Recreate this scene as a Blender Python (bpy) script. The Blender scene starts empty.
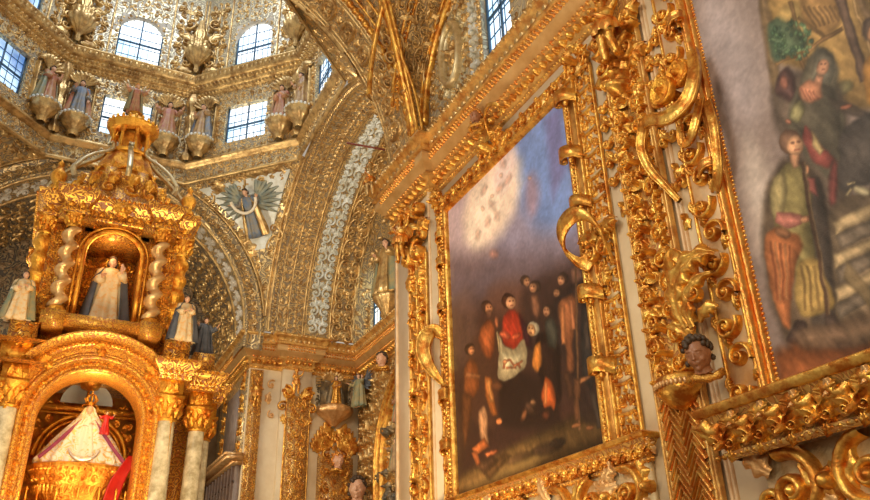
import bpy, bmesh, math, random
import numpy as np
from mathutils import Matrix, Vector
PI = math.pi
S = bpy.context.scene
COL = S.collection
# ---------------------------------------------------------------- camera
cd = bpy.data.cameras.new('camera'); cam = bpy.data.objects.new('camera', cd); COL.objects.link(cam)
cd.sensor_width = 36; cd.lens = 32.52; cd.clip_start = .05; cd.clip_end = 200
cam.matrix_world = Matrix(((.89497, -.18072, -.40787, 0), (-.4454, -.41369, -.79403, 0), (-.02523, .8923, -.45074, 1.6), (0, 0, 0, 1)))
S.camera = cam
# ---------------------------------------------------------------- world, light, exposure
S.view_settings.view_transform = 'Standard'; S.view_settings.look = 'None'
S.view_settings.exposure = 0.0; S.view_settings.gamma = 1
W = bpy.data.worlds.new('world'); S.world = W; W.use_nodes = True
wn = W.node_tree.nodes; wl = W.node_tree.links
bg = wn['Background']; bg.inputs[1].default_value = .5
tc = wn.new('ShaderNodeTexCoord'); mp = wn.new('ShaderNodeMapping'); nz = wn.new('ShaderNodeTexNoise'); rp = wn.new('ShaderNodeValToRGB')
nz.inputs['Scale'].default_value = 2.2; nz.inputs['Detail'].default_value = 2
wl.new(tc.outputs['Generated'], mp.inputs[0]); wl.new(mp.outputs[0], nz.inputs[0]); wl.new(nz.outputs[0], rp.inputs[0]); wl.new(rp.outputs[0], bg.inputs[0])
rp.color_ramp.elements[0].position = .38; rp.color_ramp.elements[0].color = (.16, .12, .09, 1)
rp.color_ramp.elements[1].position = .62; rp.color_ramp.elements[1].color = (1.5, 1.3, 1.05, 1)

def area(name, loc, target, size, energy, color, sy=None):
    l = bpy.data.lights.new(name, 'AREA'); l.energy = energy; l.color = color; l.size = size
    if sy: l.shape = 'RECTANGLE'; l.size_y = sy
    o = bpy.data.objects.new(name, l); COL.objects.link(o); o.location = loc
    o.rotation_euler = (Vector(target) - Vector(loc)).to_track_quat('-Z', 'Y').to_euler(); return o
def point(name, loc, energy, color, r=.1):
    l = bpy.data.lights.new(name, 'POINT'); l.energy = energy; l.color = color; l.shadow_soft_size = r
    o = bpy.data.objects.new(name, l); COL.objects.link(o); o.location = loc; return o
area('nave_left_fill', (-3, 3.5, 8.5), (4.2, 5.5, 5), 2.2, 200, (1, .93, .82), 3)  # added area light for glossy highlights; the left nave wall is not built
area('nave_warm_light', (-1.5, -1.0, 4.0), (4.2, 5.5, 4.5), 1.5, 150, (1, .78, .48))  # unseen warm area light behind the camera; no lamp is modelled
area('low_warm_light', (1.5, 6.0, 1.2), (2.5, 14, 8.0), 2.0, 190, (1, .80, .52))  # unseen warm area light near the floor, aimed up; no lamp is modelled
area('dome_light', (.45, 12.0, 17.5), (.45, 12.3, 8), 3.5, 300, (.80, .88, 1))
area('altar_lamp_light', (.9, 8.2, 3.0), (.5, 11, 6.2), 1.0, 75, (1, .70, .38))
area('transept_left_fill', (-2.7, 14.7, 6.0), (6.0, 15.8, 6.0), 1.6, 190, (1, .86, .62))  # added fill to brighten the lower crossing; no window is built on this side
area('transept_vault_fill', (3.1, 9.9, 8.6), (5.2, 15.0, 9.3), 1.1, 95, (1, .93, .80))  # added fill near the pier, brightens the transept vault; no fitting there

# ---------------------------------------------------------------- materials
MAT = {}
def mat(name, col, col2=None, metal=0, rough=.5, scale=4, bump=0, bscale=40, mix=(.35, .65), rough2=None, emis=0, coat=0, spec=None):
    m = bpy.data.materials.new(name); m.use_nodes = True; n = m.node_tree.nodes; l = m.node_tree.links; b = n['Principled BSDF']
    b.inputs['Metallic'].default_value = metal; b.inputs['Roughness'].default_value = rough
    b.inputs['Base Color'].default_value = (*col, 1)
    if spec is not None: b.inputs['Specular IOR Level'].default_value = spec
    if coat: b.inputs['Coat Weight'].default_value = coat; b.inputs['Coat Roughness'].default_value = .2
    t = n.new('ShaderNodeTexCoord')
    if col2:
        z = n.new('ShaderNodeTexNoise'); z.inputs['Scale'].default_value = scale; z.inputs['Detail'].default_value = 5; z.inputs['Roughness'].default_value = .65
        r = n.new('ShaderNodeValToRGB'); r.color_ramp.elements[0].position = mix[0]; r.color_ramp.elements[1].position = mix[1]
        r.color_ramp.elements[0].color = (*col2, 1); r.color_ramp.elements[1].color = (*col, 1)
        l.new(t.outputs['Object'], z.inputs[0]); l.new(z.outputs[0], r.inputs[0]); l.new(r.outputs[0], b.inputs['Base Color'])
        if rough2 is not None:
            q = n.new('ShaderNodeMapRange'); q.inputs[1].default_value = .35; q.inputs[2].default_value = .65; q.inputs[3].default_value = rough2; q.inputs[4].default_value = rough
            l.new(z.outputs[0], q.inputs[0]); l.new(q.outputs[0], b.inputs['Roughness'])
    if bump:
        z2 = n.new('ShaderNodeTexNoise'); z2.inputs['Scale'].default_value = bscale; z2.inputs['Detail'].default_value = 4
        bp = n.new('ShaderNodeBump'); bp.inputs['Strength'].default_value = bump; bp.inputs['Distance'].default_value = .02
        l.new(t.outputs['Object'], z2.inputs[0]); l.new(z2.outputs[0], bp.inputs['Height']); l.new(bp.outputs[0], b.inputs['Normal'])
    if emis:
        b.inputs['Emission Color'].default_value = (*col, 1); b.inputs['Emission Strength'].default_value = emis
    MAT[name] = m; return m
mat('gold_leaf', (.95, .58, .13), (.52, .17, .025), metal=.85, rough=.30, rough2=.42, scale=9, bump=.35, bscale=30, mix=(.38, .60))
mat('gold_ground', (.86, .55, .17), (.50, .21, .05), metal=.6, rough=.42, scale=7, bump=.5, bscale=22, mix=(.36, .6))
mat('gold_old', (.78, .55, .24), (.36, .21, .08), metal=.75, rough=.34, rough2=.5, scale=5, bump=.3, bscale=20, mix=(.36, .58))
mat('gold_altar', (1, .52, .07), (.60, .17, .015), metal=.85, rough=.3, rough2=.42, scale=6, bump=.8, bscale=38, mix=(.36, .56))
mat('gold_altar_ground', (.90, .42, .05), (.42, .12, .02), metal=.6, rough=.4, scale=5, bump=.4, bscale=24, mix=(.36, .6))
mat('gold_red', (.72, .22, .04), (.85, .5, .12), metal=.8, rough=.3, scale=11, bump=.4, bscale=30)
mat('stucco_white', (.72, .69, .62), (.52, .46, .36), rough=.55, scale=3, bump=.3, bscale=25)
mat('stucco_blue', (.78, .82, .80), (.56, .54, .42), metal=.1, rough=.4, scale=4, bump=.3, bscale=25)
mat('stucco_brown', (.40, .29, .17), (.24, .15, .08), metal=.25, rough=.5, scale=3, bump=.3, bscale=20)
mat('stucco_dark', (.16, .13, .10), (.09, .07, .05), rough=.55, scale=3, bump=.3, bscale=20)
mat('cream_plaster', (.82, .68, .46), (.70, .54, .33), rough=.6, scale=1.6, bump=.15, bscale=12)
mat('cream_moulding', (.84, .66, .42), (.68, .42, .2), metal=.15, rough=.42, scale=5, bump=.1)
mat('corona_gold', (.74, .50, .22), (.58, .34, .12), metal=.35, rough=.42, scale=4, bump=.1)
mat('stone_ochre', (.52, .44, .31), (.34, .26, .16), rough=.5, scale=3, bump=.3, bscale=20)
mat('wood_dark', (.20, .12, .08), (.10, .06, .05), rough=.45, scale=6)
mat('wood_grey', (.34, .27, .24), (.2, .15, .13), rough=.5, scale=6)
mat('onyx', (.78, .70, .48), (.36, .30, .17), rough=.22, scale=7, bump=.05, coat=.3)
mat('iron_blue', (.05, .13, .24), rough=.5)
mat('iron_red', (.22, .05, .03), rough=.5)
mat('skin', (.78, .47, .30), (.66, .36, .22), rough=.4, scale=6)
mat('skin_brown', (.42, .19, .09), (.33, .14, .07), rough=.4, scale=8)
mat('hair_dark', (.05, .03, .02), (.10, .06, .03), rough=.5, scale=20)
mat('robe_cream', (.80, .64, .38), (.80, .44, .12), rough=.45, scale=12, mix=(.36, .54), bump=.3)
mat('robe_black', (.06, .07, .09), (.12, .13, .15), rough=.45, scale=6)
mat('robe_red', (.42, .13, .09), (.50, .32, .14), rough=.45, scale=7)
mat('robe_blue', (.10, .17, .28), (.30, .24, .14), rough=.45, scale=7)
mat('robe_green', (.18, .24, .17), (.42, .30, .12), rough=.45, scale=7)
mat('robe_brown', (.34, .19, .10), (.55, .38, .16), rough=.45, scale=8)
mat('satin_red', (.62, .03, .02), (.42, .01, .01), rough=.3, scale=4)
mat('satin_purple', (.30, .05, .10), (.2, .03, .08), rough=.35, scale=4)
mat('cloak_white', (.86, .78, .62), (.80, .56, .24), rough=.4, scale=14, mix=(.32, .46), bump=.3, bscale=30)
mat('feather', (.34, .33, .22), (.20, .26, .26), rough=.5, scale=9)
mat('feather_gold', (.70, .52, .26), (.40, .30, .16), metal=.4, rough=.45, scale=9)
mat('onyx_gilt', (.86, .62, .30), (.62, .34, .12), metal=.45, rough=.3, scale=9, bump=.3)
mat('gold_pale', (.80, .70, .44), (.55, .42, .2), metal=.6, rough=.35, scale=8)
mat('lamp_glow', (1, .8, .4), emis=6)
mat('wood_gilt_dark', (.34, .24, .12), (.10, .09, .07), metal=.5, rough=.4, scale=7, bump=.3)
mat('stucco_gilt', (.90, .60, .28), (.66, .34, .12), metal=.6, rough=.36, scale=8, bump=.3)
mat('gilt_recess', (.80, .66, .40), (.60, .40, .18), metal=.2, rough=.5, scale=8, bump=.3)
mat('silver', (.75, .72, .66), metal=.9, rough=.3, bump=.3)
mat('floor_tile', (.30, .20, .13), (.20, .13, .08), rough=.35, scale=2)
mat('glass_grey', (.42, .45, .46), (.30, .32, .34), rough=.15, scale=2)
def carved(name, hi, lo, scale=3.2, k=42, metal=.75, rough=.36, bump=.9, cut=.0):
    # shallow carving too fine to model: ridges of leaf-gilt curls over the ground, with relief
    m = bpy.data.materials.new(name); m.use_nodes = True; n = m.node_tree.nodes; l = m.node_tree.links; b = n['Principled BSDF']
    t = n.new('ShaderNodeTexCoord'); z = n.new('ShaderNodeTexNoise'); z.inputs['Scale'].default_value = scale * 1.3; z.inputs['Detail'].default_value = 1
    mx = n.new('ShaderNodeMixRGB'); mx.blend_type = 'LINEAR_LIGHT'; mx.inputs[0].default_value = .55 / scale; l.new(t.outputs['Object'], z.inputs[0]); l.new(t.outputs['Object'], mx.inputs[1]); l.new(z.outputs['Color'], mx.inputs[2])
    v = n.new('ShaderNodeTexVoronoi'); v.inputs['Scale'].default_value = scale; l.new(mx.outputs[0], v.inputs[0])
    v2 = n.new('ShaderNodeTexVoronoi'); v2.inputs['Scale'].default_value = scale * 2.7; l.new(mx.outputs[0], v2.inputs[0])
    a = n.new('ShaderNodeMath'); a.operation = 'MULTIPLY'; a.inputs[1].default_value = k; l.new(v.outputs['Distance'], a.inputs[0])
    a2 = n.new('ShaderNodeMath'); a2.operation = 'MULTIPLY'; a2.inputs[1].default_value = 9; l.new(v2.outputs['Distance'], a2.inputs[0])
    ad = n.new('ShaderNodeMath'); ad.operation = 'ADD'; l.new(a.outputs[0], ad.inputs[0]); l.new(a2.outputs[0], ad.inputs[1])
    si = n.new('ShaderNodeMath'); si.operation = 'SINE'; l.new(ad.outputs[0], si.inputs[0])
    r = n.new('ShaderNodeMapRange'); r.interpolation_type = 'SMOOTHSTEP'; r.inputs[1].default_value = -.45 + cut; r.inputs[2].default_value = .45 + cut; l.new(si.outputs[0], r.inputs[0])
    c = n.new('ShaderNodeMixRGB'); c.inputs[1].default_value = (*lo, 1); c.inputs[2].default_value = (*hi, 1); l.new(r.outputs[0], c.inputs[0]); l.new(c.outputs[0], b.inputs['Base Color'])
    q = n.new('ShaderNodeMath'); q.operation = 'MULTIPLY'; q.inputs[1].default_value = metal; l.new(r.outputs[0], q.inputs[0]); l.new(q.outputs[0], b.inputs['Metallic']); b.inputs['Roughness'].default_value = rough
    bp = n.new('ShaderNodeBump'); bp.inputs['Strength'].default_value = bump; bp.inputs['Distance'].default_value = .09 / scale; l.new(r.outputs[0], bp.inputs['Height']); l.new(bp.outputs[0], b.inputs['Normal'])
    MAT[name] = m; return m
carved('carved_vault', (.80, .60, .30), (.30, .23, .14), 2.6, 34)
carved('carved_near', (.84, .60, .28), (.32, .23, .12), 4.6, 24)
carved('carved_drum', (.78, .60, .32), (.36, .31, .22), 3.4, 30)
carved('carved_pale', (.74, .66, .44), (.44, .38, .27), 2.4, 30, metal=.4)
carved('carved_apse', (.46, .36, .22), (.12, .10, .08), 2.8, 34, metal=.5)
carved('carved_gold', (.95, .62, .20), (.50, .22, .06), 5.5, 26)
carved('carved_altar', (1, .56, .10), (.40, .13, .02), 5.5, 26)
carved('carved_altar_fine', (1, .56, .09), (.55, .18, .02), 9, 20, metal=.8, bump=.8)
carved('cloak_embroidered', (.88, .66, .26), (.84, .78, .66), 4.0, 30, metal=.5, rough=.45, bump=.3, cut=.45)
def pane_mat(name, seed, lo, hi, strength):
    m = bpy.data.materials.new(name); m.use_nodes = True; n = m.node_tree.nodes; l = m.node_tree.links; b = n['Principled BSDF']
    t = n.new('ShaderNodeTexCoord'); z = n.new('ShaderNodeTexNoise'); z.inputs['Scale'].default_value = 1.7; z.inputs['Detail'].default_value = 3
    mp = n.new('ShaderNodeMapping'); mp.inputs['Location'].default_value = (seed * 3.1, seed, 0)
    r = n.new('ShaderNodeValToRGB'); r.color_ramp.elements[0].position = .36; r.color_ramp.elements[1].position = .58
    r.color_ramp.elements[0].color = (*lo, 1); r.color_ramp.elements[1].color = (*hi, 1)
    l.new(t.outputs['Object'], mp.inputs[0]); l.new(mp.outputs[0], z.inputs[0]); l.new(z.outputs[0], r.inputs[0])
    l.new(r.outputs[0], b.inputs['Emission Color']); b.inputs['Emission Strength'].default_value = strength
    b.inputs['Base Color'].default_value = (.6, .7, .75, 1); b.inputs['Roughness'].default_value = .1
    MAT[name] = m
pane_mat('pane_sky', 1, (.42, .66, .86), (.95, .98, 1), 1.7)
pane_mat('pane_blue', 2, (.05, .16, .42), (.50, .74, 1), 1.3)
pane_mat('pane_warm', 3, (.62, .80, .82), (1, .97, .86), 1.6)

# ---------------------------------------------------------------- objects
def tag(o, label=None, cat=None, group=None, kind=None):
    if label: o['label'] = label
    if cat: o['category'] = cat
    if group: o['group'] = group
    if kind: o['kind'] = kind
    return o
def empty(name, loc, label, cat, group=None, rz=0):
    o = bpy.data.objects.new(name, None); COL.objects.link(o); o.location = loc; o.rotation_euler = (0, 0, rz); o.empty_display_size = .1
    return tag(o, label, cat, group)
def struct(o): o['kind'] = 'structure'; return o
def mkmesh(name, V, F, m, parent=None, smooth=True):
    """V (N,3), F list of faces or (M,4) array; coordinates are world, made local to the parent"""
    V = np.asarray(V, dtype=np.float64)
    me = bpy.data.meshes.new(name)
    if parent is not None:
        mw = np.array(pw(parent).inverted()); V = V @ mw[:3, :3].T + mw[:3, 3]
    if isinstance(F, np.ndarray):
        k = F.shape[1]; M = len(F)
        me.vertices.add(len(V)); me.vertices.foreach_set('co', V.astype(np.float32).ravel())
        me.loops.add(M * k); me.loops.foreach_set('vertex_index', F.astype(np.int32).ravel())
        me.polygons.add(M); me.polygons.foreach_set('loop_start', np.arange(0, M * k, k, dtype=np.int32))
        try: me.polygons.foreach_set('loop_total', np.full(M, k, dtype=np.int32))
        except Exception: pass
        me.update(calc_edges=True); me.validate()
    else:
        me.from_pydata([tuple(v) for v in V], [], F); me.update()
    if smooth: me.polygons.foreach_set('use_smooth', np.ones(len(me.polygons), dtype=bool))
    me.materials.append(MAT[m])
    o = bpy.data.objects.new(name, me); COL.objects.link(o)
    if parent is not None: o.parent = parent
    return o
def pw(o):
    m = o.matrix_basis.copy()
    while o.parent: o = o.parent; m = o.matrix_basis @ m
    return m
def grid(n, m, closed=False):
    i, j = np.meshgrid(np.arange(n - 1), np.arange(m if closed else m - 1), indexing='ij')
    a = i * m + j; b = i * m + (j + 1) % m
    return np.stack([a, b, b + m, a + m], -1).reshape(-1, 4)

class Acc:
    """collects pieces (vertices, quads) into ONE mesh"""
    def __init__(s): s.V = []; s.F = []; s.n = 0
    def add(s, V, F):
        V = np.asarray(V, float).reshape(-1, 3); s.V.append(V); s.F.append(np.asarray(F) + s.n); s.n += len(V)
    def stamp(s, mo, u, v, ang=0, sc=1, mir=1, hs=None, h0=0, su=None):
        P, F = mo; c, q = math.cos(ang), math.sin(ang); x = P[:, 0] * sc * mir * (su or 1); y = P[:, 1] * sc
        s.add(np.stack([u + c * x - q * y, v + q * x + c * y, P[:, 2] * (hs if hs is not None else sc) + h0], -1), F)
    def box(s, a, b):
        x0, y0, z0 = a; x1, y1, z1 = b
        V = [(x0, y0, z0), (x1, y0, z0), (x1, y1, z0), (x0, y1, z0), (x0, y0, z1), (x1, y0, z1), (x1, y1, z1), (x0, y1, z1)]
        s.add(V, np.array([(0, 3, 2, 1), (4, 5, 6, 7), (0, 1, 5, 4), (1, 2, 6, 5), (2, 3, 7, 6), (3, 0, 4, 7)]))
    def lathe(s, prof, c=(0, 0, 0), n=24, ax=None, flute=0, nf=8, twist=0):
        t = np.arange(n) * 2 * PI / n; prof = np.array(prof, float)
        if flute or twist:
            out = []
            for r, z in prof: out.append(np.stack([r * (1 + flute * np.cos(nf * t + twist * z)) * np.cos(t), r * (1 + flute * np.cos(nf * t + twist * z)) * np.sin(t), t * 0 + z], -1))
            V = np.concatenate(out)
        else:
            V = np.stack([np.outer(prof[:, 0], np.cos(t)), np.outer(prof[:, 0], np.sin(t)), np.outer(prof[:, 1], t * 0 + 1)], -1).reshape(-1, 3)
        s.add(V + np.array(c), grid(len(prof), n, True))
    def tube(s, path, r, n=8, flat=None, up=None):
        path = np.array(path, float); N = len(path); r = np.full(N, r) if np.isscalar(r) else np.asarray(r, float)
        T = np.gradient(path, axis=0); T /= np.linalg.norm(T, axis=1)[:, None] + 1e-9
        u = np.array(up if up is not None else (0.13, .21, 1.0), float); out = []
        t = np.arange(n) * 2 * PI / n
        for k in range(N):
            a = np.cross(T[k], u); a /= np.linalg.norm(a) + 1e-9; b = np.cross(a, T[k])
            fl = 1 if flat is None else flat
            out.append(path[k] + r[k] * (np.outer(np.cos(t), a) + fl * np.outer(np.sin(t), b)))
        out = [np.repeat(path[:1], n, 0)] + out + [np.repeat(path[-1:], n, 0)]
        s.add(np.concatenate(out), grid(N + 2, n, True))
    def ball(s, c, r, n=10, sc=(1, 1, 1)):
        th = np.linspace(0, PI, n); t = np.arange(2 * n) * PI / n
        V = np.stack([np.outer(np.sin(th), np.cos(t)), np.outer(np.sin(th), np.sin(t)), np.outer(np.cos(th), t * 0 + 1)], -1).reshape(-1, 3)
        s.add(V * r * np.array(sc) + np.array(c), grid(n, 2 * n, True))
    def build(s, name, m, parent=None, surf=None, smooth=True):
        if not s.V: return None
        V = np.concatenate(s.V); F = np.concatenate(s.F)
        if surf is not None: V = onsurf(surf, V)
        return mkmesh(name, V, F, m, parent, smooth)
def onsurf(surf, V):
    u, v, h = V.T; e = 1e-3
    P = surf(u, v); du = surf(u + e, v) - surf(u - e, v); dv = surf(u, v + e) - surf(u, v - e)
    N = np.cross(du, dv); N /= np.linalg.norm(N, axis=1)[:, None] + 1e-12
    return P + N * h[:, None]
def plane(o, a, b):
    """u runs along a, v along b, relief towards a x b"""
    o, a, b = (np.array(q, float) for q in (o, a, b)); return lambda u, v: o + np.outer(u, a) + np.outer(v, b)
WALLX = 4.25
def nave(x=WALLX): return plane((x, 0, 0), (0, -1, 0), (0, 0, 1))     # u = -Y, relief towards the room (-X)
def sheet(name, surf, u0, u1, v0, v1, m, nu=24, nv=24, parent=None, flip=False):
    uu, vv = np.meshgrid(np.linspace(u0, u1, nu), np.linspace(v0, v1, nv), indexing='ij')
    return mkmesh(name, surf(uu.ravel(), vv.ravel()), grid(nu, nv), m, parent)

# ---------------------------------------------------------------- carved motifs (u, v, height), about one unit big
def relief_tube(path, w, h, hb=0, n=5):
    path = np.array(path, float); N = len(path); T = np.gradient(path, axis=0); T /= np.linalg.norm(T, axis=1)[:, None] + 1e-9
    nn = np.stack([-T[:, 1], T[:, 0]], -1); w = np.broadcast_to(w, N); h = np.broadcast_to(h, N); hb = np.broadcast_to(hb, N)
    cx = np.cos(np.linspace(PI, 0, n)); ch = np.sin(np.linspace(PI, 0, n))
    V = np.zeros((N, n, 3)); V[:, :, :2] = path[:, None] + nn[:, None] * (w[:, None] * cx)[:, :, None]
    V[:, :, 2] = hb[:, None] * (ch > .05) + h[:, None] * ch - .01
    return V.reshape(-1, 3), grid(N, n)
def dome_motif(r=1, h=.6, lob=0, nl=6, rings=4, seg=12, cx=0, cy=0, sx=1, sy=1):
    rr = np.linspace(1, 0.02, rings); t = np.arange(seg) * 2 * PI / seg
    k = 1 + lob * np.cos(nl * t)
    V = np.stack([cx + np.outer(rr, np.cos(t) * k) * r * sx, cy + np.outer(rr, np.sin(t) * k) * r * sy, np.outer(np.sqrt(1 - rr ** 2), t * 0 + 1) * h - .01], -1).reshape(-1, 3)
    return V, grid(rings, seg, True)
def joinm(*ms):
    V = []; F = []; n = 0
    for a, b in ms: V.append(a); F.append(b + n); n += len(a)
    return np.concatenate(V), np.concatenate(F)
def spiral_path(turns=1.4, r0=1, r1=.16, n=22, ph=0):
    t = np.linspace(0, 1, n); a = ph + t * turns * 2 * PI; r = r0 * (r1 / r0) ** t
    return np.stack([r * np.cos(a), r * np.sin(a)], -1)
def m_spiral(turns=1.4, w=.17, h=.34, n=22, k=5):
    p = spiral_path(turns, n=n); t = np.linspace(0, 1, n)
    a = relief_tube(p, w * (1 - .45 * t), h * (1 - .25 * t), .1 * t, k)
    return joinm(a, dome_motif(.24, .5, rings=4, seg=8))
def m_ccurl(w=.15, h=.3, n=15, k=5):
    a = spiral_path(1.25, .5, .1, n, 0) + [0, .55]; b = a * [1, -1]
    p = np.concatenate([a[::-1], [[.57, 0]], b])
    t = np.abs(np.linspace(-1, 1, len(p)))
    return relief_tube(p, w * (1.1 - .6 * t), h * (1.1 - .3 * t), .06, k)
def m_scurl(w=.14, h=.3, n=14, k=5):
    a = spiral_path(1.3, .5, .1, n, PI) * [1, 1] + [.0, .0]
    top = a + [.5, .5]; top = top - top[0]
    bot = -top
    p = np.concatenate([bot[::-1], top[1:]]); t = np.abs(np.linspace(-1, 1, len(p)))
    return relief_tube(p, w * (1.1 - .5 * t), h * (1.1 - .3 * t), .06, k)
def m_leaf(L=1, W=.3, bend=.9, h=.34, nl=3, n=12, k=7):
    s = np.linspace(0, 1, n); a = PI / 2 - bend * s ** 1.3
    p = np.cumsum(np.stack([np.cos(a), np.sin(a)], -1) * L / n, 0)
    w = W * np.sin(PI * np.clip(s * .93 + .05, 0, 1)) ** .7 * (1 + .28 * np.cos(nl * 2 * PI * s)) * .8
    T = np.stack([np.cos(a), np.sin(a)], -1); nn = np.stack([-T[:, 1], T[:, 0]], -1); c = np.linspace(-1, 1, k)
    V = np.zeros((n, k, 3)); V[:, :, :2] = p[:, None] + nn[:, None] * np.outer(w, c)[:, :, None]
    prof = (1 - c ** 2) * .8 - .35 * np.exp(-(c / .22) ** 2) + .12
    prof[0] = prof[-1] = -.05
    V[:, :, 2] = np.outer(h * (np.sin(PI * s) * .6 + .5 * s ** 2 + .12), prof)
    return V.reshape(-1, 3), grid(n, k)
def m_rosette(nl=6): return joinm(dome_motif(1, .3, .2, nl, 5, 4 * nl), dome_motif(.55, .5, .15, nl, 4, 3 * nl), dome_motif(.24, .68, rings=4, seg=8))
def m_shell(nr=9, ang=2.6, n=7, sub=3):
    k = nr * sub + 1; t = np.linspace(-ang / 2, ang / 2, k) + PI / 2; rr = np.linspace(.12, 1, n)
    cr = .5 - .5 * np.cos(np.linspace(0, nr * 2 * PI, k)); V = np.zeros((n, k, 3))
    R = rr[:, None] * (1 + .10 * cr[None] * rr[:, None] ** 2)
    V[:, :, 0] = R * np.cos(t); V[:, :, 1] = R * np.sin(t); V[:, :, 2] = .08 + .30 * rr[:, None] ** 2 * (.45 + .55 * cr[None]); V[-1, :, 2] *= .2
    return V.reshape(-1, 3), grid(n, k)
def m_husk(): return joinm(m_leaf(1, .26, .35, .3, 2, 8, 5), (m_leaf(1, .26, .35, .3, 2, 8, 5)[0] * [-1, 1, 1], m_leaf(1, .26, .35, .3, 2, 8, 5)[1]), dome_motif(.16, .5, rings=4, seg=8, sy=1.6, cy=.3))
def m_vase():
    s = np.linspace(0, 1, 9); w = np.array([.22, .14, .2, .38, .42, .36, .2, .26, .34]); p = np.stack([s * 0, s * 1.0 - .5], -1)
    V, F = relief_tube(p, w, w * 1.0, 0, 7); return V, F
def m_face():
    return joinm(dome_motif(.42, .42, rings=6, seg=12, sy=1.2), dome_motif(.09, .5, rings=3, seg=6, cy=-.05, sy=1.8), dome_motif(.13, .40, rings=3, seg=6, cx=.17, cy=-.14), dome_motif(.13, .40, rings=3, seg=6, cx=-.17, cy=-.14),
                 dome_motif(.12, .46, rings=3, seg=6, cy=-.30, sy=.5), dome_motif(.22, .4, .2, 3, 4, 9, cx=.3, cy=.34), dome_motif(.22, .42, .2, 3, 4, 9, cx=-.3, cy=.34), dome_motif(.25, .5, .2, 3, 4, 9, cy=.45))
SP = m_spiral(); SPh = m_spiral(1.6, .19, .42, 34, 7); SPl = m_spiral(1.1, .20, .36, 11, 4)
CC = m_ccurl(); CCh = m_ccurl(.17, .36, 22, 7); SC = m_scurl(); SCh = m_scurl(.17, .36, 20, 7)
LF = m_leaf(); LFh = m_leaf(1, .34, 1.0, .42, 4, 20, 11); LFs = m_leaf(1, .3, .2, .34, 3, 10, 7); LFc = m_leaf(1, .28, 1.9, .34, 3, 12, 5)
RO = m_rosette(); RO5 = m_rosette(5); BD = dome_motif(1, .9, rings=4, seg=8); SH = m_shell(); HK = m_husk(); VA = m_vase(); FA = m_face()
LFl = m_leaf(1, .34, .9, .36, 2, 6, 4); BDl = dome_motif(1, .9, rings=3, seg=6)

def candelabra(A, uc, v0, v1, w, rng, hi=True, dens=1, hs=.9):
    """mirrored scrolls about a stem, climbing a strip of width w"""
    sp, cc, lf = (SPh, CCh, LFh) if hi else (SP, CC, LF)
    c = w * 1.05 / dens; n = max(1, round((v1 - v0) / c)); c = (v1 - v0) / n
    A.add(*relief_tube(np.stack([np.full(2 * n + 1, uc), np.linspace(v0, v1, 2 * n + 1)], -1), w * .035, w * .09 * hs))
    for i in range(n):
        v = v0 + (i + .5) * c; k = rng.randrange(4)
        ce = (RO, HK, VA, SH)[k]; A.stamp(ce, uc, v - (.15 * c if k in (1, 3) else 0), 0, w * (.17, .3, .34, .2)[k] * rng.uniform(.9, 1.15), hs=w * .26 * hs)
        A.stamp(BD, uc, v + c * .47, 0, w * .07, hs=w * .16 * hs)
        r = w * rng.uniform(.17, .2); q = rng.choice((0, 1)); a = rng.uniform(-.3, .3)
        for s in (1, -1):
            A.stamp(sp, uc + s * w * .27, v - c * .2, s * (a + (.6 if q else -1.2)), r, mir=s * (1 if q else -1), hs=w * .3 * hs)
            A.stamp(cc, uc + s * w * .33, v + c * .24, s * .3, w * .2, mir=-s, hs=w * .26 * hs)
            A.stamp(lf, uc + s * w * .06, v + c * .02, -s * .9, w * .36, mir=s, hs=w * .3 * hs)
            A.stamp(lf, uc + s * w * .12, v - c * .48, -s * .5, w * .30, mir=s, hs=w * .26 * hs)
            A.stamp(BD, uc + s * w * .43, v + c * rng.uniform(-.02, .06), 0, w * .045, hs=w * .12 * hs)
def rinceau(A, pts, size, rng, hi=False, hs=.8, leafy=True):
    """one curling vine through the (u, v) points, a volute to alternate sides of each"""
    sp, lf = (SPh, LFh) if hi else (SP, LF)
    pts = np.array(pts, float); d = np.gradient(pts, axis=0); a = np.arctan2(d[:, 1], d[:, 0])
    for i, (u, v) in enumerate(pts):
        s = 1 if i % 2 else -1
        A.stamp(sp, u, v, a[i] + PI + s * 1.2, size * .42, mir=s, hs=size * .55 * hs)
        if leafy:
            A.stamp(lf, u + math.cos(a[i]) * size * .3 - math.sin(a[i]) * s * size * .35, v + math.sin(a[i]) * size * .3 + math.cos(a[i]) * s * size * .35, a[i] - PI / 2 + rng.uniform(-.5, .5) + s * .4, size * .5, mir=s, hs=size * .5 * hs)
            A.stamp(lf, u + math.sin(a[i]) * s * size * .3, v - math.cos(a[i]) * s * size * .3, a[i] - PI / 2 - s * .7, size * .45, mir=-s, hs=size * .45 * hs)
        A.stamp(RO if i % 3 else BD, u, v, 0, size * .14, hs=size * .3 * hs)
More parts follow.
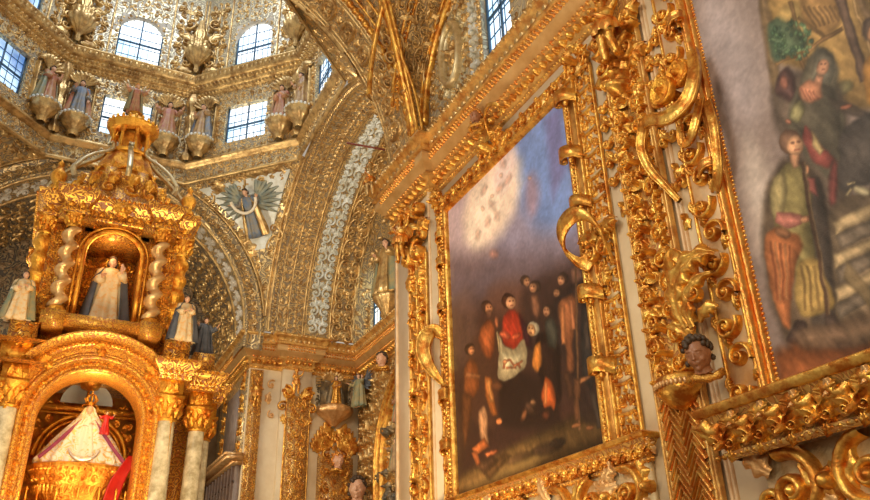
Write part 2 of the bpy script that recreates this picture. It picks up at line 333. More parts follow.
def field(A, u0, u1, v0, v1, c, rng, mask=None, lo=True, hs=.7, mirror=True):
    """a wall of mirrored scrollwork cells"""
    sp, cc, lf, bd = (SPl, CC, LFl, BDl) if lo else (SP, CC, LF, BD)
    nu = max(1, round((u1 - u0) / c)); nv = max(1, round((v1 - v0) / c)); cu = (u1 - u0) / nu; cv = (v1 - v0) / nv; cc_ = min(cu, cv)
    for i in range((nu + 1) // 2 if mirror else nu):
        for j in range(nv):
            k = rng.random(); an = rng.uniform(-.5, .5); an2 = rng.uniform(0, 6); fl = rng.choice((1, -1)); ka = rng.uniform(.8, 1.1)
            for s in ((1, -1) if mirror else (1,)):
                u = u0 + (i + .5) * cu
                if s < 0: u = u1 - (i + .5) * cu
                if s < 0 and abs(u - (u0 + (i + .5) * cu)) < 1e-6: continue
                v = v0 + (j + .5) * cv
                if mask is not None and not mask(u, v): continue
                if k < .55:
                    A.stamp(sp, u, v, s * (an + 1.5), cc_ * .40 * ka, mir=s * fl, hs=cc_ * .5 * hs)
                    A.stamp(lf, u, v, s * an2, cc_ * .55, mir=s, hs=cc_ * .5 * hs)
                elif k < .8:
                    A.stamp(cc, u, v, s * an, cc_ * .42 * ka, mir=s * fl, hs=cc_ * .5 * hs)
                    A.stamp(lf, u - s * .1 * cc_, v, s * (an2), cc_ * .5, mir=s, hs=cc_ * .5 * hs)
                else:
                    A.stamp(RO5, u, v, s * an2, cc_ * .26, hs=cc_ * .4 * hs)
                    for q in range(4): A.stamp(lf, u + math.cos(q * PI / 2 + .7) * cc_ * .22, v + math.sin(q * PI / 2 + .7) * cc_ * .22, s * 0 + q * PI / 2 + .7 - PI / 2, cc_ * .38, mir=s, hs=cc_ * .45 * hs)
                A.stamp(bd, u + cu * .48, v + cv * .48, 0, cc_ * .07, hs=cc_ * .16 * hs)
                A.stamp(lf, u + s * cu * .5, v - cv * .35, s * an, cc_ * .42, mir=-s, hs=cc_ * .4 * hs)
def sweep(name, path, prof, m, parent=None, closed=False):
    """moulding: profile (out, z) carried along a ground path, outwards to the left of travel, mitred"""
    path = np.array(path, float); prof = np.array(prof, float); N = len(path); rows = []
    for i in range(N):
        d0 = path[i] - path[i - 1] if (i or closed) else path[1] - path[0]; d1 = path[(i + 1) % N] - path[i] if (i < N - 1 or closed) else d0
        d0 = d0 / np.linalg.norm(d0); d1 = d1 / np.linalg.norm(d1); n0 = np.array([-d0[1], d0[0]]); n1 = np.array([-d1[1], d1[0]])
        nn = n0 + n1; nn /= max(.3, np.dot(nn, nn) / 2)
        rows.append(np.stack([path[i, 0] + nn[0] * prof[:, 0], path[i, 1] + nn[1] * prof[:, 0], prof[:, 1]], -1))
    # each corner twice so the corners stay sharp
    V = []; F = []; n = 0; P = len(prof)
    for i in range(N - (0 if closed else 1)):
        V += [rows[i], rows[(i + 1) % N]]; F.append(grid(2, P) + n); n += 2 * P
    o = mkmesh(name, np.concatenate(V), np.concatenate(F), m, parent, smooth=False)
    return o
def along(A, path, step, mo, z, out, sc, hs, inset=0, ang=0, su=1, alt=None):
    """stamps motifs along every run of a ground path, standing out of a vertical face"""
    path = np.array(path, float)
    for i in range(len(path) - 1):
        d = path[i + 1] - path[i]; L = np.linalg.norm(d); d = d / L; nn = np.array([-d[1], d[0]])
        k = max(1, round((L - 2 * inset) / step))
        sf = plane((*(path[i] + nn * out), z), (-d[0], -d[1], 0), (0, 0, 1))
        B = Acc()
        for j in range(k):
            B.stamp(mo if (alt is None or j % 2) else alt, -(inset + (j + .5) * (L - 2 * inset) / k), 0, ang, sc, hs=hs, su=su)
        A.add(onsurf(sf, np.concatenate(B.V)), np.concatenate(B.F))
def arc_profile(name, c, R0, prof, t0, t1, axis, m, parent=None, n=48):
    """archivolt: profile (dr, dy) swept along an arc. axis 'y': arc in XZ at Y; axis 'x': arc in YZ at X"""
    t = np.linspace(t0, t1, n); prof = np.array(prof); V = []
    for a in t:
        r = R0 + prof[:, 0]
        if axis == 'y': V.append(np.stack([c[0] + r * math.cos(a), c[1] + prof[:, 1], c[2] + r * math.sin(a)], -1))
        else: V.append(np.stack([c[0] + prof[:, 1], c[1] + r * math.cos(a), c[2] + r * math.sin(a)], -1))
    return mkmesh(name, np.concatenate(V), grid(n, len(prof)), m, parent, smooth=False)
# ================================================================ the setting
R = random.Random(7)
CX, CY, ZS = .45, 12.4, 7.8            # crossing centre, springing height
def boxo(name, a, b, m, parent=None):
    A = Acc(); A.box(a, b); return A.build(name, m, parent, smooth=False)
struct(boxo('floor', (-4.5, -3, -.2), (7, 20, 0), 'floor_tile'))
def holed(name, surf, u0, u1, v0, v1, hole, m, parent=None, n=2):
    """a wall face with one rectangular opening"""
    A = Acc(); a, b, c, d = hole
    for p, q, r, s in ((u0, a, v0, v1), (b, u1, v0, v1), (a, b, v0, c), (a, b, d, v1)):
        uu, vv = np.meshgrid(np.linspace(p, q, n), np.linspace(r, s, n), indexing='ij'); A.add(np.stack([uu.ravel(), vv.ravel(), uu.ravel() * 0], -1), grid(n, n))
    # reveals, .16 deep
    for p, q, r, s in ((a, a, c, d), (b, b, c, d), (a, b, c, c), (a, b, d, d)):
        A.add([(p, r, 0), (q, s, 0), (q, s, -.16), (p, r, -.16)], np.array([(0, 1, 2, 3)]))
    return A.build(name, m, parent, surf, smooth=False)
wi = [0]
def window(surf, a, b, c, d, arch, pane, bars=(5, 4), name=None, bm='iron_blue'):
    """window_n: pane behind, iron bars, arched head"""
    wi[0] += 1; A = Acc(); A.box((a, c, -.14), (b, d, -.12)); w = struct(A.build('window_%d' % wi[0], pane, None, surf, smooth=False))
    A = Acc(); u = (a + b) / 2; wd = b - a
    for i in range(1, bars[0]):
        x = a + wd * i / bars[0]; A.box((x - .005, c, -.11), (x + .005, d, -.098))
    for i in range(1, bars[1]):
        y = c + (d - c) * i / bars[1]; A.box((a, y - .007, -.115), (b, y + .007, -.103))
    A.box((u - .016, c, -.11), (u + .016, d, -.085)); A.box((a, (c + d) / 2 - .06, -.11), (b, (c + d) / 2 - .015, -.085))
    A.box((a, c, -.11), (a + .03, d, -.08)); A.box((b - .03, c, -.11), (b, d, -.08)); A.box((a, c, -.11), (b, c + .03, -.08))
    A.build('window_bars', bm, w, surf, smooth=False)
    if arch:
        A = Acc(); t = np.linspace(0, PI, 25); r = wd / 2; h = min(r, (d - c) * .35)
        inner = np.stack([u + r * np.cos(t), d - h + h * np.sin(t)], -1); outer = np.stack([np.clip(u + r * 1.6 * np.cos(t), a - .01, b + .01), np.where(np.sin(t) > .02, d + .01, d - h)], -1)
        for z0 in (0.0, ):
            V = np.concatenate([np.c_[inner, np.full(25, -.12)], np.c_[inner, np.full(25, .0)], np.c_[outer, np.full(25, .0)]]); A.add(V, grid(3, 25))
        A.build('arch_head', 'stucco_white', w, surf, smooth=False)
    return w
def win_frame(A, a, b, c, d, arch, w=.1, rng=R, mo=LF):
    """carved surround"""
    step = w * .8
    pts = [(a - w / 2, v, PI / 2) for v in np.arange(c, d - (0 if not arch else (b - a) * .4), step)] + [(b + w / 2, v, PI / 2) for v in np.arange(c, d - (0 if not arch else (b - a) * .4), step)]
    pts += [(u, c - w / 2, 0) for u in np.arange(a, b, step)]
    if arch:
        r = (b - a) / 2; h = min(r, (d - c) * .35)
        for t in np.arange(0, PI + .01, step / r): pts.append(((a + b) / 2 + (r + w / 2) * math.cos(t), d - h + (h + w / 2) * math.sin(t), t + PI / 2))
    else: pts += [(u, d + w / 2, 0) for u in np.arange(a, b, step)]
    for i, (u, v, an) in enumerate(pts):
        A.stamp(RO5 if i % 3 == 0 else mo, u, v, an + (.6 if i % 2 else 2.5), w * (.34 if i % 3 == 0 else .75), hs=w * .6)

# ---- right wall of the nave: lower part, upper lunette wall with its window
wall = struct(boxo('wall_right', (WALLX, -2, 0), (WALLX + .4, 8.75, 7.75), 'cream_plaster'))
nv = nave()
uw = (-6.74, -6.06, 8.2, 9.9)
up = struct(holed('wall_right_upper', nv, -8.6, 1, 7.7, 11.4, uw, 'carved_pale'))
window(nv, *uw, False, 'pane_sky', (5, 7))
A = Acc(); field(A, -8.5, -7.05, 7.9, 10.6, .26, R, hs=1.2, lo=False, mask=lambda u, v: ((u + 7.55) / .36) ** 2 + ((v - 9.05) / .62) ** 2 > 1); win_frame(A, *uw, False, .16); field(A, -5.8, -3, 7.95, 10.4, .45, R); A.build('wall_scrollwork', 'gold_old', up, nv)
A = Acc(); 
for v in np.arange(8.0, 10.4, .1): A.stamp(RO5, -6.80, v, 0, .04, hs=.06); A.stamp(RO5, -7.06, v, 0, .04, hs=.06)
A.build('wall_gilding', 'gold_old', up, nv)

# ---- piers and crossing walls below the cornice
pier = struct(boxo('wall_crossing_near', (4.12, 8.12, 0), (6.4, 9.3, 7.75), 'cream_plaster'))
tend = struct(boxo('wall_transept', (6.35, 8.9, 0), (6.8, 16.8, 7.75), 'cream_plaster'))
farw = struct(boxo('wall_crossing_far', (3.8, 16.3, 0), (6.4, 19.2, 7.75), 'cream_plaster'))
apse = struct(boxo('wall_back', (-3.2, 19.0, 0), (3.9, 19.4, 7.75), 'stucco_brown'))
lwall = struct(boxo('wall_left', (-3.3, 16.3, 0), (-2.9, 19.2, 7.75), 'cream_plaster'))

# ---- the great cornice
path = [(WALLX, -1.5), (WALLX, 8.12), (4.12, 8.12), (4.12, 9.3), (6.35, 9.3), (6.35, 16.3), (5.14, 16.3), (5.14, 16.12), (4.5, 16.12), (4.5, 16.3), (3.8, 16.3), (3.8, 19.0), (-2.9, 19.0), (-2.9, 16.3), (-6, 16.3)]
zb = 7.1
vis = path[:12]
corn = struct(sweep('trim_1', path, [(0, zb - .02), (.035, zb - .01), (.035, zb + .03), (.015, zb + .035), (.015, zb + .06), (.05, zb + .065), (.05, zb + .19), (.12, zb + .2), (.12, zb + .215), (.05, zb + .22)], 'gold_ground'))
sweep('corona', path, [(.05, zb + .22), (.10, zb + .225), (.20, zb + .33), (.22, zb + .335), (.22, zb + .46), (.19, zb + .465), (.19, zb + .48)], 'corona_gold', corn)
sweep('crown_moulding', path, [(.19, zb + .48), (.25, zb + .485), (.26, zb + .53), (.235, zb + .535), (.24, zb + .57), (.30, zb + .64), (.33, zb + .65), (.33, zb + .70), (0, zb + .74), (-.3, zb + .74)], 'gold_ground', corn)
A = Acc(); along(A, vis, .125, BD, zb + .125, .05, .05, .09); B = Acc(); along(B, vis, .115, BDl, zb + .125, .05, .012, .05); 
along(A, vis, .05, BDl, zb + .01, .035, .018, .02)
A.build('egg_row', 'gold_leaf', corn)
A = Acc(); along(A, vis, .115, LFs, zb + .51, .235, .155, .13, su=1.2); along(A, vis, .115, BDl, zb + .67, .32, .03, .04); A.build('leaf_row', 'gold_old', corn)
A = Acc(); along(A, vis, .06, BDl, zb + .365, .22, .026, .05); along(A, vis, .06, BDl, zb + .435, .22, .022, .04); along(A, vis, .08, BDl, zb + .22, .10, .03, .05); A.build('bead_rows', 'gold_red', corn)

# ---- near arch of the crossing (soffit with a chain of scrolled medallions) 
rN = 3.57
sN = lambda u, v: np.stack([CX + rN * np.cos(v / rN), 9.22 - u, ZS + rN * np.sin(v / rN)], -1)   # u towards the nave, v along the arc
near = struct(sheet('ceiling_near_arch', sN, 0, .72, 0, PI * rN, 'carved_near', 4, 64))
sg = onsurf(sN, np.array([[.3, 3.0, 1.0]]))[0]; sgn = 1 if np.hypot(sg[0] - CX, sg[2] - ZS) < rN else -1
sN_ = (lambda f, s: (lambda u, v: f(u, v)))(sN, 1)
def inward(surf, s):
    return surf if s > 0 else None
A = Acc(); B = Acc()
for i, v in enumerate(np.arange(.25, 5.4, .46)):
    A.stamp(CC, .36, v, PI / 2, .2, mir=1, hs=sgn * .14); A.stamp(SP, .36, v, R.uniform(0, 6), .15, hs=sgn * .13); A.stamp(CC, .36, v, -PI / 2, .2, mir=1, hs=sgn * .14)
    A.stamp(RO5, .36, v + .23, 0, .07, hs=sgn * .12)
    for s in (1, -1): A.stamp(LF, .36 + s * .14, v + .2, -s * .7, .2, mir=s, hs=sgn * .12)
for e in (0.03, .11, .62, .69): A.add(*[(lambda V, F: (V * [1, 1, sgn], F))(*relief_tube(np.stack([np.full(90, e), np.linspace(0, 5.6, 90)], -1), .02, .035))][0])
A.build('medallion_chain', 'gold_old', near, sN)
# rope moulding on the nave edge of the arch
t = np.linspace(0, PI * .62, 260); A = Acc(); A.tube(np.stack([CX + (rN + .02) * np.cos(t), 8.47 + 0 * t, ZS + (rN + .02) * np.sin(t)], -1), .05 + .014 * np.sin(np.arange(260) * 1.3), 8)
A.build('rope_moulding', 'gold_leaf', near)

# ---- nave vault: barrel crossed by the lunette over the window, with gilt groin ribs
def zn(x, y):
    h1 = ZS + np.sqrt(np.maximum(3.62 ** 2 - (x - CX) ** 2, 0)); q = np.maximum(1.95 ** 2 - (y - 6.45) ** 2, 0); h2 = 8.35 + np.sqrt(q) + (4.3 - x) * .28
    return h1, np.where(q > 0, h2, 0)
def sV(u, v):      # u = Y from 8.47 back, v = angle * radius from the right springing
    a = v / 3.62; x = CX + 3.62 * np.cos(a) + .2 * np.clip(1 - a / .3, 0, 1); y = 8.47 - u; h1, h2 = zn(np.minimum(x, CX + 3.6199), y); return np.stack([x, y, np.maximum(h1, h2)], -1)
vault = struct(sheet('ceiling_nave', sV, 0, 6.5, 0, 7.2, 'carved_near', 130, 130))
sg2 = onsurf(sV, np.array([[5.0, 4.0, .5]]))[0]; s2 = 1 if np.hypot(sg2[0] - CX, sg2[2] - ZS) < 3.6 else -1
A = Acc(); 
field(A, .1, 5.2, .35, 5.2, .38, R, hs=1.0 * s2, lo=False, mirror=False); A.build('vault_scrollwork', 'gold_old', vault, sV)
A = Acc()
for s in (1, -1):                                   # groins
    pts = []
    for x in np.linspace(4.05, 1.9, 40):
        h1 = ZS + math.sqrt(3.62 ** 2 - (x - CX) ** 2); q = h1 - 8.35 - (4.3 - x) * .28
        if q < 0: q = 0
        if q > 1.95: break
        pts.append((x - .02, 6.45 + s * math.sqrt(1.95 ** 2 - q * q), h1 - .03))
    A.tube(pts, .06, 8); P = np.array(pts)
    for off in (.13, -.13): A.tube(P + [0, off * .9, -.02], .028, 6)
t = np.linspace(0, PI, 60); A.tube(np.stack([4.2 + 0 * t, 6.45 + 1.93 * np.cos(t), 8.37 + 1.93 * np.sin(t)], -1), .06, 8)
for y in (8.3, 8.12): tt = np.linspace(.02, 1.9, 60); A.tube(np.stack([CX + 3.58 * np.cos(tt), y + 0 * tt, ZS + 3.58 * np.sin(tt)], -1), .025, 6)
A.build('vault_ribs', 'gold_leaf', vault)

# carving on the soffit of the window lunette
sL = lambda u, v: np.stack([4.25 - u, 6.45 + 1.95 * np.cos(v / 1.95), 8.35 + 1.95 * np.sin(v / 1.95) + (.05 + u) * .28], -1)
q_ = onsurf(sL, np.array([[.3, 3.06, .3]]))[0]; s5 = 1 if q_[2] < 10.3 else -1
A = Acc(); B = Acc()
for i, v in enumerate(np.arange(.15, 5.9, .2)):
    s = 1 if i % 2 else -1
    A.stamp(SP, .30 + s * .05, v, s * 1.2, .10, mir=s, hs=s5 * .16); A.stamp(LF, .30 - s * .08, v + .04, s * .8, .2, mir=-s, hs=s5 * .14); A.stamp(SP, .72 - s * .06, v, -s * 1.2, .11, mir=-s, hs=s5 * .16); A.stamp(LF, .72 + s * .06, v, -s * .8, .22, mir=s, hs=s5 * .15); A.stamp(BD, .3 + s * .12, v, 0, .03, hs=s5 * .1)
for v in np.arange(.1, 6, .07): B.stamp(BDl, .07, v, 0, .026, hs=s5 * .05); B.stamp(BDl, .51, v, 0, .022, hs=s5 * .04)
for e, w in ((.02, .02), (.12, .025), (.48, .02), (.56, .03), (.92, .04)): V, F = relief_tube(np.stack([np.full(60, e), np.linspace(0, 6.1, 60)], -1), w, w * 1.5); B.add(V * [1, 1, s5], F)
A.build('lunette_soffit_scrolls', 'gold_old', vault, sL); B.build('lunette_soffit_mouldings', 'gold_leaf', vault, sL)
A = Acc(); a = np.linspace(0, 2 * PI, 40)
for r, w in ((1, .05), (.78, .03)): A.add(*relief_tube(np.stack([-7.55 + .26 * r * np.cos(a), 9.05 + .52 * r * np.sin(a)], -1), w, w * 2.4, n=7))
for b in np.arange(0, 2 * PI, .45): A.stamp(LF, -7.55 + .30 * math.cos(b), 9.05 + .56 * math.sin(b), b - PI / 2 + .5, .2, hs=.2); A.stamp(SP, -7.55 + .36 * math.cos(b), 9.05 + .62 * math.sin(b), b, .07, hs=.12)
A.build('oval_medallion', 'gold_pale', up, nv)
A = Acc()
for k in range(9): A.stamp(LF, -7.55 + .08 * math.sin(k * 2.1), 8.75 + .07 * k, k * 2.4, .22, hs=.3, mir=1 if k % 2 else -1)
A.stamp(RO, -7.55, 9.05, 0, .1, hs=.3); A.build('medallion_leaves', 'gold_old', up, nv)
A = Acc()
for k, v in enumerate(np.arange(8.0, 10.4, .2)): s = 1 if k % 2 else -1; A.stamp(SC, -6.93, v, .4 * s, .11, mir=s, hs=.16); A.stamp(LF, -6.93 - s * .05, v + .08, s, .13, mir=s, hs=.12)
A.build('pale_scroll_strip', 'stucco_blue', up, nv)

# ---- transept vault with its carved bands
rT = 3.5
def sT(u, v): return np.stack([4.0 + u, CY + rT * np.cos(v / rT), ZS + rT * np.sin(v / rT)], -1)
tv = struct(sheet('ceiling_transept', sT, 0, 2.4, 0, PI * rT, 'carved_vault', 8, 64))
sg = onsurf(sT, np.array([[.3, 3.0, 1.0]]))[0]; s3 = 1 if np.hypot(sg[1] - CY, sg[2] - ZS) < rT else -1
def flip(mo): return (mo[0] * [1, 1, s3], mo[1])
Ag = Acc(); Ab = Acc(); Ao = Acc(); vmax = rT * 2.3
for e, w, h in ((.03, .03, .06), (.22, .02, .04), (.44, .02, .05), (.80, .025, .05), (.86, .02, .03), (1.42, .03, .07), (1.98, .035, .07)):
    Ag.add(*flip(relief_tube(np.stack([np.full(80, e), np.linspace(0, vmax, 80)], -1), w, h)))
for v in np.arange(0, vmax, .085): Ag.stamp(BDl, .125, v, 0, .036, hs=s3 * .06)
for v in np.arange(0, vmax, .17): Ag.stamp(LF, .33, v, .9, .16, hs=s3 * .12); Ag.stamp(LF, .33, v, -.9, .16, mir=-1, hs=s3 * .12)
for v in np.arange(0, vmax, .11): Ag.stamp(RO5, .62, v, 0, .045, hs=s3 * .06); 
for v in np.arange(0, vmax, .2): Ag.stamp(SP, .52, v, R.uniform(0, 6), .07, hs=s3 * .08); Ag.stamp(SP, .72, v, R.uniform(0, 6), .07, hs=s3 * .08)
for i, v in enumerate(np.arange(.2, vmax, .42)):
    for s in (1, -1):
        Ab.stamp(SP, 1.14 + s * .13, v, s * 1.2, .15, mir=s, hs=s3 * .2); Ab.stamp(CC, 1.14 + s * .17, v + .21, s * .2, .12, mir=-s, hs=s3 * .18); Ab.stamp(LF, 1.14 + s * .02, v + .1, -s * .8, .22, mir=s, hs=s3 * .18)
    Ab.stamp(RO5, 1.14, v + .21, 0, .07, hs=s3 * .12)
for i, v in enumerate(np.arange(.2, vmax, .5)):
    for s in (1, -1):
        Ao.stamp(CC, 1.70 + s * .12, v, s * .1, .22, mir=s, hs=s3 * .28); Ao.stamp(SP, 1.70 + s * .13, v + .25, -s * 1.2, .14, mir=-s, hs=s3 * .26); Ao.stamp(LF, 1.70, v - .1, -s * 1.0, .26, mir=s, hs=s3 * .16)
    Ao.stamp(HK, 1.70, v - .12, 0, .2, hs=s3 * .14)
for v in np.arange(0, vmax, .12): Ao.stamp(LFl, 2.2, v, R.uniform(-2, 2), .2, hs=s3 * .14)
Ag.build('gilt_bands', 'gold_old', tv, sT); Ab.build('pale_scroll_band', 'stucco_blue', tv, sT); Ao.build('large_scroll_band', 'gold_old', tv, sT)
# end wall above the cornice
sE = plane((6.35, 0, 0), (0, -1, 0), (0, 0, 1))
te = struct(holed('wall_transept_upper', sE, -16.0, -8.8, 7.7, 11.4, (-15.72, -15.02, 7.95, 9.45), 'carved_vault'))
window(sE, -15.72, -15.02, 7.95, 9.45, True, 'pane_warm', (4, 5))
A = Acc(); field(A, -15.9, -9, 7.9, 11.2, .40, R, mask=lambda u, v: not (-15.85 < u < -14.9 and v < 9.6) and (u + CY) ** 2 + (v - ZS) ** 2 < 3.4 ** 2, hs=.9); win_frame(A, -15.72, -15.02, 7.95, 9.45, True, .14)
A.build('lunette_scrollwork', 'gold_old', te, sE)

# ---- far arch over the altar, its soffit, the apse vault behind
far = struct(arc_profile('ceiling_far_arch', (CX, 16.0, ZS), 3.1, [(0, .9), (0, 0), (.03, -.05), (.06, -.03), (.08, 0), (.30, 0), (.32, -.05), (.36, -.05), (.38, 0), (.42, -.02), (.44, .05)], -.12, PI + .12, 'y', 'carved_vault'))
sF = lambda u, v: np.stack([CX + (3.19 - u) * np.cos(v), 16.0 + 0 * u, ZS + (3.19 - u) * np.sin(v)], -1)
A = Acc(); B = Acc()
def on_arc(A, r, a, mo, ang, sc, hs, mir=1, y=16.0):
    c, s = math.cos(a), math.sin(a); sf = plane((CX + r * c, y, ZS + r * s), (-s, 0, c) if False else (s, 0, -c), (c, 0, s)); T = Acc(); T.stamp(mo, 0, 0, ang, sc, mir, hs); A.add(onsurf(sf, np.concatenate(T.V)) , np.concatenate(T.F))
# check that relief stands towards the camera (-Y)
T = onsurf(plane((0, 0, 0), (0, 0, -1), (1, 0, 0)), np.array([[0., 0, 1.]]))[0]; fs = 1 if T[1] < 0 else -1
for i in range(72):
    a = PI * (i + .5) / 72
    on_arc(A, 3.29, a, SP if i % 2 else RO5, R.uniform(0, 6), .085 if i % 2 else .06, fs * .11); on_arc(A, 3.29 + (.05 if i % 2 else -.05), a, LF, R.uniform(0, 6), .12, fs * .1)
    on_arc(A, 3.44, a, BDl, 0, .026, fs * .05); on_arc(A, 3.44, a + PI / 144, BDl, 0, .026, fs * .05)
    on_arc(A, 3.14, a, BDl, 0, .02, fs * .05)
A.build('archivolt_carving', 'gold_old', far)
sA = lambda u, v: np.stack([CX + 3.1 * np.cos(v / 3.1), 16.0 + u, ZS + 3.1 * np.sin(v / 3.1)], -1)
sg = onsurf(sA, np.array([[.3, 3.0, 1.0]]))[0]; s4 = 1 if np.hypot(sg[0] - CX, sg[2] - ZS) < 3.1 else -1
av = struct(sheet('ceiling_apse', sA, .9, 3.1, 0, PI * 3.1, 'carved_apse', 8, 64))
A = Acc(); B = Acc()
for v in np.arange(.15, 9.7, .36):
    for s in (1, -1): A.stamp(SP, .42 + s * .16, v, s * 1.2, .15, mir=s, hs=s4 * .13); A.stamp(LF, .42, v + .05, -s * .9, .2, mir=s, hs=s4 * .12)
    A.stamp(RO5, .42, v + .18, 0, .06, hs=s4 * .1)
A.build('soffit_scrolls', 'stucco_white', far, sA)
for e in (.04, .8): B.add(*[(lambda V, F: (V * [1, 1, s4], F))(*relief_tube(np.stack([np.full(90, e), np.linspace(0, 9.7, 90)], -1), .03, .05))][0])
B.build('soffit_fillets', 'gold_old', far, sA)
A = Acc(); field(A, .95, 3.0, .1, 9.6, .34, R, hs=s4 * .9, mirror=False); A.build('vault_scrollwork', 'gold_old', av, sA)
sBk = plane((0, 19.0, 0), (1, 0, 0), (0, 0, 1)); ab = struct(sheet('wall_back_upper', sBk, -2.9, 3.8, 7.7, 11.2, 'carved_apse', 2, 2))
A = Acc(); field(A, -2.7, 3.6, 7.8, 10.9, .36, R, mask=lambda u, v: (u - CX) ** 2 + (v - ZS) ** 2 < 9.4, hs=1.1); A.build('lunette_scrollwork', 'stucco_brown', ab, sBk)

# ---- pendentives
def pend(name, P0, P1, t1, m, seed, chk, gild='gold_old'):
    """ruled surface between two arch curves P0(t), P1(t)"""
    def sP(u, v):     # v = t * 3.5, u = 0..1 measured in metres along the chord
        t = v / 3.5; a = P0(t); b = P1(t); L = np.linalg.norm(b - a, axis=-1)[:, None] + 1e-6; return a + (b - a) * (.5 + u[:, None] / L)
    uu, vv = np.meshgrid(np.linspace(-.5, .5, 20), np.linspace(0.01, t1 * 3.5, 40), indexing='ij'); t = vv.ravel() / 3.5; a = P0(t); b = P1(t)
    o = struct(mkmesh(name, a + (b - a) * (.5 + uu.ravel()[:, None]), grid(20, 40), m))
    n = onsurf(sP, np.array([[0., 2.5, 1.]]))[0] - sP(np.array([0.]), np.array([2.5]))[0]; sg = 1 if np.dot(n, chk) > 0 else -1
    return o, sP, sg, lambda t: float(np.linalg.norm(P1(np.array([t])) - P0(np.array([t]))))
arcF = lambda s, R_=3.5: (lambda t: np.stack([CX + s * R_ * np.cos(t), 16.0 + 0 * t, ZS + R_ * np.sin(t)], -1))
arcT = lambda x, s: (lambda t: np.stack([x + 0 * t, CY + s * 3.5 * np.cos(t), ZS + 3.5 * np.sin(t)], -1))
arcN = lambda s: (lambda t: np.stack([CX + s * 3.57 * np.cos(t), 9.22 + 0 * t, ZS + 3.57 * np.sin(t)], -1))
T1 = math.radians(67)
for nm, P0, P1, chk in (('ceiling_pendentive_ne', arcF(1), arcT(4.0, 1), (-1, -1, 0)), ('ceiling_pendentive_nw', arcT(-3.1, 1), arcF(-1), (1, -1, 0)), ('ceiling_pendentive_se', arcT(4.0, -1), arcN(1), (-1, 1, 0))):
    o, sP, sg, wd = pend(nm, P0, P1, T1, 'carved_vault', 1, chk)
    A = Acc()
    for t in np.arange(.16, T1, .07):
        w = wd(t); n = max(1, int(w / .25)); v = t * 3.5
        for i in range(n):
            u = (i + .5 - n / 2) * w / n
            if nm.endswith('ne') and t > .52 and abs(u) < w / 2 - .28 and t < T1 - .1: continue
            A.stamp((SPl, CC, LFl, RO5)[R.randrange(4)], u, v, R.uniform(0, 6), (.11, .1, .22, .08)[R.randrange(4)], mir=R.choice((1, -1)), hs=sg * .12)
            A.stamp(LFl, u, v, R.uniform(0, 6), .2, hs=sg * .12)
    for s in (1, -1):
        tt = np.linspace(.1, T1, 40); A.add(*[(lambda V, F: (V * [1, 1, sg], F))(*relief_tube(np.array([(s * (wd(q) / 2 - .05), q * 3.5) for q in tt]), .03, .07))][0])
    A.build('pendentive_carving', 'gold_old', o, sP)
    if nm.endswith('ne'): PNE = (o, sP, sg, wd)

# ---- drum: octagon of eight faces, two tiers of windows, ledge and cornice
OC = [(-.95, 15.65), (1.85, 15.65), (3.85, 13.65), (3.85, 10.85), (1.85, 8.85), (-.95, 8.85), (-2.95, 10.85), (-2.95, 13.65)]
order = [(OC[i], OC[(i + 1) % 8]) for i in range(8)]
names = ['north', 'northeast', 'east', 'southeast', 'south', 'southwest', 'west', 'northwest']
def dface(i):
    a, b = order[i]; d = np.array(b) - np.array(a); L = np.linalg.norm(d); d = d / L; m = (np.array(a) + np.array(b)) / 2
    return plane((m[0], m[1], 0), (d[0], d[1], 0), (0, 0, 1)), L
for i, nm in enumerate(names):
    sf, L = dface(i); hw = .52
    w = struct(holed('wall_drum_' + nm, sf, -L / 2, L / 2, 10.85, 13.35, (-hw, hw, 11.72, 12.72), 'carved_drum'))
    w2 = struct(holed('wall_dome_' + nm, sf, -L / 2, L / 2, 13.3, 17.4, (-.49, .49, 13.75, 15.12), 'carved_pale'))
    if i in (4, 5): continue
    window(sf, -hw, hw, 11.72, 12.72, False, 'pane_blue' if i == 7 else 'pane_sky', (6, 5))
    window(sf, -.49, .49, 13.75, 15.12, True, 'pane_blue' if i in (7,) else 'pane_sky', (7, 5))
    if i not in (7, 0, 1, 2): continue
    A = Acc(); field(A, -L / 2, L / 2, 11.35, 13.25, .20, R, mask=lambda u, v: not (abs(u) < hw + .1 and 11.62 < v < 12.85), hs=1.1); win_frame(A, -hw, hw, 11.72, 12.72, False, .12)
    A.build('drum_scrollwork', 'gold_old', w, sf)
    A = Acc(); field(A, -L / 2, L / 2, 10.88, 11.24, .2, R, hs=1.2); 
    for v in (10.9, 11.25): A.add(*relief_tube([(-L / 2, v), (L / 2, v)], .02, .04))
    A.build('frieze_carving', 'gold_old', w, sf)
    A = Acc(); win_frame(A, -.49, .49, 13.75, 15.12, True, .11)
    for s in (1, -1):
        for x in (.66, 1.36): A.add(*relief_tube([(s * x, 13.7), (s * x, 16.2)], .025, .05))
        candelabra(A, s * 1.01, 13.72, 16.0, .62, R, hi=False, hs=.9)
    field(A, -.6, .6, 15.25, 16.4, .25, R)
    A.build('dome_scrollwork', 'gold_old', w2, sf)
op = OC[::-1]    # travel clockwise seen from above so that 'left' points inwards
opath = [OC[6], OC[7], OC[0], OC[1], OC[2], OC[3], OC[4]]
opath = opath[::-1] if False else opath
def inwards(path):
    a, b = np.array(path[0]), np.array(path[1]); d = b - a; n = np.array([-d[1], d[0]]); return path if np.dot(n, np.array([CX, 12.25]) - a) > 0 else path[::-1]
opath = inwards(opath); pf2 = [(0, 13.16), (.04, 13.17), (.04, 13.26), (.07, 13.27), (.12, 13.32), (.12, 13.42), (.15, 13.43), (.23, 13.49), (.23, 13.60), (.27, 13.61), (.27, 13.65), (0, 13.68)]
dc = struct(sweep('trim_2', opath, pf2, 'gold_old'))
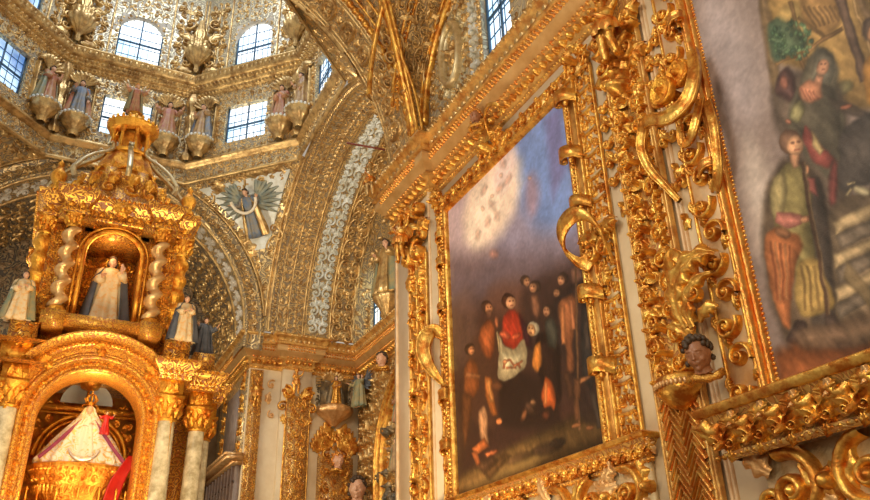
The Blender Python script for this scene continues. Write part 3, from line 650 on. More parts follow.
A = Acc(); along(A, opath, .11, BDl, 13.375, .12, .05, .08); along(A, opath, .12, LFs, 13.48, .23, .15, .12, su=1.1); along(A, opath, .09, BDl, 13.215, .04, .04, .06); along(A, opath, .07, BDl, 13.30, .09, .02, .05); A.build('dentils', 'gold_old', dc)
pf3 = [(0, 11.22), (.04, 11.24), (.05, 11.28), (.1, 11.3), (.12, 11.36), (0, 11.38)]
dl = struct(sweep('trim_3', opath, pf3, 'gold_old'))
pf4 = [(0, 10.82), (.04, 10.83), (.06, 10.88), (0, 10.9)]
dl2 = struct(sweep('trim_4', opath, pf4, 'gold_old'))
dome = Acc(); dome.lathe([(3.75 * math.cos(a), 17.3 + 3.4 * math.sin(a)) for a in np.linspace(0, PI / 2, 12)], (CX, 12.25, 0), 32); struct(dome.build('ceiling_dome', 'stucco_brown'))
# brushwork of the two canvases: polygons on the canvas in millimetres (u = -Y, v = Z), pigment (second canvas paled with glare haze), opacity, softness
PAINT = {
 1: [
  ([-8028,7082,-5078,6770,-5106,4823,-7887,5025],(148,138,160),1,0.166),
  ([-6196,6942,-5099,6656,-5204,5134,-5854,5377,-6312,6068],(122,146,204),1,0.159),
  ([-5569,6594,-5288,6597,-5316,5815,-5579,5610],(120,112,160),0.7,0.078),
  ([-6686,5875,-6798,5595,-7031,5457,-7338,5500,-7649,5726,-7878,6094,-7948,6506,-7826,6833,-7548,6968,-7208,6876,-6908,6604,-6723,6238],(196,172,176),0.85,0.212),
  ([-6265,5870,-6541,5716,-6882,5690,-7205,5811,-7417,6058,-7444,6367,-7269,6641,-6949,6795,-6586,6789,-6285,6636,-6118,6389,-6113,6113],(246,222,200),0.95,0.152),
  ([-6670,5945,-6841,5826,-7041,5786,-7220,5838,-7326,5974,-7326,6157,-7218,6336,-7033,6456,-6827,6487,-6656,6423,-6563,6285,-6569,6111],(255,236,215),0.95,0.115),
  ([-6223,6311,-6329,6223,-6459,6196,-6580,6239,-6659,6341,-6672,6478,-6614,6610,-6502,6699,-6368,6722,-6249,6673,-6177,6568,-6168,6436],(240,215,210),0.8,0.101),
  ([-5808,5794,-5844,5680,-5903,5614,-5970,5613,-6029,5679,-6063,5795,-6062,5932,-6026,6051,-5965,6118,-5895,6116,-5837,6045,-5806,5927],(178,140,150),0.7,0.091),
  ([-6846,6416,-6880,6397,-6920,6395,-6955,6410,-6975,6437,-6975,6471,-6955,6501,-6920,6519,-6880,6521,-6845,6506,-6826,6479,-6826,6446],(226,170,140),0.45,0.039),
  ([-6963,6431,-6986,6456,-6839,6472,-6816,6447],(200,150,140),0.35,0.026),
  ([-6692,6159,-6671,6110,-6668,6078,-6686,6069,-6719,6087,-6758,6126,-6794,6178,-6817,6227,-6820,6261,-6802,6270,-6768,6251,-6728,6210],(226,170,140),0.45,0.038),
  ([-6804,6140,-6826,6164,-6685,6183,-6663,6160],(200,150,140),0.35,0.025),
  ([-6507,6245,-6556,6245,-6603,6256,-6635,6277,-6643,6301,-6625,6322,-6586,6334,-6536,6334,-6490,6322,-6459,6302,-6451,6278,-6469,6258],(226,170,140),0.45,0.038),
  ([-6605,6262,-6627,6286,-6489,6304,-6469,6280],(200,150,140),0.35,0.025),
  ([-6800,5965,-6823,5939,-6854,5928,-6886,5937,-6910,5962,-6920,5997,-6911,6034,-6888,6061,-6856,6071,-6824,6062,-6800,6036,-6791,6001],(226,170,140),0.45,0.038),
  ([-6916,5971,-6939,5994,-6796,6015,-6774,5992],(200,150,140),0.35,0.025),
  ([-6598,5972,-6587,5928,-6594,5901,-6616,5896,-6647,5916,-6679,5955,-6704,6003,-6715,6047,-6708,6076,-6686,6080,-6654,6059,-6622,6020],(226,170,140),0.45,0.037),
  ([-6710,5959,-6731,5982,-6593,6003,-6572,5980],(200,150,140),0.35,0.025),
  ([-6325,6254,-6365,6245,-6407,6249,-6438,6266,-6451,6292,-6441,6318,-6412,6339,-6372,6348,-6330,6343,-6299,6326,-6287,6301,-6296,6275],(226,170,140),0.45,0.037),
  ([-6426,6269,-6446,6293,-6313,6310,-6293,6287],(200,150,140),0.35,0.025),
  ([-7039,5917,-7051,5883,-7076,5866,-7107,5870,-7136,5894,-7155,5933,-7159,5976,-7147,6010,-7122,6028,-7091,6023,-7062,5998,-7043,5959],(226,170,140),0.45,0.038),
  ([-7162,5917,-7186,5940,-7037,5963,-7014,5939],(200,150,140),0.35,0.026),
  ([-6390,6544,-6392,6504,-6407,6481,-6432,6482,-6461,6506,-6485,6548,-6499,6596,-6498,6637,-6482,6660,-6457,6659,-6428,6633,-6404,6591],(226,170,140),0.45,0.038),
  ([-6503,6544,-6524,6569,-6387,6583,-6367,6558],(200,150,140),0.35,0.026),
  ([-6687,6259,-6694,6247,-6711,6244,-6734,6252,-6755,6268,-6770,6288,-6774,6306,-6766,6319,-6749,6321,-6726,6313,-6705,6297,-6691,6277],(225,170,135),0.5,0.013),
  ([-6465,6405,-6472,6393,-6489,6391,-6510,6399,-6531,6415,-6545,6435,-6549,6453,-6541,6465,-6525,6468,-6503,6459,-6482,6443,-6469,6423],(225,170,135),0.5,0.013),
  ([-6903,6212,-6910,6200,-6928,6197,-6951,6205,-6973,6221,-6989,6241,-6994,6260,-6986,6272,-6968,6275,-6944,6267,-6922,6250,-6907,6230],(225,170,135),0.5,0.013),
  ([-5904,6057,-5911,6046,-5926,6044,-5945,6050,-5962,6064,-5974,6082,-5977,6099,-5970,6111,-5955,6113,-5936,6106,-5919,6092,-5907,6074],(225,170,135),0.5,0.012),
  ([-7977,6082,-5177,4856,-5245,4088,-7896,4900],(98,80,84),0.8,0.174),
  ([-7921,5300,-5110,4641,-5143,3045,-7914,3039],(62,40,32),1,0.256),
  ([-7195,4780,-7260,4564,-7392,4433,-7559,4421,-7720,4535,-7833,4752,-7862,5016,-7795,5252,-7650,5388,-7473,5386,-7313,5253,-7213,5030],(112,84,72),0.6,0.169),
  ([-6016,4683,-6092,4603,-6273,4591,-6520,4652,-6774,4777,-6963,4935,-7025,5081,-6937,5168,-6726,5170,-6462,5091,-6221,4959,-6061,4811],(118,76,56),0.55,0.132),
  ([-6665,5496,-6683,5473,-6724,5468,-6777,5484,-6830,5516,-6866,5556,-6878,5593,-6860,5617,-6818,5621,-6763,5604,-6711,5571,-6676,5532],(230,150,120),0.5,0.036),
  ([-7914,3039,-7825,3260,-6905,3354,-6075,3404,-5373,3413,-5086,3322,-5105,3036],(112,84,48),1,0.054),
  ([-7745,3097,-6927,3178,-6185,3241,-5856,3244,-6383,3076],(146,116,66),0.8,0.056),
  ([-5795,3198,-5821,3172,-5910,3158,-6039,3157,-6176,3173,-6285,3200,-6332,3231,-6303,3258,-6207,3272,-6072,3271,-5937,3254,-5836,3227],(58,42,30),0.95,0.036),
  ([-5771,3216,-5782,3199,-5822,3188,-5881,3187,-5944,3196,-5993,3212,-6015,3232,-6004,3250,-5962,3261,-5902,3261,-5840,3252,-5792,3236],(40,30,24),0.9,0.026),
  ([-6306,3218,-6328,3199,-6406,3185,-6522,3180,-6645,3186,-6744,3202,-6788,3223,-6764,3243,-6680,3257,-6561,3261,-6438,3254,-6346,3238],(70,50,34),0.8,0.037),
  ([-7330,3254,-6809,3334,-6683,3269,-7135,3117],(90,62,36),0.8,0.029),
  ([-6306,4910,-5842,4873,-5358,4729,-5084,4315,-5199,3438,-6116,3683,-6343,4369],(58,40,34),0.8,0.096),
  ([-7416,4675,-6891,4884,-6750,4622,-6816,4086,-6958,3591,-7496,3827,-7640,4326],(78,50,36),0.8,0.066),
  ([-6843,4203,-6246,4001,-5789,3643,-5834,3375,-6504,3485,-6873,3623],(40,27,22),0.9,0.058),
  ([-5372,4652,-5149,4438,-5160,3781,-5187,3221,-5539,3305,-5569,3815,-5781,4077,-5765,4584],(56,42,38),0.8,0.036),
  ([-6671,4754,-6524,4779,-6357,4682,-6238,4440,-6244,4271,-6546,4307,-6726,4477],(196,62,36),1,0.026),
  ([-6360,4660,-6184,4421,-6179,4208,-6314,4305],(60,30,34),1,0.031),
  ([-6408,4828,-6432,4793,-6484,4781,-6553,4796,-6620,4833,-6667,4885,-6680,4935,-6656,4971,-6601,4983,-6531,4967,-6465,4928,-6420,4878],(70,38,26),0.95,0.011),
  ([-6404,4806,-6421,4775,-6458,4762,-6506,4771,-6551,4798,-6583,4838,-6591,4879,-6574,4910,-6535,4922,-6487,4913,-6442,4885,-6411,4846],(230,165,120),1,0.011),
  ([-6433,4842,-6436,4838,-6443,4838,-6453,4841,-6462,4846,-6469,4851,-6471,4857,-6467,4860,-6460,4860,-6450,4857,-6441,4852,-6435,4847],(70,35,25),0.8,0.005),
  ([-6493,4862,-6496,4859,-6503,4858,-6513,4861,-6522,4866,-6529,4872,-6531,4877,-6528,4880,-6521,4880,-6511,4877,-6501,4872,-6495,4867],(70,35,25),0.8,0.005),
  ([-6507,4809,-6506,4818,-6458,4800,-6459,4790],(140,50,40),0.8,0.005),
  ([-6561,4466,-6593,4464,-6642,4481,-6696,4512,-6741,4549,-6763,4582,-6757,4601,-6724,4603,-6673,4585,-6619,4553,-6576,4517,-6555,4485],(226,110,70),0.9,0.022),
  ([-6365,4436,-6365,4418,-6386,4405,-6425,4401,-6470,4407,-6511,4421,-6535,4440,-6536,4458,-6513,4471,-6474,4475,-6428,4469,-6388,4455],(220,100,60),0.9,0.021),
  ([-6792,4625,-6711,4438,-6505,4315,-6304,4377,-6270,4217,-6308,4082,-6544,4027,-6740,4042,-6873,4124,-6800,4389],(226,200,150),1,0.016),
  ([-6777,4404,-6551,4265,-6357,4266,-6414,4136,-6705,4161],(250,230,180),0.8,0.031),
  ([-6707,4227,-6723,4254,-6603,4249,-6587,4222],(176,96,60),0.9,0.01),
  ([-6613,4235,-6577,4236,-6509,4151,-6545,4149],(176,96,60),0.9,0.01),
  ([-6684,4164,-6681,4187,-6491,4129,-6494,4106],(176,96,60),0.9,0.01),
  ([-6518,4137,-6537,4163,-6382,4167,-6364,4142],(176,96,60),0.9,0.01),
  ([-6713,4274,-6670,4258,-6700,4180,-6743,4196],(176,96,60),0.9,0.011),
  ([-6485,4174,-6447,4172,-6401,4095,-6438,4096],(176,96,60),0.9,0.01),
  ([-6647,4230,-6655,4220,-6673,4216,-6697,4220,-6720,4230,-6736,4245,-6741,4260,-6733,4270,-6715,4274,-6691,4270,-6668,4259,-6652,4245],(220,150,100),1,0.011),
  ([-6833,4639,-6792,4626,-6780,4384,-6820,4395],(200,170,120),0.9,0.011),
  ([-7147,4799,-6984,4847,-6844,4725,-6899,4445,-6997,4340,-7155,4506,-7204,4687],(176,92,48),0.95,0.034),
  ([-6873,4937,-6894,4906,-6942,4896,-7006,4910,-7068,4943,-7112,4989,-7125,5034,-7104,5066,-7054,5075,-6989,5061,-6928,5026,-6886,4981],(80,50,36),0.95,0.012),
  ([-6869,4917,-6884,4890,-6918,4879,-6962,4887,-7004,4912,-7034,4947,-7042,4983,-7027,5010,-6992,5021,-6948,5013,-6905,4987,-6877,4952],(205,135,90),1,0.012),
  ([-6896,4949,-6899,4946,-6906,4946,-6915,4948,-6923,4953,-6929,4958,-6931,4962,-6929,4965,-6922,4965,-6913,4963,-6904,4958,-6898,4953],(70,35,25),0.8,0.006),
  ([-6952,4967,-6954,4964,-6961,4964,-6970,4967,-6979,4971,-6985,4976,-6987,4981,-6985,4984,-6978,4984,-6969,4981,-6960,4977,-6954,4972],(70,35,25),0.8,0.006),
  ([-6964,4921,-6963,4929,-6919,4912,-6920,4904],(140,50,40),0.8,0.006),
  ([-6894,4861,-6905,4836,-6931,4823,-6964,4828,-6995,4847,-7016,4877,-7022,4909,-7010,4935,-6984,4947,-6951,4942,-6920,4922,-6899,4893],(120,80,60),0.8,0.023),
  ([-6760,4718,-6769,4686,-6787,4667,-6809,4666,-6828,4682,-6840,4712,-6842,4747,-6832,4779,-6814,4798,-6793,4799,-6773,4783,-6761,4753],(190,110,70),0.8,0.022),
  ([-7582,4428,-7430,4524,-7257,4398,-7238,4141,-7383,4045,-7605,4175],(156,86,44),0.95,0.034),
  ([-7306,4590,-7325,4562,-7370,4551,-7430,4562,-7489,4590,-7531,4629,-7544,4668,-7525,4697,-7478,4707,-7417,4696,-7359,4667,-7319,4628],(70,44,30),0.95,0.012),
  ([-7302,4572,-7315,4548,-7347,4537,-7388,4543,-7429,4563,-7457,4594,-7466,4626,-7452,4650,-7420,4661,-7378,4655,-7338,4634,-7310,4603],(206,136,88),1,0.012),
  ([-7328,4600,-7330,4597,-7337,4597,-7345,4599,-7353,4602,-7359,4607,-7361,4611,-7359,4613,-7352,4613,-7344,4611,-7336,4608,-7330,4604],(70,35,25),0.8,0.006),
  ([-7380,4614,-7383,4612,-7389,4611,-7398,4613,-7406,4617,-7412,4621,-7414,4625,-7412,4628,-7405,4628,-7397,4626,-7388,4623,-7382,4618],(70,35,25),0.8,0.006),
  ([-7391,4573,-7390,4580,-7348,4566,-7349,4559],(140,50,40),0.8,0.006),
  ([-7557,4338,-7522,4397,-7216,4259,-7239,4221],(214,134,80),0.95,0.017),
  ([-7652,4188,-7426,4080,-7506,3719,-7661,3533,-7679,3872],(120,72,40),0.8,0.044),
  ([-7140,4225,-6975,4154,-6961,3910,-6900,3734,-7021,3754,-7126,3954],(206,116,54),1,0.021),
  ([-6830,3643,-6852,3632,-6883,3631,-6916,3640,-6941,3656,-6952,3676,-6945,3694,-6923,3705,-6892,3705,-6859,3696,-6834,3680,-6823,3660],(226,134,76),1,0.01),
  ([-7107,4166,-7015,4148,-6960,3892,-7049,3907],(236,156,84),0.9,0.016),
  ([-6765,4006,-6784,3979,-6830,3969,-6891,3977,-6950,4002,-6993,4038,-7006,4075,-6985,4102,-6938,4112,-6876,4103,-6817,4077,-6776,4042],(110,66,40),0.8,0.032),
  ([-7311,3870,-7173,3922,-7103,3774,-7142,3613,-7099,3436,-7298,3563],(196,140,96),0.95,0.021),
  ([-7391,3421,-7490,3510,-7213,3565,-7096,3456],(206,112,58),1,0.016),
  ([-7507,3468,-7374,3463,-7299,3298,-7396,3300],(200,110,60),1,0.016),
  ([-7166,3339,-7215,3405,-6957,3403,-6927,3361],(190,104,60),0.9,0.02),
  ([-7411,3311,-7068,3347,-6954,3283,-7251,3198],(96,66,44),0.9,0.03),
  ([-6089,4324,-5895,4318,-5711,4103,-5766,3589,-5927,3595,-6087,3873,-6159,4097],(46,30,24),1,0.029),
  ([-6015,4373,-6035,4343,-6078,4331,-6134,4341,-6187,4369,-6224,4410,-6234,4451,-6214,4481,-6169,4493,-6113,4482,-6060,4453,-6024,4413],(214,196,160),0.95,0.01),
  ([-6089,4381,-6103,4355,-6134,4343,-6174,4349,-6211,4370,-6236,4402,-6242,4436,-6227,4462,-6196,4474,-6156,4468,-6119,4446,-6094,4415],(226,166,110),1,0.01),
  ([-6181,4435,-6183,4432,-6189,4432,-6198,4434,-6205,4437,-6211,4442,-6212,4446,-6210,4449,-6204,4449,-6196,4447,-6188,4444,-6182,4439],(70,35,25),0.8,0.005),
  ([-6132,4415,-6135,4412,-6141,4411,-6149,4413,-6156,4417,-6162,4422,-6163,4426,-6161,4428,-6155,4429,-6147,4427,-6139,4423,-6134,4419],(70,35,25),0.8,0.005),
  ([-6163,4385,-6164,4377,-6204,4391,-6203,4399],(140,50,40),0.8,0.005),
  ([-6139,4236,-6010,4255,-6027,4035,-6112,3940,-6203,4049],(222,136,60),1,0.02),
  ([-5998,3886,-5907,3820,-5852,3650,-5908,3514,-5962,3585,-6062,3591,-6094,3716],(206,96,44),1,0.018),
  ([-6014,3832,-5968,3818,-6017,3618,-6063,3631],(240,150,84),0.8,0.014),
  ([-6213,3643,-6212,3603,-6234,3577,-6273,3570,-6319,3585,-6359,3619,-6384,3662,-6385,3702,-6363,3730,-6323,3736,-6277,3720,-6236,3686],(84,58,42),0.9,0.029),
  ([-6363,3592,-6387,3570,-6418,3560,-6448,3563,-6469,3580,-6474,3605,-6463,3632,-6438,3654,-6407,3665,-6377,3661,-6357,3644,-6352,3619],(150,92,56),0.8,0.024),
  ([-6186,3682,-6195,3670,-6216,3665,-6242,3667,-6267,3678,-6284,3693,-6289,3710,-6280,3722,-6260,3728,-6233,3725,-6208,3714,-6191,3698],(170,120,80),0.8,0.019),
  ([-5975,3503,-5988,3482,-6014,3471,-6047,3473,-6079,3487,-6100,3510,-6105,3535,-6093,3556,-6066,3567,-6032,3565,-6001,3550,-5980,3528],(104,56,36),0.8,0.027),
  ([-6111,4942,-6127,4918,-6163,4910,-6209,4920,-6253,4947,-6283,4983,-6291,5018,-6275,5043,-6238,5050,-6192,5039,-6148,5012,-6119,4976],(74,52,40),0.95,0.011),
  ([-6108,4926,-6120,4905,-6145,4896,-6177,4902,-6208,4922,-6228,4950,-6233,4978,-6221,4999,-6195,5008,-6163,5001,-6133,4982,-6113,4954],(190,134,96),1,0.011),
  ([-6127,4951,-6129,4949,-6134,4949,-6141,4951,-6147,4954,-6151,4958,-6153,4962,-6151,4964,-6146,4964,-6139,4962,-6133,4959,-6129,4955],(70,35,25),0.8,0.005),
  ([-6167,4966,-6169,4963,-6174,4963,-6181,4965,-6187,4969,-6192,4973,-6193,4976,-6191,4978,-6186,4979,-6179,4977,-6173,4973,-6169,4969],(70,35,25),0.8,0.005),
  ([-6178,4929,-6177,4936,-6145,4922,-6146,4916],(140,50,40),0.8,0.005),
  ([-5928,4800,-5946,4773,-5985,4764,-6034,4775,-6082,4803,-6115,4842,-6123,4881,-6105,4908,-6065,4917,-6015,4905,-5967,4876,-5936,4838],(74,52,40),0.95,0.01),
  ([-5994,4811,-6007,4787,-6035,4777,-6070,4784,-6103,4805,-6126,4836,-6131,4867,-6118,4891,-6089,4901,-6054,4894,-6021,4872,-5999,4842],(190,134,96),1,0.01),
  ([-6076,4864,-6078,4862,-6084,4861,-6091,4863,-6098,4867,-6103,4872,-6104,4876,-6102,4878,-6096,4878,-6089,4876,-6082,4872,-6077,4868],(70,35,25),0.8,0.005),
  ([-6032,4843,-6035,4841,-6040,4841,-6047,4843,-6054,4846,-6059,4851,-6060,4855,-6058,4857,-6053,4857,-6045,4855,-6039,4851,-6034,4847],(70,35,25),0.8,0.005),
  ([-6061,4817,-6062,4810,-6097,4824,-6096,4831],(140,50,40),0.8,0.005),
  ([-5761,4476,-5776,4452,-5810,4443,-5854,4451,-5895,4474,-5923,4507,-5930,4540,-5914,4565,-5879,4574,-5835,4565,-5794,4541,-5767,4508],(74,52,40),0.95,0.01),
  ([-5818,4483,-5830,4462,-5854,4453,-5885,4458,-5913,4475,-5933,4501,-5937,4528,-5925,4550,-5900,4559,-5869,4554,-5841,4536,-5822,4510],(190,134,96),1,0.01),
  ([-5889,4527,-5891,4525,-5896,4525,-5902,4526,-5908,4529,-5912,4533,-5913,4537,-5911,4539,-5906,4539,-5900,4537,-5894,4534,-5890,4531],(70,35,25),0.8,0.005),
  ([-5851,4510,-5853,4508,-5858,4508,-5864,4510,-5870,4513,-5874,4516,-5875,4520,-5873,4522,-5869,4522,-5862,4521,-5856,4518,-5852,4514],(70,35,25),0.8,0.005),
  ([-5876,4487,-5877,4480,-5907,4492,-5906,4498],(140,50,40),0.8,0.005),
  ([-5464,4691,-5481,4666,-5516,4657,-5561,4667,-5603,4693,-5632,4729,-5638,4765,-5621,4791,-5585,4800,-5540,4790,-5498,4763,-5470,4727],(74,52,40),0.95,0.01),
  ([-5523,4701,-5536,4678,-5561,4669,-5593,4675,-5622,4694,-5642,4723,-5646,4752,-5633,4775,-5607,4784,-5575,4778,-5546,4758,-5527,4730],(190,134,96),1,0.01),
  ([-5596,4750,-5598,4748,-5603,4747,-5609,4749,-5616,4753,-5620,4757,-5621,4761,-5619,4763,-5614,4763,-5607,4761,-5601,4758,-5597,4754],(70,35,25),0.8,0.005),
  ([-5557,4731,-5559,4729,-5564,4728,-5571,4730,-5577,4734,-5581,4738,-5582,4741,-5580,4744,-5575,4744,-5569,4742,-5563,4739,-5558,4735],(70,35,25),0.8,0.005),
  ([-5583,4706,-5584,4699,-5616,4712,-5615,4719],(140,50,40),0.8,0.005),
  ([-5584,4603,-5598,4583,-5627,4575,-5663,4583,-5697,4604,-5721,4632,-5726,4661,-5713,4682,-5683,4690,-5646,4681,-5612,4660,-5589,4632],(74,52,40),0.95,0.01),
  ([-5633,4611,-5643,4593,-5663,4585,-5689,4589,-5713,4605,-5729,4627,-5732,4651,-5722,4669,-5701,4677,-5675,4672,-5651,4656,-5636,4634],(190,134,96),1,0.01),
  ([-5692,4649,-5694,4648,-5698,4647,-5703,4649,-5708,4651,-5711,4655,-5712,4658,-5711,4659,-5707,4660,-5701,4658,-5696,4656,-5693,4652],(70,35,25),0.8,0.005),
  ([-5660,4634,-5662,4633,-5666,4632,-5671,4634,-5676,4636,-5680,4640,-5681,4643,-5679,4644,-5675,4645,-5670,4643,-5665,4641,-5661,4637],(70,35,25),0.8,0.005),
  ([-5681,4614,-5682,4609,-5708,4619,-5707,4625],(140,50,40),0.8,0.005),
  ([-5205,4471,-5221,4447,-5254,4437,-5295,4446,-5335,4470,-5361,4503,-5366,4537,-5350,4562,-5316,4571,-5274,4562,-5235,4538,-5210,4505],(74,52,40),0.95,0.009),
  ([-5260,4479,-5272,4457,-5296,4448,-5325,4453,-5352,4470,-5370,4497,-5373,4525,-5361,4547,-5337,4556,-5307,4551,-5280,4533,-5263,4506],(190,134,96),1,0.009),
  ([-5327,4524,-5329,4522,-5334,4521,-5340,4523,-5345,4526,-5349,4530,-5350,4533,-5348,4535,-5344,4536,-5338,4534,-5332,4531,-5328,4527],(70,35,25),0.8,0.005),
  ([-5291,4507,-5293,4504,-5298,4504,-5304,4506,-5309,4509,-5313,4513,-5314,4516,-5312,4518,-5308,4519,-5302,4517,-5296,4514,-5292,4510],(70,35,25),0.8,0.005),
  ([-5316,4482,-5317,4476,-5346,4488,-5345,4494],(140,50,40),0.8,0.005),
  ([-6133,4773,-6007,4744,-5960,4574,-6027,4493,-6111,4545],(150,100,72),0.9,0.031),
  ([-5929,4435,-5791,4426,-5718,4256,-5781,4077,-5902,4167],(72,72,62),0.9,0.029),
  ([-5672,4526,-5474,4530,-5380,4432,-5428,4251,-5530,4033,-5542,3788,-5646,3820,-5626,4124,-5689,4327],(164,100,62),0.95,0.023),
  ([-5654,4476,-5579,4450,-5612,4071,-5686,4093],(196,124,76),0.9,0.014),
  ([-5514,4482,-5454,4463,-5445,4161,-5504,4177],(190,120,80),0.9,0.014),
  ([-5433,4762,-5316,4784,-5251,4621,-5305,4583,-5427,4613],(130,92,74),0.9,0.019),
  ([-5353,4853,-5321,4838,-5546,3262,-5577,3269],(146,104,70),0.95,0.007),
  ([-5307,4403,-5208,4286,-5207,3980,-5233,3695,-5320,3541,-5440,3684,-5403,4048],(50,46,44),1,0.026),
  ([-5327,4212,-5242,4184,-5265,3908,-5349,3932],(76,64,56),0.9,0.018),
  ([-5485,3654,-5515,3712,-5332,3706,-5311,3664],(170,112,70),0.95,0.013),
  ([-5555,3736,-5462,3709,-5543,3350,-5606,3365],(116,76,50),0.95,0.013),
  ([-5361,3547,-5279,3535,-5244,3212,-5297,3218],(70,60,52),1,0.012),
  ([-5525,3309,-5533,3299,-5558,3293,-5594,3295,-5630,3303,-5658,3315,-5669,3328,-5661,3338,-5635,3343,-5599,3342,-5563,3334,-5536,3322],(150,96,58),0.9,0.009),
  ([-5337,3238,-5345,3228,-5369,3223,-5403,3224,-5437,3231,-5463,3243,-5474,3255,-5466,3266,-5441,3271,-5407,3269,-5372,3262,-5347,3250],(120,76,48),0.9,0.008),
  ([-5707,3832,-5616,3817,-5569,3561,-5657,3572],(90,60,42),0.9,0.018),
 ],
 2: [  # colours lightened towards a pale haze, standing in for glare on this canvas
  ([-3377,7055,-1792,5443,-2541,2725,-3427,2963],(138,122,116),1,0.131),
  ([-2958,5457,-2986,5156,-3062,4966,-3169,4926,-3282,5052,-3375,5324,-3419,5681,-3398,6025,-3313,6246,-3192,6273,-3072,6104,-2988,5802],(168,156,158),0.85,0.179),
  ([-3097,4173,-3136,3962,-3193,3820,-3254,3780,-3303,3854,-3328,4027,-3321,4257,-3281,4483,-3221,4637,-3156,4675,-3107,4586,-3086,4401],(206,190,178),0.8,0.111),
  ([-3140,4558,-3162,4407,-3200,4305,-3243,4278,-3282,4334,-3305,4461,-3306,4626,-3285,4786,-3245,4894,-3200,4920,-3161,4856,-3139,4723],(190,178,170),0.6,0.088),
  ([-3280,5269,-3284,5170,-3302,5105,-3328,5088,-3355,5126,-3378,5209,-3389,5315,-3385,5417,-3367,5486,-3340,5502,-3311,5461,-3289,5375],(70,58,54),0.6,0.065),
  ([-2702,6368,-1897,5550,-2242,4451,-2417,4570,-2480,4733,-2660,5076,-2810,5224,-2796,5740],(183,148,93),1,0.035),
  ([-2779,6232,-2701,6156,-2830,5026,-2908,5064],(147,122,91),1,0.023),
  ([-2705,5661,-2513,5587,-2496,5298,-2619,5220,-2782,5258],(195,164,105),1,0.037),
  ([-2503,5865,-2224,5508,-2288,5194,-2421,5166,-2536,5331],(164,128,83),0.9,0.021),
  ([-2505,5520,-2492,5517,-2459,5289,-2471,5291],(122,95,66),0.8,0.006),
  ([-2472,5489,-2459,5486,-2428,5273,-2440,5276],(122,95,66),0.8,0.006),
  ([-2439,5458,-2426,5455,-2397,5258,-2409,5260],(122,95,66),0.8,0.006),
  ([-2406,5428,-2394,5425,-2366,5243,-2378,5245],(122,95,66),0.8,0.006),
  ([-2374,5398,-2362,5396,-2336,5228,-2348,5230],(122,95,66),0.8,0.006),
  ([-2343,5369,-2331,5367,-2307,5214,-2318,5215],(122,95,66),0.8,0.006),
  ([-2312,5340,-2300,5338,-2277,5199,-2288,5201],(122,95,66),0.8,0.006),
  ([-2281,5311,-2270,5310,-2248,5185,-2259,5186],(122,95,66),0.8,0.006),
  ([-2576,5461,-2555,5470,-2411,5171,-2431,5161],(129,102,69),0.9,0.007),
  ([-2578,5155,-2586,5191,-2303,5170,-2297,5136],(136,105,71),0.9,0.007),
  ([-2603,5643,-2571,5625,-2587,5094,-2618,5108],(129,100,69),0.8,0.007),
  ([-2829,5225,-2835,5258,-2612,5210,-2607,5178],(138,107,73),0.9,0.007),
  ([-2658,5199,-2629,5190,-2615,5005,-2644,5013],(136,105,71),0.9,0.007),
  ([-2288,5553,-2222,5521,-2232,4686,-2293,4706],(98,79,67),1,0.01),
  ([-2188,5469,-2163,5457,-2163,4705,-2186,4713],(155,128,90),0.9,0.01),
  ([-2165,5439,-2115,5421,-2091,4894,-2138,4907],(116,95,74),0.8,0.02),
  ([-2334,4741,-2342,4715,-2370,4697,-2413,4693,-2458,4704,-2495,4727,-2512,4757,-2505,4784,-2475,4802,-2432,4805,-2386,4793,-2350,4770],(129,126,91),0.8,0.02),
  ([-2815,5601,-2723,5600,-2630,5483,-2558,5313,-2552,5219,-2683,5235,-2820,5251,-2840,5376],(86,110,88),0.9,0.022),
  ([-2572,5261,-2576,5280,-2567,5298,-2551,5301,-2541,5288,-2544,5268,-2557,5256],(121,147,110),0.85,0.009),
  ([-2668,5257,-2666,5274,-2651,5279,-2635,5268,-2629,5250,-2638,5238,-2656,5241],(76,102,79),0.85,0.009),
  ([-2681,5175,-2674,5184,-2655,5186,-2638,5178,-2635,5167,-2649,5161,-2670,5165],(98,128,93),0.85,0.009),
  ([-2743,5459,-2734,5468,-2716,5461,-2703,5442,-2704,5426,-2720,5425,-2737,5439],(98,128,93),0.85,0.009),
  ([-2587,5429,-2596,5432,-2605,5446,-2607,5460,-2601,5464,-2591,5454,-2585,5439],(121,147,110),0.85,0.009),
  ([-2556,5343,-2564,5362,-2560,5384,-2546,5392,-2533,5380,-2531,5357,-2541,5341],(121,147,110),0.85,0.009),
  ([-2639,5252,-2651,5262,-2658,5282,-2655,5298,-2644,5297,-2633,5280,-2631,5260],(121,147,110),0.85,0.009),
  ([-2681,5227,-2692,5232,-2705,5251,-2710,5270,-2703,5274,-2690,5260,-2680,5239],(98,128,93),0.85,0.009),
  ([-2758,5302,-2770,5311,-2781,5333,-2782,5352,-2774,5354,-2761,5337,-2754,5314],(67,88,73),0.85,0.009),
  ([-2546,5174,-2556,5188,-2556,5203,-2545,5206,-2532,5196,-2527,5180,-2534,5170],(121,147,110),0.85,0.009),
  ([-2656,5157,-2659,5174,-2649,5183,-2634,5177,-2626,5161,-2630,5146,-2643,5144],(67,88,73),0.85,0.009),
  ([-2803,5302,-2798,5316,-2784,5316,-2771,5301,-2769,5284,-2779,5276,-2794,5284],(67,88,73),0.85,0.009),
  ([-2701,5381,-2713,5388,-2724,5409,-2727,5427,-2719,5430,-2706,5415,-2698,5393],(121,147,110),0.85,0.009),
  ([-2644,5368,-2656,5365,-2666,5375,-2667,5390,-2657,5400,-2645,5396,-2639,5382],(67,88,73),0.85,0.009),
  ([-2719,5432,-2729,5443,-2737,5468,-2737,5487,-2729,5486,-2719,5466,-2715,5442],(67,88,73),0.85,0.009),
  ([-2571,5403,-2570,5419,-2560,5422,-2549,5410,-2545,5392,-2551,5382,-2563,5387],(76,102,79),0.85,0.009),
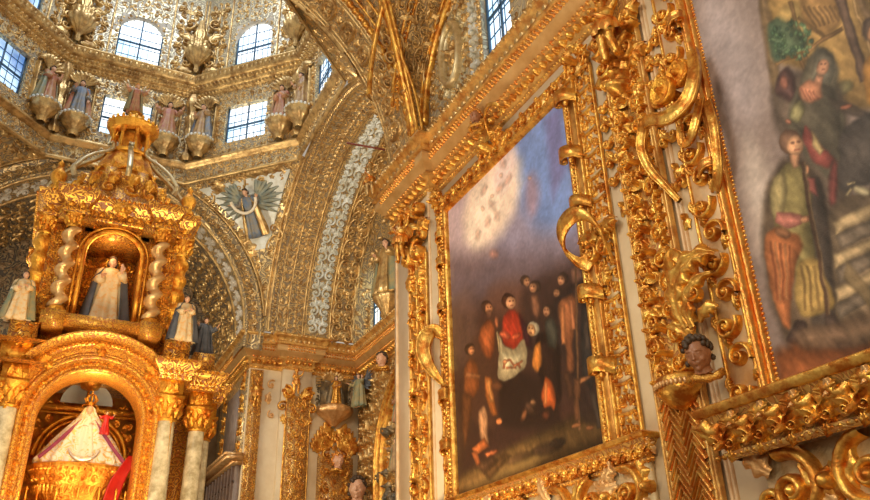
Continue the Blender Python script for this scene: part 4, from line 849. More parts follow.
  ([-2831,5477,-2822,5482,-2804,5475,-2789,5460,-2790,5449,-2805,5451,-2823,5463],(121,147,110),0.85,0.009),
  ([-2685,5261,-2686,5277,-2675,5293,-2660,5297,-2652,5286,-2657,5269,-2672,5258],(98,128,93),0.85,0.009),
  ([-2746,5354,-2758,5358,-2769,5375,-2772,5392,-2763,5396,-2750,5384,-2742,5366],(67,88,73),0.85,0.009),
  ([-2552,5228,-2546,5240,-2528,5240,-2511,5229,-2509,5215,-2522,5209,-2542,5214],(121,147,110),0.85,0.009),
  ([-2732,5338,-2729,5349,-2715,5354,-2700,5349,-2696,5338,-2705,5329,-2721,5329],(98,128,93),0.85,0.009),
  ([-2624,5449,-2629,5464,-2627,5488,-2619,5502,-2611,5496,-2609,5475,-2615,5454],(67,88,73),0.85,0.009),
  ([-2638,5447,-2641,5468,-2628,5482,-2609,5479,-2599,5461,-2604,5441,-2622,5435],(76,102,79),0.85,0.009),
  ([-2780,5484,-2778,5497,-2764,5509,-2749,5510,-2743,5501,-2752,5487,-2768,5479],(76,102,79),0.85,0.009),
  ([-2765,5353,-2775,5372,-2772,5395,-2760,5406,-2746,5396,-2742,5372,-2751,5353],(76,102,79),0.85,0.009),
  ([-2517,5270,-2527,5280,-2532,5300,-2527,5313,-2517,5311,-2509,5294,-2509,5276],(121,147,110),0.85,0.009),
  ([-2557,5301,-2555,5313,-2543,5319,-2529,5315,-2525,5304,-2532,5294,-2547,5293],(98,128,93),0.85,0.009),
  ([-2798,5505,-2795,5520,-2782,5521,-2768,5508,-2765,5490,-2774,5481,-2788,5488],(76,102,79),0.85,0.009),
  ([-2567,5151,-2580,5161,-2588,5184,-2585,5202,-2573,5202,-2561,5183,-2558,5160],(76,102,79),0.85,0.009),
  ([-2616,5294,-2607,5300,-2590,5293,-2577,5279,-2578,5268,-2592,5269,-2609,5280],(121,147,110),0.85,0.009),
  ([-2535,5295,-2534,5307,-2520,5317,-2506,5316,-2501,5307,-2509,5295,-2525,5289],(76,102,79),0.85,0.009),
  ([-2769,5373,-2783,5373,-2797,5388,-2799,5407,-2788,5416,-2773,5407,-2764,5388],(98,128,93),0.85,0.009),
  ([-2671,5234,-2681,5233,-2693,5245,-2698,5260,-2692,5267,-2680,5261,-2671,5247],(98,128,93),0.85,0.009),
  ([-2715,5278,-2720,5296,-2714,5308,-2700,5306,-2689,5291,-2689,5274,-2701,5269],(121,147,110),0.85,0.009),
  ([-2770,5519,-2769,5537,-2754,5544,-2736,5535,-2729,5516,-2738,5503,-2756,5504],(76,102,79),0.85,0.009),
  ([-2600,5209,-2596,5218,-2584,5217,-2574,5205,-2574,5193,-2583,5189,-2595,5196],(121,147,110),0.85,0.009),
  ([-2622,5346,-2631,5352,-2638,5368,-2637,5381,-2630,5382,-2621,5369,-2618,5353],(121,147,110),0.85,0.009),
  ([-2764,5371,-2776,5380,-2788,5403,-2791,5423,-2783,5425,-2769,5408,-2761,5383],(76,102,79),0.85,0.009),
  ([-2726,5402,-2742,5409,-2752,5429,-2749,5447,-2735,5448,-2721,5433,-2717,5412],(98,128,93),0.85,0.009),
  ([-2688,5298,-2683,5307,-2672,5305,-2663,5292,-2664,5278,-2673,5274,-2684,5283],(76,102,79),0.85,0.009),
  ([-2799,5426,-2811,5445,-2813,5471,-2803,5486,-2789,5478,-2781,5453,-2786,5430],(67,88,73),0.85,0.009),
  ([-2655,5488,-2650,5495,-2636,5493,-2624,5483,-2623,5472,-2633,5469,-2648,5476],(67,88,73),0.85,0.009),
  ([-2725,5428,-2734,5426,-2745,5435,-2751,5449,-2746,5457,-2735,5453,-2725,5440],(67,88,73),0.85,0.009),
  ([-2673,5210,-2678,5223,-2673,5236,-2662,5240,-2655,5231,-2655,5217,-2663,5207],(67,88,73),0.85,0.009),
  ([-2715,5415,-2717,5427,-2711,5434,-2700,5432,-2694,5421,-2696,5410,-2706,5407],(121,147,110),0.85,0.009),
  ([-2757,5289,-2753,5300,-2742,5300,-2733,5287,-2732,5272,-2740,5265,-2752,5273],(121,147,110),0.85,0.009),
  ([-2732,5325,-2745,5334,-2752,5352,-2748,5365,-2736,5364,-2725,5350,-2724,5332],(76,102,79),0.85,0.009),
  ([-2586,5148,-2597,5141,-2611,5150,-2619,5167,-2614,5180,-2600,5179,-2588,5165],(67,88,73),0.85,0.009),
  ([-2725,5442,-2737,5444,-2756,5462,-2767,5483,-2763,5490,-2746,5479,-2729,5458],(98,128,93),0.85,0.009),
  ([-2539,5316,-2552,5325,-2557,5338,-2549,5346,-2534,5341,-2525,5329,-2527,5318],(98,128,93),0.85,0.009),
  ([-2768,5455,-2767,5473,-2751,5481,-2732,5472,-2724,5454,-2734,5439,-2753,5439],(67,88,73),0.85,0.009),
  ([-2724,5370,-2729,5388,-2723,5398,-2710,5393,-2699,5377,-2700,5361,-2711,5358],(98,128,93),0.85,0.009),
  ([-2520,5274,-2531,5270,-2542,5280,-2544,5295,-2536,5305,-2524,5303,-2517,5289],(76,102,79),0.85,0.009),
  ([-2571,5280,-2579,5282,-2588,5294,-2591,5307,-2586,5311,-2576,5303,-2569,5290],(98,128,93),0.85,0.009),
  ([-2767,5313,-2773,5330,-2768,5339,-2756,5334,-2746,5319,-2745,5305,-2755,5302],(67,88,73),0.85,0.009),
  ([-2703,5207,-2709,5220,-2705,5231,-2695,5232,-2686,5222,-2685,5209,-2692,5202],(76,102,79),0.85,0.009),
  ([-2612,5180,-2606,5187,-2593,5183,-2582,5172,-2582,5163,-2593,5161,-2606,5169],(98,128,93),0.85,0.009),
  ([-2636,5363,-2639,5382,-2626,5396,-2609,5394,-2599,5378,-2605,5359,-2621,5353],(98,128,93),0.85,0.009),
  ([-2690,5233,-2700,5231,-2710,5240,-2713,5254,-2707,5262,-2695,5259,-2688,5246],(67,88,73),0.85,0.009),
  ([-2656,5473,-2649,5481,-2634,5476,-2621,5462,-2621,5450,-2634,5448,-2649,5458],(98,128,93),0.85,0.009),
  ([-2564,5339,-2554,5341,-2535,5328,-2523,5311,-2525,5302,-2541,5308,-2558,5324],(121,147,110),0.85,0.009),
  ([-2778,5342,-2789,5338,-2803,5349,-2808,5367,-2801,5378,-2787,5373,-2777,5357],(98,128,93),0.85,0.009),
  ([-2737,5285,-2734,5302,-2718,5306,-2701,5294,-2696,5275,-2706,5263,-2724,5267],(98,128,93),0.85,0.009),
  ([-2518,5192,-2531,5206,-2536,5230,-2529,5246,-2514,5241,-2504,5220,-2506,5198],(67,88,73),0.85,0.009),
  ([-2739,5362,-2743,5379,-2734,5390,-2720,5388,-2710,5374,-2713,5358,-2726,5353],(76,102,79),0.85,0.009),
  ([-2638,5442,-2649,5457,-2649,5470,-2638,5472,-2625,5460,-2619,5445,-2625,5437],(67,88,73),0.85,0.009),
  ([-2739,5441,-2755,5445,-2771,5467,-2775,5490,-2764,5497,-2746,5482,-2735,5457],(98,128,93),0.85,0.009),
  ([-2753,5230,-2762,5246,-2760,5267,-2749,5276,-2737,5268,-2734,5248,-2741,5231],(67,88,73),0.85,0.009),
  ([-2782,5486,-2793,5502,-2794,5524,-2785,5535,-2772,5527,-2765,5506,-2769,5488],(76,102,79),0.85,0.009),
  ([-2584,5265,-2595,5275,-2604,5300,-2604,5320,-2595,5320,-2584,5300,-2579,5276],(67,88,73),0.85,0.009),
  ([-2613,5226,-2625,5237,-2632,5260,-2629,5276,-2618,5275,-2607,5256,-2605,5235],(98,128,93),0.85,0.009),
  ([-2581,5201,-2583,5219,-2573,5229,-2558,5223,-2549,5206,-2554,5191,-2568,5188],(98,128,93),0.85,0.009),
  ([-2600,5404,-2605,5420,-2600,5442,-2589,5453,-2579,5444,-2579,5423,-2588,5405],(98,128,93),0.85,0.009),
  ([-2714,5397,-2724,5394,-2735,5404,-2737,5418,-2729,5427,-2718,5423,-2711,5410],(121,147,110),0.85,0.009),
  ([-2766,5430,-2779,5429,-2799,5447,-2810,5469,-2804,5479,-2786,5470,-2769,5448],(121,147,110),0.85,0.009),
  ([-2691,5245,-2695,5259,-2688,5279,-2677,5289,-2670,5281,-2672,5263,-2681,5246],(67,88,73),0.85,0.009),
  ([-2733,5351,-2746,5353,-2765,5372,-2774,5394,-2768,5402,-2750,5390,-2735,5367],(76,102,79),0.85,0.009),
  ([-2544,5236,-2544,5247,-2536,5251,-2527,5244,-2523,5233,-2527,5225,-2537,5226],(76,102,79),0.85,0.009),
  ([-2590,5209,-2600,5201,-2611,5208,-2615,5224,-2608,5237,-2597,5237,-2589,5225],(98,128,93),0.85,0.009),
  ([-2594,5334,-2600,5351,-2594,5362,-2581,5358,-2571,5342,-2571,5327,-2582,5323],(76,102,79),0.85,0.009),
  ([-2687,5448,-2687,5462,-2677,5466,-2666,5457,-2661,5442,-2666,5432,-2678,5435],(67,88,73),0.85,0.009),
  ([-2647,5233,-2645,5248,-2630,5253,-2614,5245,-2609,5229,-2618,5218,-2635,5220],(121,147,110),0.85,0.009),
  ([-2656,5171,-2662,5190,-2655,5208,-2639,5210,-2627,5196,-2628,5176,-2641,5165],(121,147,110),0.85,0.009),
  ([-2734,5513,-2728,5524,-2716,5520,-2708,5504,-2710,5489,-2720,5485,-2731,5496],(67,88,73),0.85,0.009),
  ([-2756,5445,-2753,5458,-2741,5460,-2728,5450,-2724,5435,-2732,5427,-2746,5431],(76,102,79),0.85,0.009),
  ([-2773,5527,-2771,5544,-2757,5547,-2742,5533,-2738,5514,-2746,5503,-2762,5509],(67,88,73),0.85,0.009),
  ([-2606,5356,-2596,5365,-2581,5358,-2571,5340,-2574,5325,-2588,5324,-2602,5338],(98,128,93),0.85,0.009),
  ([-2693,5267,-2687,5279,-2671,5279,-2655,5267,-2652,5252,-2664,5245,-2682,5252],(67,88,73),0.85,0.009),
  ([-2556,5310,-2561,5324,-2559,5345,-2552,5358,-2544,5353,-2542,5334,-2548,5315],(121,147,110),0.85,0.009),
  ([-2750,5492,-2765,5508,-2772,5536,-2765,5554,-2750,5550,-2737,5525,-2737,5500],(76,102,79),0.85,0.009),
  ([-2748,5433,-2747,5448,-2735,5452,-2721,5442,-2716,5425,-2723,5414,-2737,5418],(76,102,79),0.85,0.009),
  ([-2579,5290,-2573,5297,-2562,5293,-2556,5280,-2559,5268,-2568,5266,-2577,5276],(98,128,93),0.85,0.009),
  ([-2519,5297,-2531,5298,-2549,5316,-2558,5338,-2552,5346,-2536,5335,-2521,5313],(98,128,93),0.85,0.009),
  ([-2540,5369,-2552,5370,-2571,5388,-2581,5409,-2576,5418,-2559,5407,-2543,5386],(98,128,93),0.85,0.009),
  ([-2613,5243,-2612,5255,-2602,5258,-2591,5250,-2588,5237,-2594,5228,-2605,5231],(67,88,73),0.85,0.009),
  ([-2907,5135,-2660,5076,-2406,4802,-2444,4434,-2515,4106,-2642,3924,-2828,3895,-2918,4180,-2921,4578,-2966,4859],(104,90,78),0.9,0.04),
  ([-3143,4413,-2985,4535,-2799,4423,-2741,4189,-2783,3746,-2875,3247,-3048,3203,-3285,3296,-3342,3628,-3293,4060],(108,90,72),0.95,0.039),
  ([-2893,5054,-2830,5150,-2755,5165,-2711,5078,-2733,4939,-2800,4884],(93,69,66),1,0.018),
  ([-2768,5042,-2778,5023,-2795,5016,-2813,5022,-2828,5040,-2836,5065,-2835,5091,-2824,5110,-2807,5117,-2788,5110,-2773,5092,-2766,5067],(155,105,90),1,0.011),
  ([-2689,4976,-2598,5115,-2489,5152,-2412,5038,-2411,4887,-2467,4749,-2461,4522,-2514,4252,-2678,4198,-2799,4423,-2849,4714,-2815,4894],(122,114,95),1,0.02),
  ([-2753,4902,-2648,4946,-2572,4924,-2472,4785,-2478,4612,-2519,4330,-2544,4152,-2623,4182,-2685,4432,-2760,4559,-2833,4770],(93,86,73),1,0.017),
  ([-2579,5014,-2532,5116,-2454,5106,-2413,5006,-2454,4870,-2506,4826,-2607,4916],(109,104,91),1,0.014),
  ([-2621,4926,-2566,5056,-2506,5095,-2530,4960],(136,128,109),0.8,0.014),
  ([-2467,4948,-2486,4925,-2509,4918,-2533,4929,-2549,4955,-2554,4990,-2546,5023,-2528,5045,-2503,5052,-2480,5040,-2464,5014,-2459,4980],(195,145,116),1,0.008),
  ([-2557,4955,-2519,4910,-2558,4856,-2598,4900],(181,133,107),1,0.01),
  ([-2481,4991,-2483,4989,-2486,4989,-2489,4991,-2491,4994,-2493,4997,-2493,5000,-2492,5002,-2489,5002,-2486,5000,-2483,4998,-2482,4994],(78,57,50),0.9,0.003),
  ([-2507,5011,-2509,5009,-2512,5009,-2515,5011,-2517,5014,-2519,5017,-2519,5020,-2518,5022,-2515,5022,-2512,5020,-2509,5017,-2507,5014],(78,57,50),0.9,0.003),
  ([-2520,4965,-2518,4972,-2499,4958,-2501,4951],(138,74,66),0.9,0.003),
  ([-2711,4958,-2610,4961,-2554,4877,-2556,4763,-2648,4778,-2718,4877],(203,141,110),1,0.017),
  ([-2695,4943,-2685,4942,-2662,4824,-2671,4825],(155,91,73),0.7,0.006),
  ([-2670,4916,-2660,4915,-2635,4805,-2644,4805],(155,91,73),0.7,0.006),
  ([-2644,4889,-2635,4889,-2608,4787,-2617,4786],(155,91,73),0.7,0.006),
  ([-2619,4862,-2610,4863,-2582,4768,-2591,4768],(155,91,73),0.7,0.005),
  ([-2786,4874,-2718,4877,-2696,4778,-2766,4709,-2829,4784],(147,140,102),1,0.014),
  ([-2821,4746,-2826,4739,-2837,4739,-2849,4744,-2860,4754,-2866,4766,-2867,4776,-2862,4783,-2851,4783,-2839,4778,-2828,4768,-2822,4756],(169,116,95),1,0.007),
  ([-2728,4668,-2692,4516,-2614,4312,-2671,4270,-2762,4385,-2788,4576],(157,83,76),0.95,0.013),
  ([-2703,4587,-2659,4416,-2697,4393,-2731,4492],(190,171,121),0.9,0.013),
  ([-2626,4319,-2587,4251,-2672,4018,-2727,4033,-2691,4206],(133,73,69),0.9,0.019),
  ([-2539,4768,-2302,4477,-2318,4427,-2507,4616],(86,74,64),0.8,0.013),
  ([-2399,4586,-2404,4578,-2419,4576,-2438,4581,-2457,4591,-2471,4603,-2476,4615,-2470,4622,-2456,4624,-2436,4619,-2417,4610,-2403,4597],(164,105,83),0.9,0.01),
  ([-2534,4477,-2071,4466,-2230,3971,-2503,4056,-2640,4074],(91,83,78),1,0.018),
  ([-2740,4040,-2219,4006,-2622,2747,-2906,3193,-2880,3720],(128,110,90),1,0.029),
  ([-2744,3926,-2252,3902,-2274,3833,-2744,3826],(164,143,110),0.9,0.012),
  ([-2744,3826,-2278,3822,-2307,3731,-2745,3728],(104,93,81),0.9,0.012),
  ([-2807,3715,-2314,3709,-2336,3641,-2807,3618],(164,143,110),0.9,0.012),
  ([-2807,3618,-2339,3630,-2368,3541,-2806,3523],(104,93,81),0.9,0.012),
  ([-2869,3508,-2375,3518,-2396,3452,-2868,3414],(164,143,110),0.9,0.011),
  ([-2868,3414,-2400,3441,-2428,3353,-2867,3322],(104,93,81),0.9,0.011),
  ([-2716,3633,-2504,3115,-2538,3009,-2770,3548],(155,133,98),0.8,0.011),
  ([-2454,3978,-2468,3974,-2491,3984,-2515,4004,-2535,4030,-2546,4055,-2543,4072,-2528,4076,-2506,4066,-2481,4045,-2461,4019,-2451,3995],(195,181,147),1,0.012),
  ([-2562,4079,-2547,4061,-2587,4025,-2602,4043],(172,155,122),1,0.006),
  ([-2571,4100,-2572,4117,-2518,4108,-2517,4091],(172,155,122),1,0.006),
  ([-2848,4311,-2736,4262,-2766,3951,-2861,3438,-2927,3265,-3074,3318,-2989,3769],(90,79,71),1,0.019),
  ([-3043,4454,-2949,4481,-2839,4399,-2801,4253,-2896,3928,-2939,3676,-3077,3629,-3136,3820,-3154,4117,-3131,4326],(155,141,93),1,0.017),
  ([-3081,4444,-2986,4470,-2997,4253,-3105,4108,-3154,4179,-3139,4330],(181,164,116),0.9,0.017),
  ([-3113,4205,-2998,4130,-2921,4060,-2943,4011,-3058,4038,-3151,4131],(202,131,116),1,0.01),
  ([-2878,4015,-2886,4007,-2901,4006,-2919,4012,-2935,4024,-2946,4038,-2948,4051,-2940,4059,-2925,4060,-2907,4054,-2890,4042,-2880,4028],(208,152,116),1,0.007),
  ([-2895,4041,-2891,4050,-2871,4036,-2876,4027],(164,112,86),0.8,0.003),
  ([-2900,4026,-2895,4036,-2875,4022,-2880,4013],(164,112,86),0.8,0.003),
  ([-2904,4012,-2899,4021,-2879,4008,-2884,3998],(164,112,86),0.8,0.003),
  ([-2919,4495,-2877,4583,-2821,4516,-2864,4398,-2910,4410],(186,140,109),1,0.01),
  ([-2784,4558,-2808,4520,-2847,4506,-2893,4519,-2932,4557,-2954,4611,-2952,4664,-2928,4704,-2886,4717,-2840,4702,-2802,4663,-2782,4610],(129,98,79),0.95,0.007),
  ([-2785,4534,-2804,4501,-2833,4486,-2865,4494,-2891,4522,-2905,4563,-2902,4606,-2883,4640,-2853,4654,-2821,4646,-2795,4617,-2782,4576],(208,160,124),1,0.007),
  ([-2798,4571,-2801,4568,-2806,4568,-2812,4570,-2818,4575,-2821,4581,-2821,4586,-2819,4590,-2813,4590,-2807,4587,-2802,4583,-2798,4577],(86,56,48),0.8,0.003),
  ([-2836,4591,-2839,4588,-2844,4587,-2850,4590,-2856,4595,-2859,4601,-2860,4606,-2857,4609,-2852,4610,-2845,4607,-2840,4602,-2836,4596],(86,56,48),0.8,0.003),
  ([-2857,4534,-2854,4544,-2825,4526,-2828,4516],(147,69,61),0.8,0.003),
  ([-2798,4344,-2806,4329,-2817,4321,-2828,4323,-2838,4333,-2842,4350,-2840,4368,-2832,4383,-2821,4391,-2809,4390,-2800,4379,-2796,4362],(203,148,114),1,0.007),
  ([-2837,4320,-2780,4272,-2787,4139,-2847,4202],(160,93,86),0.9,0.013),
  ([-3254,4073,-3143,4096,-2983,3956,-2977,3865,-3074,3749,-3155,3582,-3230,3373,-3282,3419,-3308,3688,-3303,3895],(202,126,79),1,0.016),
  ([-3227,4012,-3211,4007,-3258,3596,-3273,3600],(160,93,62),0.7,0.01),
  ([-3190,3987,-3175,3982,-3232,3585,-3248,3590],(229,164,112),0.7,0.01),
  ([-3155,3963,-3139,3957,-3207,3575,-3222,3580],(160,93,62),0.7,0.01),
  ([-3119,3939,-3104,3933,-3182,3565,-3197,3570],(229,164,112),0.7,0.01),
  ([-3084,3915,-3070,3909,-3157,3555,-3172,3561],(160,93,62),0.7,0.01),
  ([-3046,3979,-3066,3970,-3096,3978,-3128,3999,-3153,4029,-3165,4059,-3160,4081,-3139,4090,-3108,4082,-3076,4060,-3052,4030,-3041,4001],(155,110,79),0.9,0.013),
  ([-3049,3782,-2913,3763,-2875,3538,-2871,3402,-2978,3390,-3123,3417,-3140,3577],(195,162,98),1,0.015),
  ([-3037,3746,-3020,3740,-3072,3453,-3089,3458],(147,116,73),0.7,0.009),
  ([-2995,3728,-2978,3722,-3023,3435,-3040,3439],(147,116,73),0.7,0.009),
  ([-2953,3709,-2937,3704,-2976,3417,-2992,3421],(147,116,73),0.7,0.009),
  ([-2913,3691,-2896,3687,-2929,3399,-2946,3403],(147,116,73),0.7,0.009),
  ([-2843,4431,-2819,4421,-2939,3233,-2962,3237],(109,83,64),1,0.005),
  ([-2822,4420,-2812,4416,-2933,3229,-2942,3231],(177,145,109),0.9,0.004),
  ([-3165,3432,-3088,3376,-3134,3271,-3230,3264,-3278,3321],(86,69,62),1,0.012),
  ([-2968,3373,-2882,3367,-2857,3215,-2837,3145,-2968,3176],(88,73,66),1,0.012),
  ([-2258,4804,-2173,4850,-2009,4660,-2106,4358,-2302,4523],(202,147,78),1,0.013),
  ([-2089,4960,-2108,4927,-2135,4914,-2164,4924,-2186,4955,-2196,4999,-2191,5045,-2172,5079,-2144,5092,-2115,5081,-2093,5049,-2084,5005],(86,71,61),1,0.013),
  ([-2086,4925,-2101,4897,-2123,4886,-2145,4893,-2162,4917,-2169,4953,-2165,4990,-2149,5018,-2127,5030,-2105,5022,-2088,4997,-2081,4962],(181,133,98),1,0.01),
  ([-3404,3280,-3176,3286,-2853,3138,-2504,3115,-2541,2725,-3427,2963],(134,80,46),1,0.046),
  ([-3230,3373,-2804,3298,-2452,3277,-2504,3115,-2856,3126,-3194,3225],(122,98,78),0.8,0.029),
 ],
}
# ================================================================ the nave wall: canvases, frames, carved pilasters
def s2l(c): c = np.asarray(c, float) / 255; return np.where(c < .04045, c / 12.92, ((c + .055) / 1.055) ** 2.4)
def noise2(U, V, sc, seed):
    r = np.random.RandomState(seed); out = 0
    for k in range(4):
        f = sc * 2 ** k; G = r.rand(64, 64); x = U * f + 11.3; y = V * f + 7.7; i = np.floor(x).astype(int); j = np.floor(y).astype(int); a = x - i; b = y - j; a = a * a * (3 - 2 * a); b = b * b * (3 - 2 * b)
        g = lambda p, q: G[p % 64, q % 64]
        out = out + ((g(i, j) * (1 - a) + g(i + 1, j) * a) * (1 - b) + (g(i, j + 1) * (1 - a) + g(i + 1, j + 1) * a) * b - .5) / 2 ** k
    return out
def canvas(name, k, u0, u1, v0, v1, nu, nvv, base, parent, x=4.225):
    uu, vv = np.meshgrid(np.linspace(u0, u1, nu), np.linspace(v0, v1, nvv), indexing='ij'); U = uu.ravel(); V = vv.ravel()
    C = np.tile(np.array(base, float), (len(U), 1)); wu = U + noise2(U, V, 7, 3 * k) * .02; wv = V + noise2(U, V, 7, 3 * k + 1) * .02
    for P, col, al, so in PAINT[k]:
        P = np.array(P, float).reshape(-1, 2) / 1000
        for _ in range(2 if 4 < len(P) < 12 else 0): Q_ = np.roll(P, -1, 0); P = np.stack([P * .85 + Q_ * .15, P * .15 + Q_ * .85], 1).reshape(-1, 2)
        so = max(so * 1.1, .009)
        lo = P.min(0) - so * 2 - .03; hi = P.max(0) + so * 2 + .03; idx = np.nonzero((U > lo[0]) & (U < hi[0]) & (V > lo[1]) & (V < hi[1]))[0]
        if not len(idx): continue
        x_, y_ = wu[idx], wv[idx]; d = np.full(len(idx), 1e9); ins = np.zeros(len(idx), bool)
        for i in range(len(P)):
            a = P[i]; b = P[(i + 1) % len(P)]; e = b - a; t = np.clip(((x_ - a[0]) * e[0] + (y_ - a[1]) * e[1]) / (e @ e + 1e-9), 0, 1)
            d = np.minimum(d, (x_ - a[0] - t * e[0]) ** 2 + (y_ - a[1] - t * e[1]) ** 2)
            c = (a[1] > y_) != (b[1] > y_); ins ^= c & (x_ < e[0] * (y_ - a[1]) / (e[1] + (1e-12 if e[1] == 0 else 0)) + a[0])
        sd = np.sqrt(d) * np.where(ins, 1, -1); w = np.clip(.5 + sd / (2 * so), 0, 1); w = w * w * (3 - 2 * w) * al
        ext = min(P[:, 0].max() - P[:, 0].min(), P[:, 1].max() - P[:, 1].min()); mdl = .62 + .38 * np.clip(sd / (.32 * ext + 1e-3), 0, 1) if so < .06 else np.ones(len(idx))
        mdl = mdl * (1 + .30 * np.clip((P[:, 0].mean() - x_) / (ext + .05), -1, 1)) if so < .06 else mdl
        fold = 1 + (.28 * noise2(x_ + .4 * y_, y_ * .35, 22, 70 + k) if so < .06 else 0)
        C[idx] = C[idx] * (1 - w[:, None]) + np.array(col, float) * (mdl * fold)[:, None] * w[:, None]
    C *= (1 + .12 * noise2(U, V, 6, 40 + k) + .10 * noise2(U, V, 30, 50 + k))[:, None]
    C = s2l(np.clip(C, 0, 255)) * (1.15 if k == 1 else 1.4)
    ob = mkmesh(name, nave(x)(U, V), grid(nu, nvv), 'cream_plaster', parent); me = ob.data
    at = me.color_attributes.new('pigment', 'FLOAT_COLOR', 'POINT'); at.data.foreach_set('color', np.c_[C, np.ones(len(C))].astype(np.float32).ravel())
    m = bpy.data.materials.new('oil_paint_%d' % k); m.use_nodes = True; n = m.node_tree.nodes; l = m.node_tree.links; b = n['Principled BSDF']
    va = n.new('ShaderNodeVertexColor'); va.layer_name = 'pigment'; l.new(va.outputs[0], b.inputs['Base Color']); b.inputs['Roughness'].default_value = .42; b.inputs['Specular IOR Level'].default_value = .35
    t = n.new('ShaderNodeTexCoord'); z = n.new('ShaderNodeTexNoise'); z.inputs['Scale'].default_value = 90; bp = n.new('ShaderNodeBump'); bp.inputs['Strength'].default_value = .25; bp.inputs['Distance'].default_value = .01
    l.new(t.outputs['Object'], z.inputs[0]); l.new(z.outputs[0], bp.inputs['Height']); l.new(bp.outputs[0], b.inputs['Normal'])
    me.materials[0] = m; return ob
def ribbon(A, P, wdir, w, th=.018, n=40, closed=False, taper=None, face=False):
    """a strap: smooth centre line through P, wide along wdir"""
    P = np.array(P, float); t = np.linspace(0, 1, len(P)); tt = np.linspace(0, 1, n)
    # Catmull-Rom through P
    def cr(x):
        s = x * (len(P) - 1); i = int(min(len(P) - 2, math.floor(s))); f = s - i; p0 = P[max(0, i - 1)]; p1 = P[i]; p2 = P[i + 1]; p3 = P[min(len(P) - 1, i + 2)]
        return .5 * (2 * p1 + (p2 - p0) * f + (2 * p0 - 5 * p1 + 4 * p2 - p3) * f * f + (3 * p1 - p0 - 3 * p2 + p3) * f ** 3)
    Q = np.array([cr(x) for x in tt]); T = np.gradient(Q, axis=0); T /= np.linalg.norm(T, axis=1)[:, None] + 1e-9
    if face:      # wdir is the direction the broad side faces
        Fn = np.array(wdir, float); WD = np.cross(T, Fn); WD /= np.linalg.norm(WD, axis=1)[:, None] + 1e-9; Nn = np.cross(WD, T) * -1
        Nn *= np.sign((Nn @ Fn))[:, None]
    else:
        wd = np.array(wdir, float); wd = wd / np.linalg.norm(wd); WD = np.tile(wd, (n, 1)); Nn = np.cross(T, wd); Nn /= np.linalg.norm(Nn, axis=1)[:, None] + 1e-9
    ww = np.full(n, w / 2) if taper is None else w / 2 * np.interp(tt, np.linspace(0, 1, len(taper)), taper)
    sec = [(-1, -1), (-1, 1), (-.86, 1.5), (-.72, .9), (0, .7), (.72, .9), (.86, 1.5), (1, 1), (1, -1), (0, -1)]
    V = np.concatenate([Q[i] + np.array([WD[i] * a * ww[i] + Nn[i] * b * th / 2 for a, b in sec]) for i in range(n)])
    A.add(V, grid(n, len(sec), True))
def curl_pts(c, r0, r1, a0, turns, e1, e2, n=12):
    """points of a spiral in the plane e1, e2, from the outside in"""
    t = np.linspace(0, 1, n); a = a0 + t * turns * 2 * PI; r = r0 * (r1 / r0) ** t
    return np.array(c) + np.outer(r * np.cos(a), e1) + np.outer(r * np.sin(a), e2)
EX, EY, EZ = np.eye(3)
def clasp(A, y, z, s, x=4.14, side=1, w=.16, big=1.0):
    """strapwork clasp gripping the inner edge of a frame at (y, z); side=+1 when the canvas lies at larger Y"""
    b = big * .85; w = w * .8
    # band rises out of the frame, bends over the edge and rolls up
    P = [(x + .02, y - side * .20 * b, z - .03), (x - .07 * b, y - side * .13 * b, z), (x - .11 * b, y - side * .02 * b, z + .02), (x - .08 * b, y + side * .07 * b, z + .02)]
    C = curl_pts((x - .03 * b, y + side * .055 * b, z + .02), .055 * b, .018 * b, PI / 2, 1.1, EX * 1.0 if side > 0 else EX, np.array([0, side, 0]), 8)
    C = curl_pts((x - .035 * b, y + side * .05 * b, z + .02), .05 * b, .016 * b, 0, -1.1 * 1, np.array([-1., 0, 0]), np.array([0, -side * 1., 0]), 8)
    ribbon(A, P + [tuple(q) for q in C[1:]], EZ, w, .02, 34)
    A.ball((x - .05 * b, y - side * .09 * b, z + w * .62), .035 * b, 6); A.ball((x - .05 * b, y - side * .09 * b, z - w * .62), .035 * b, 6)
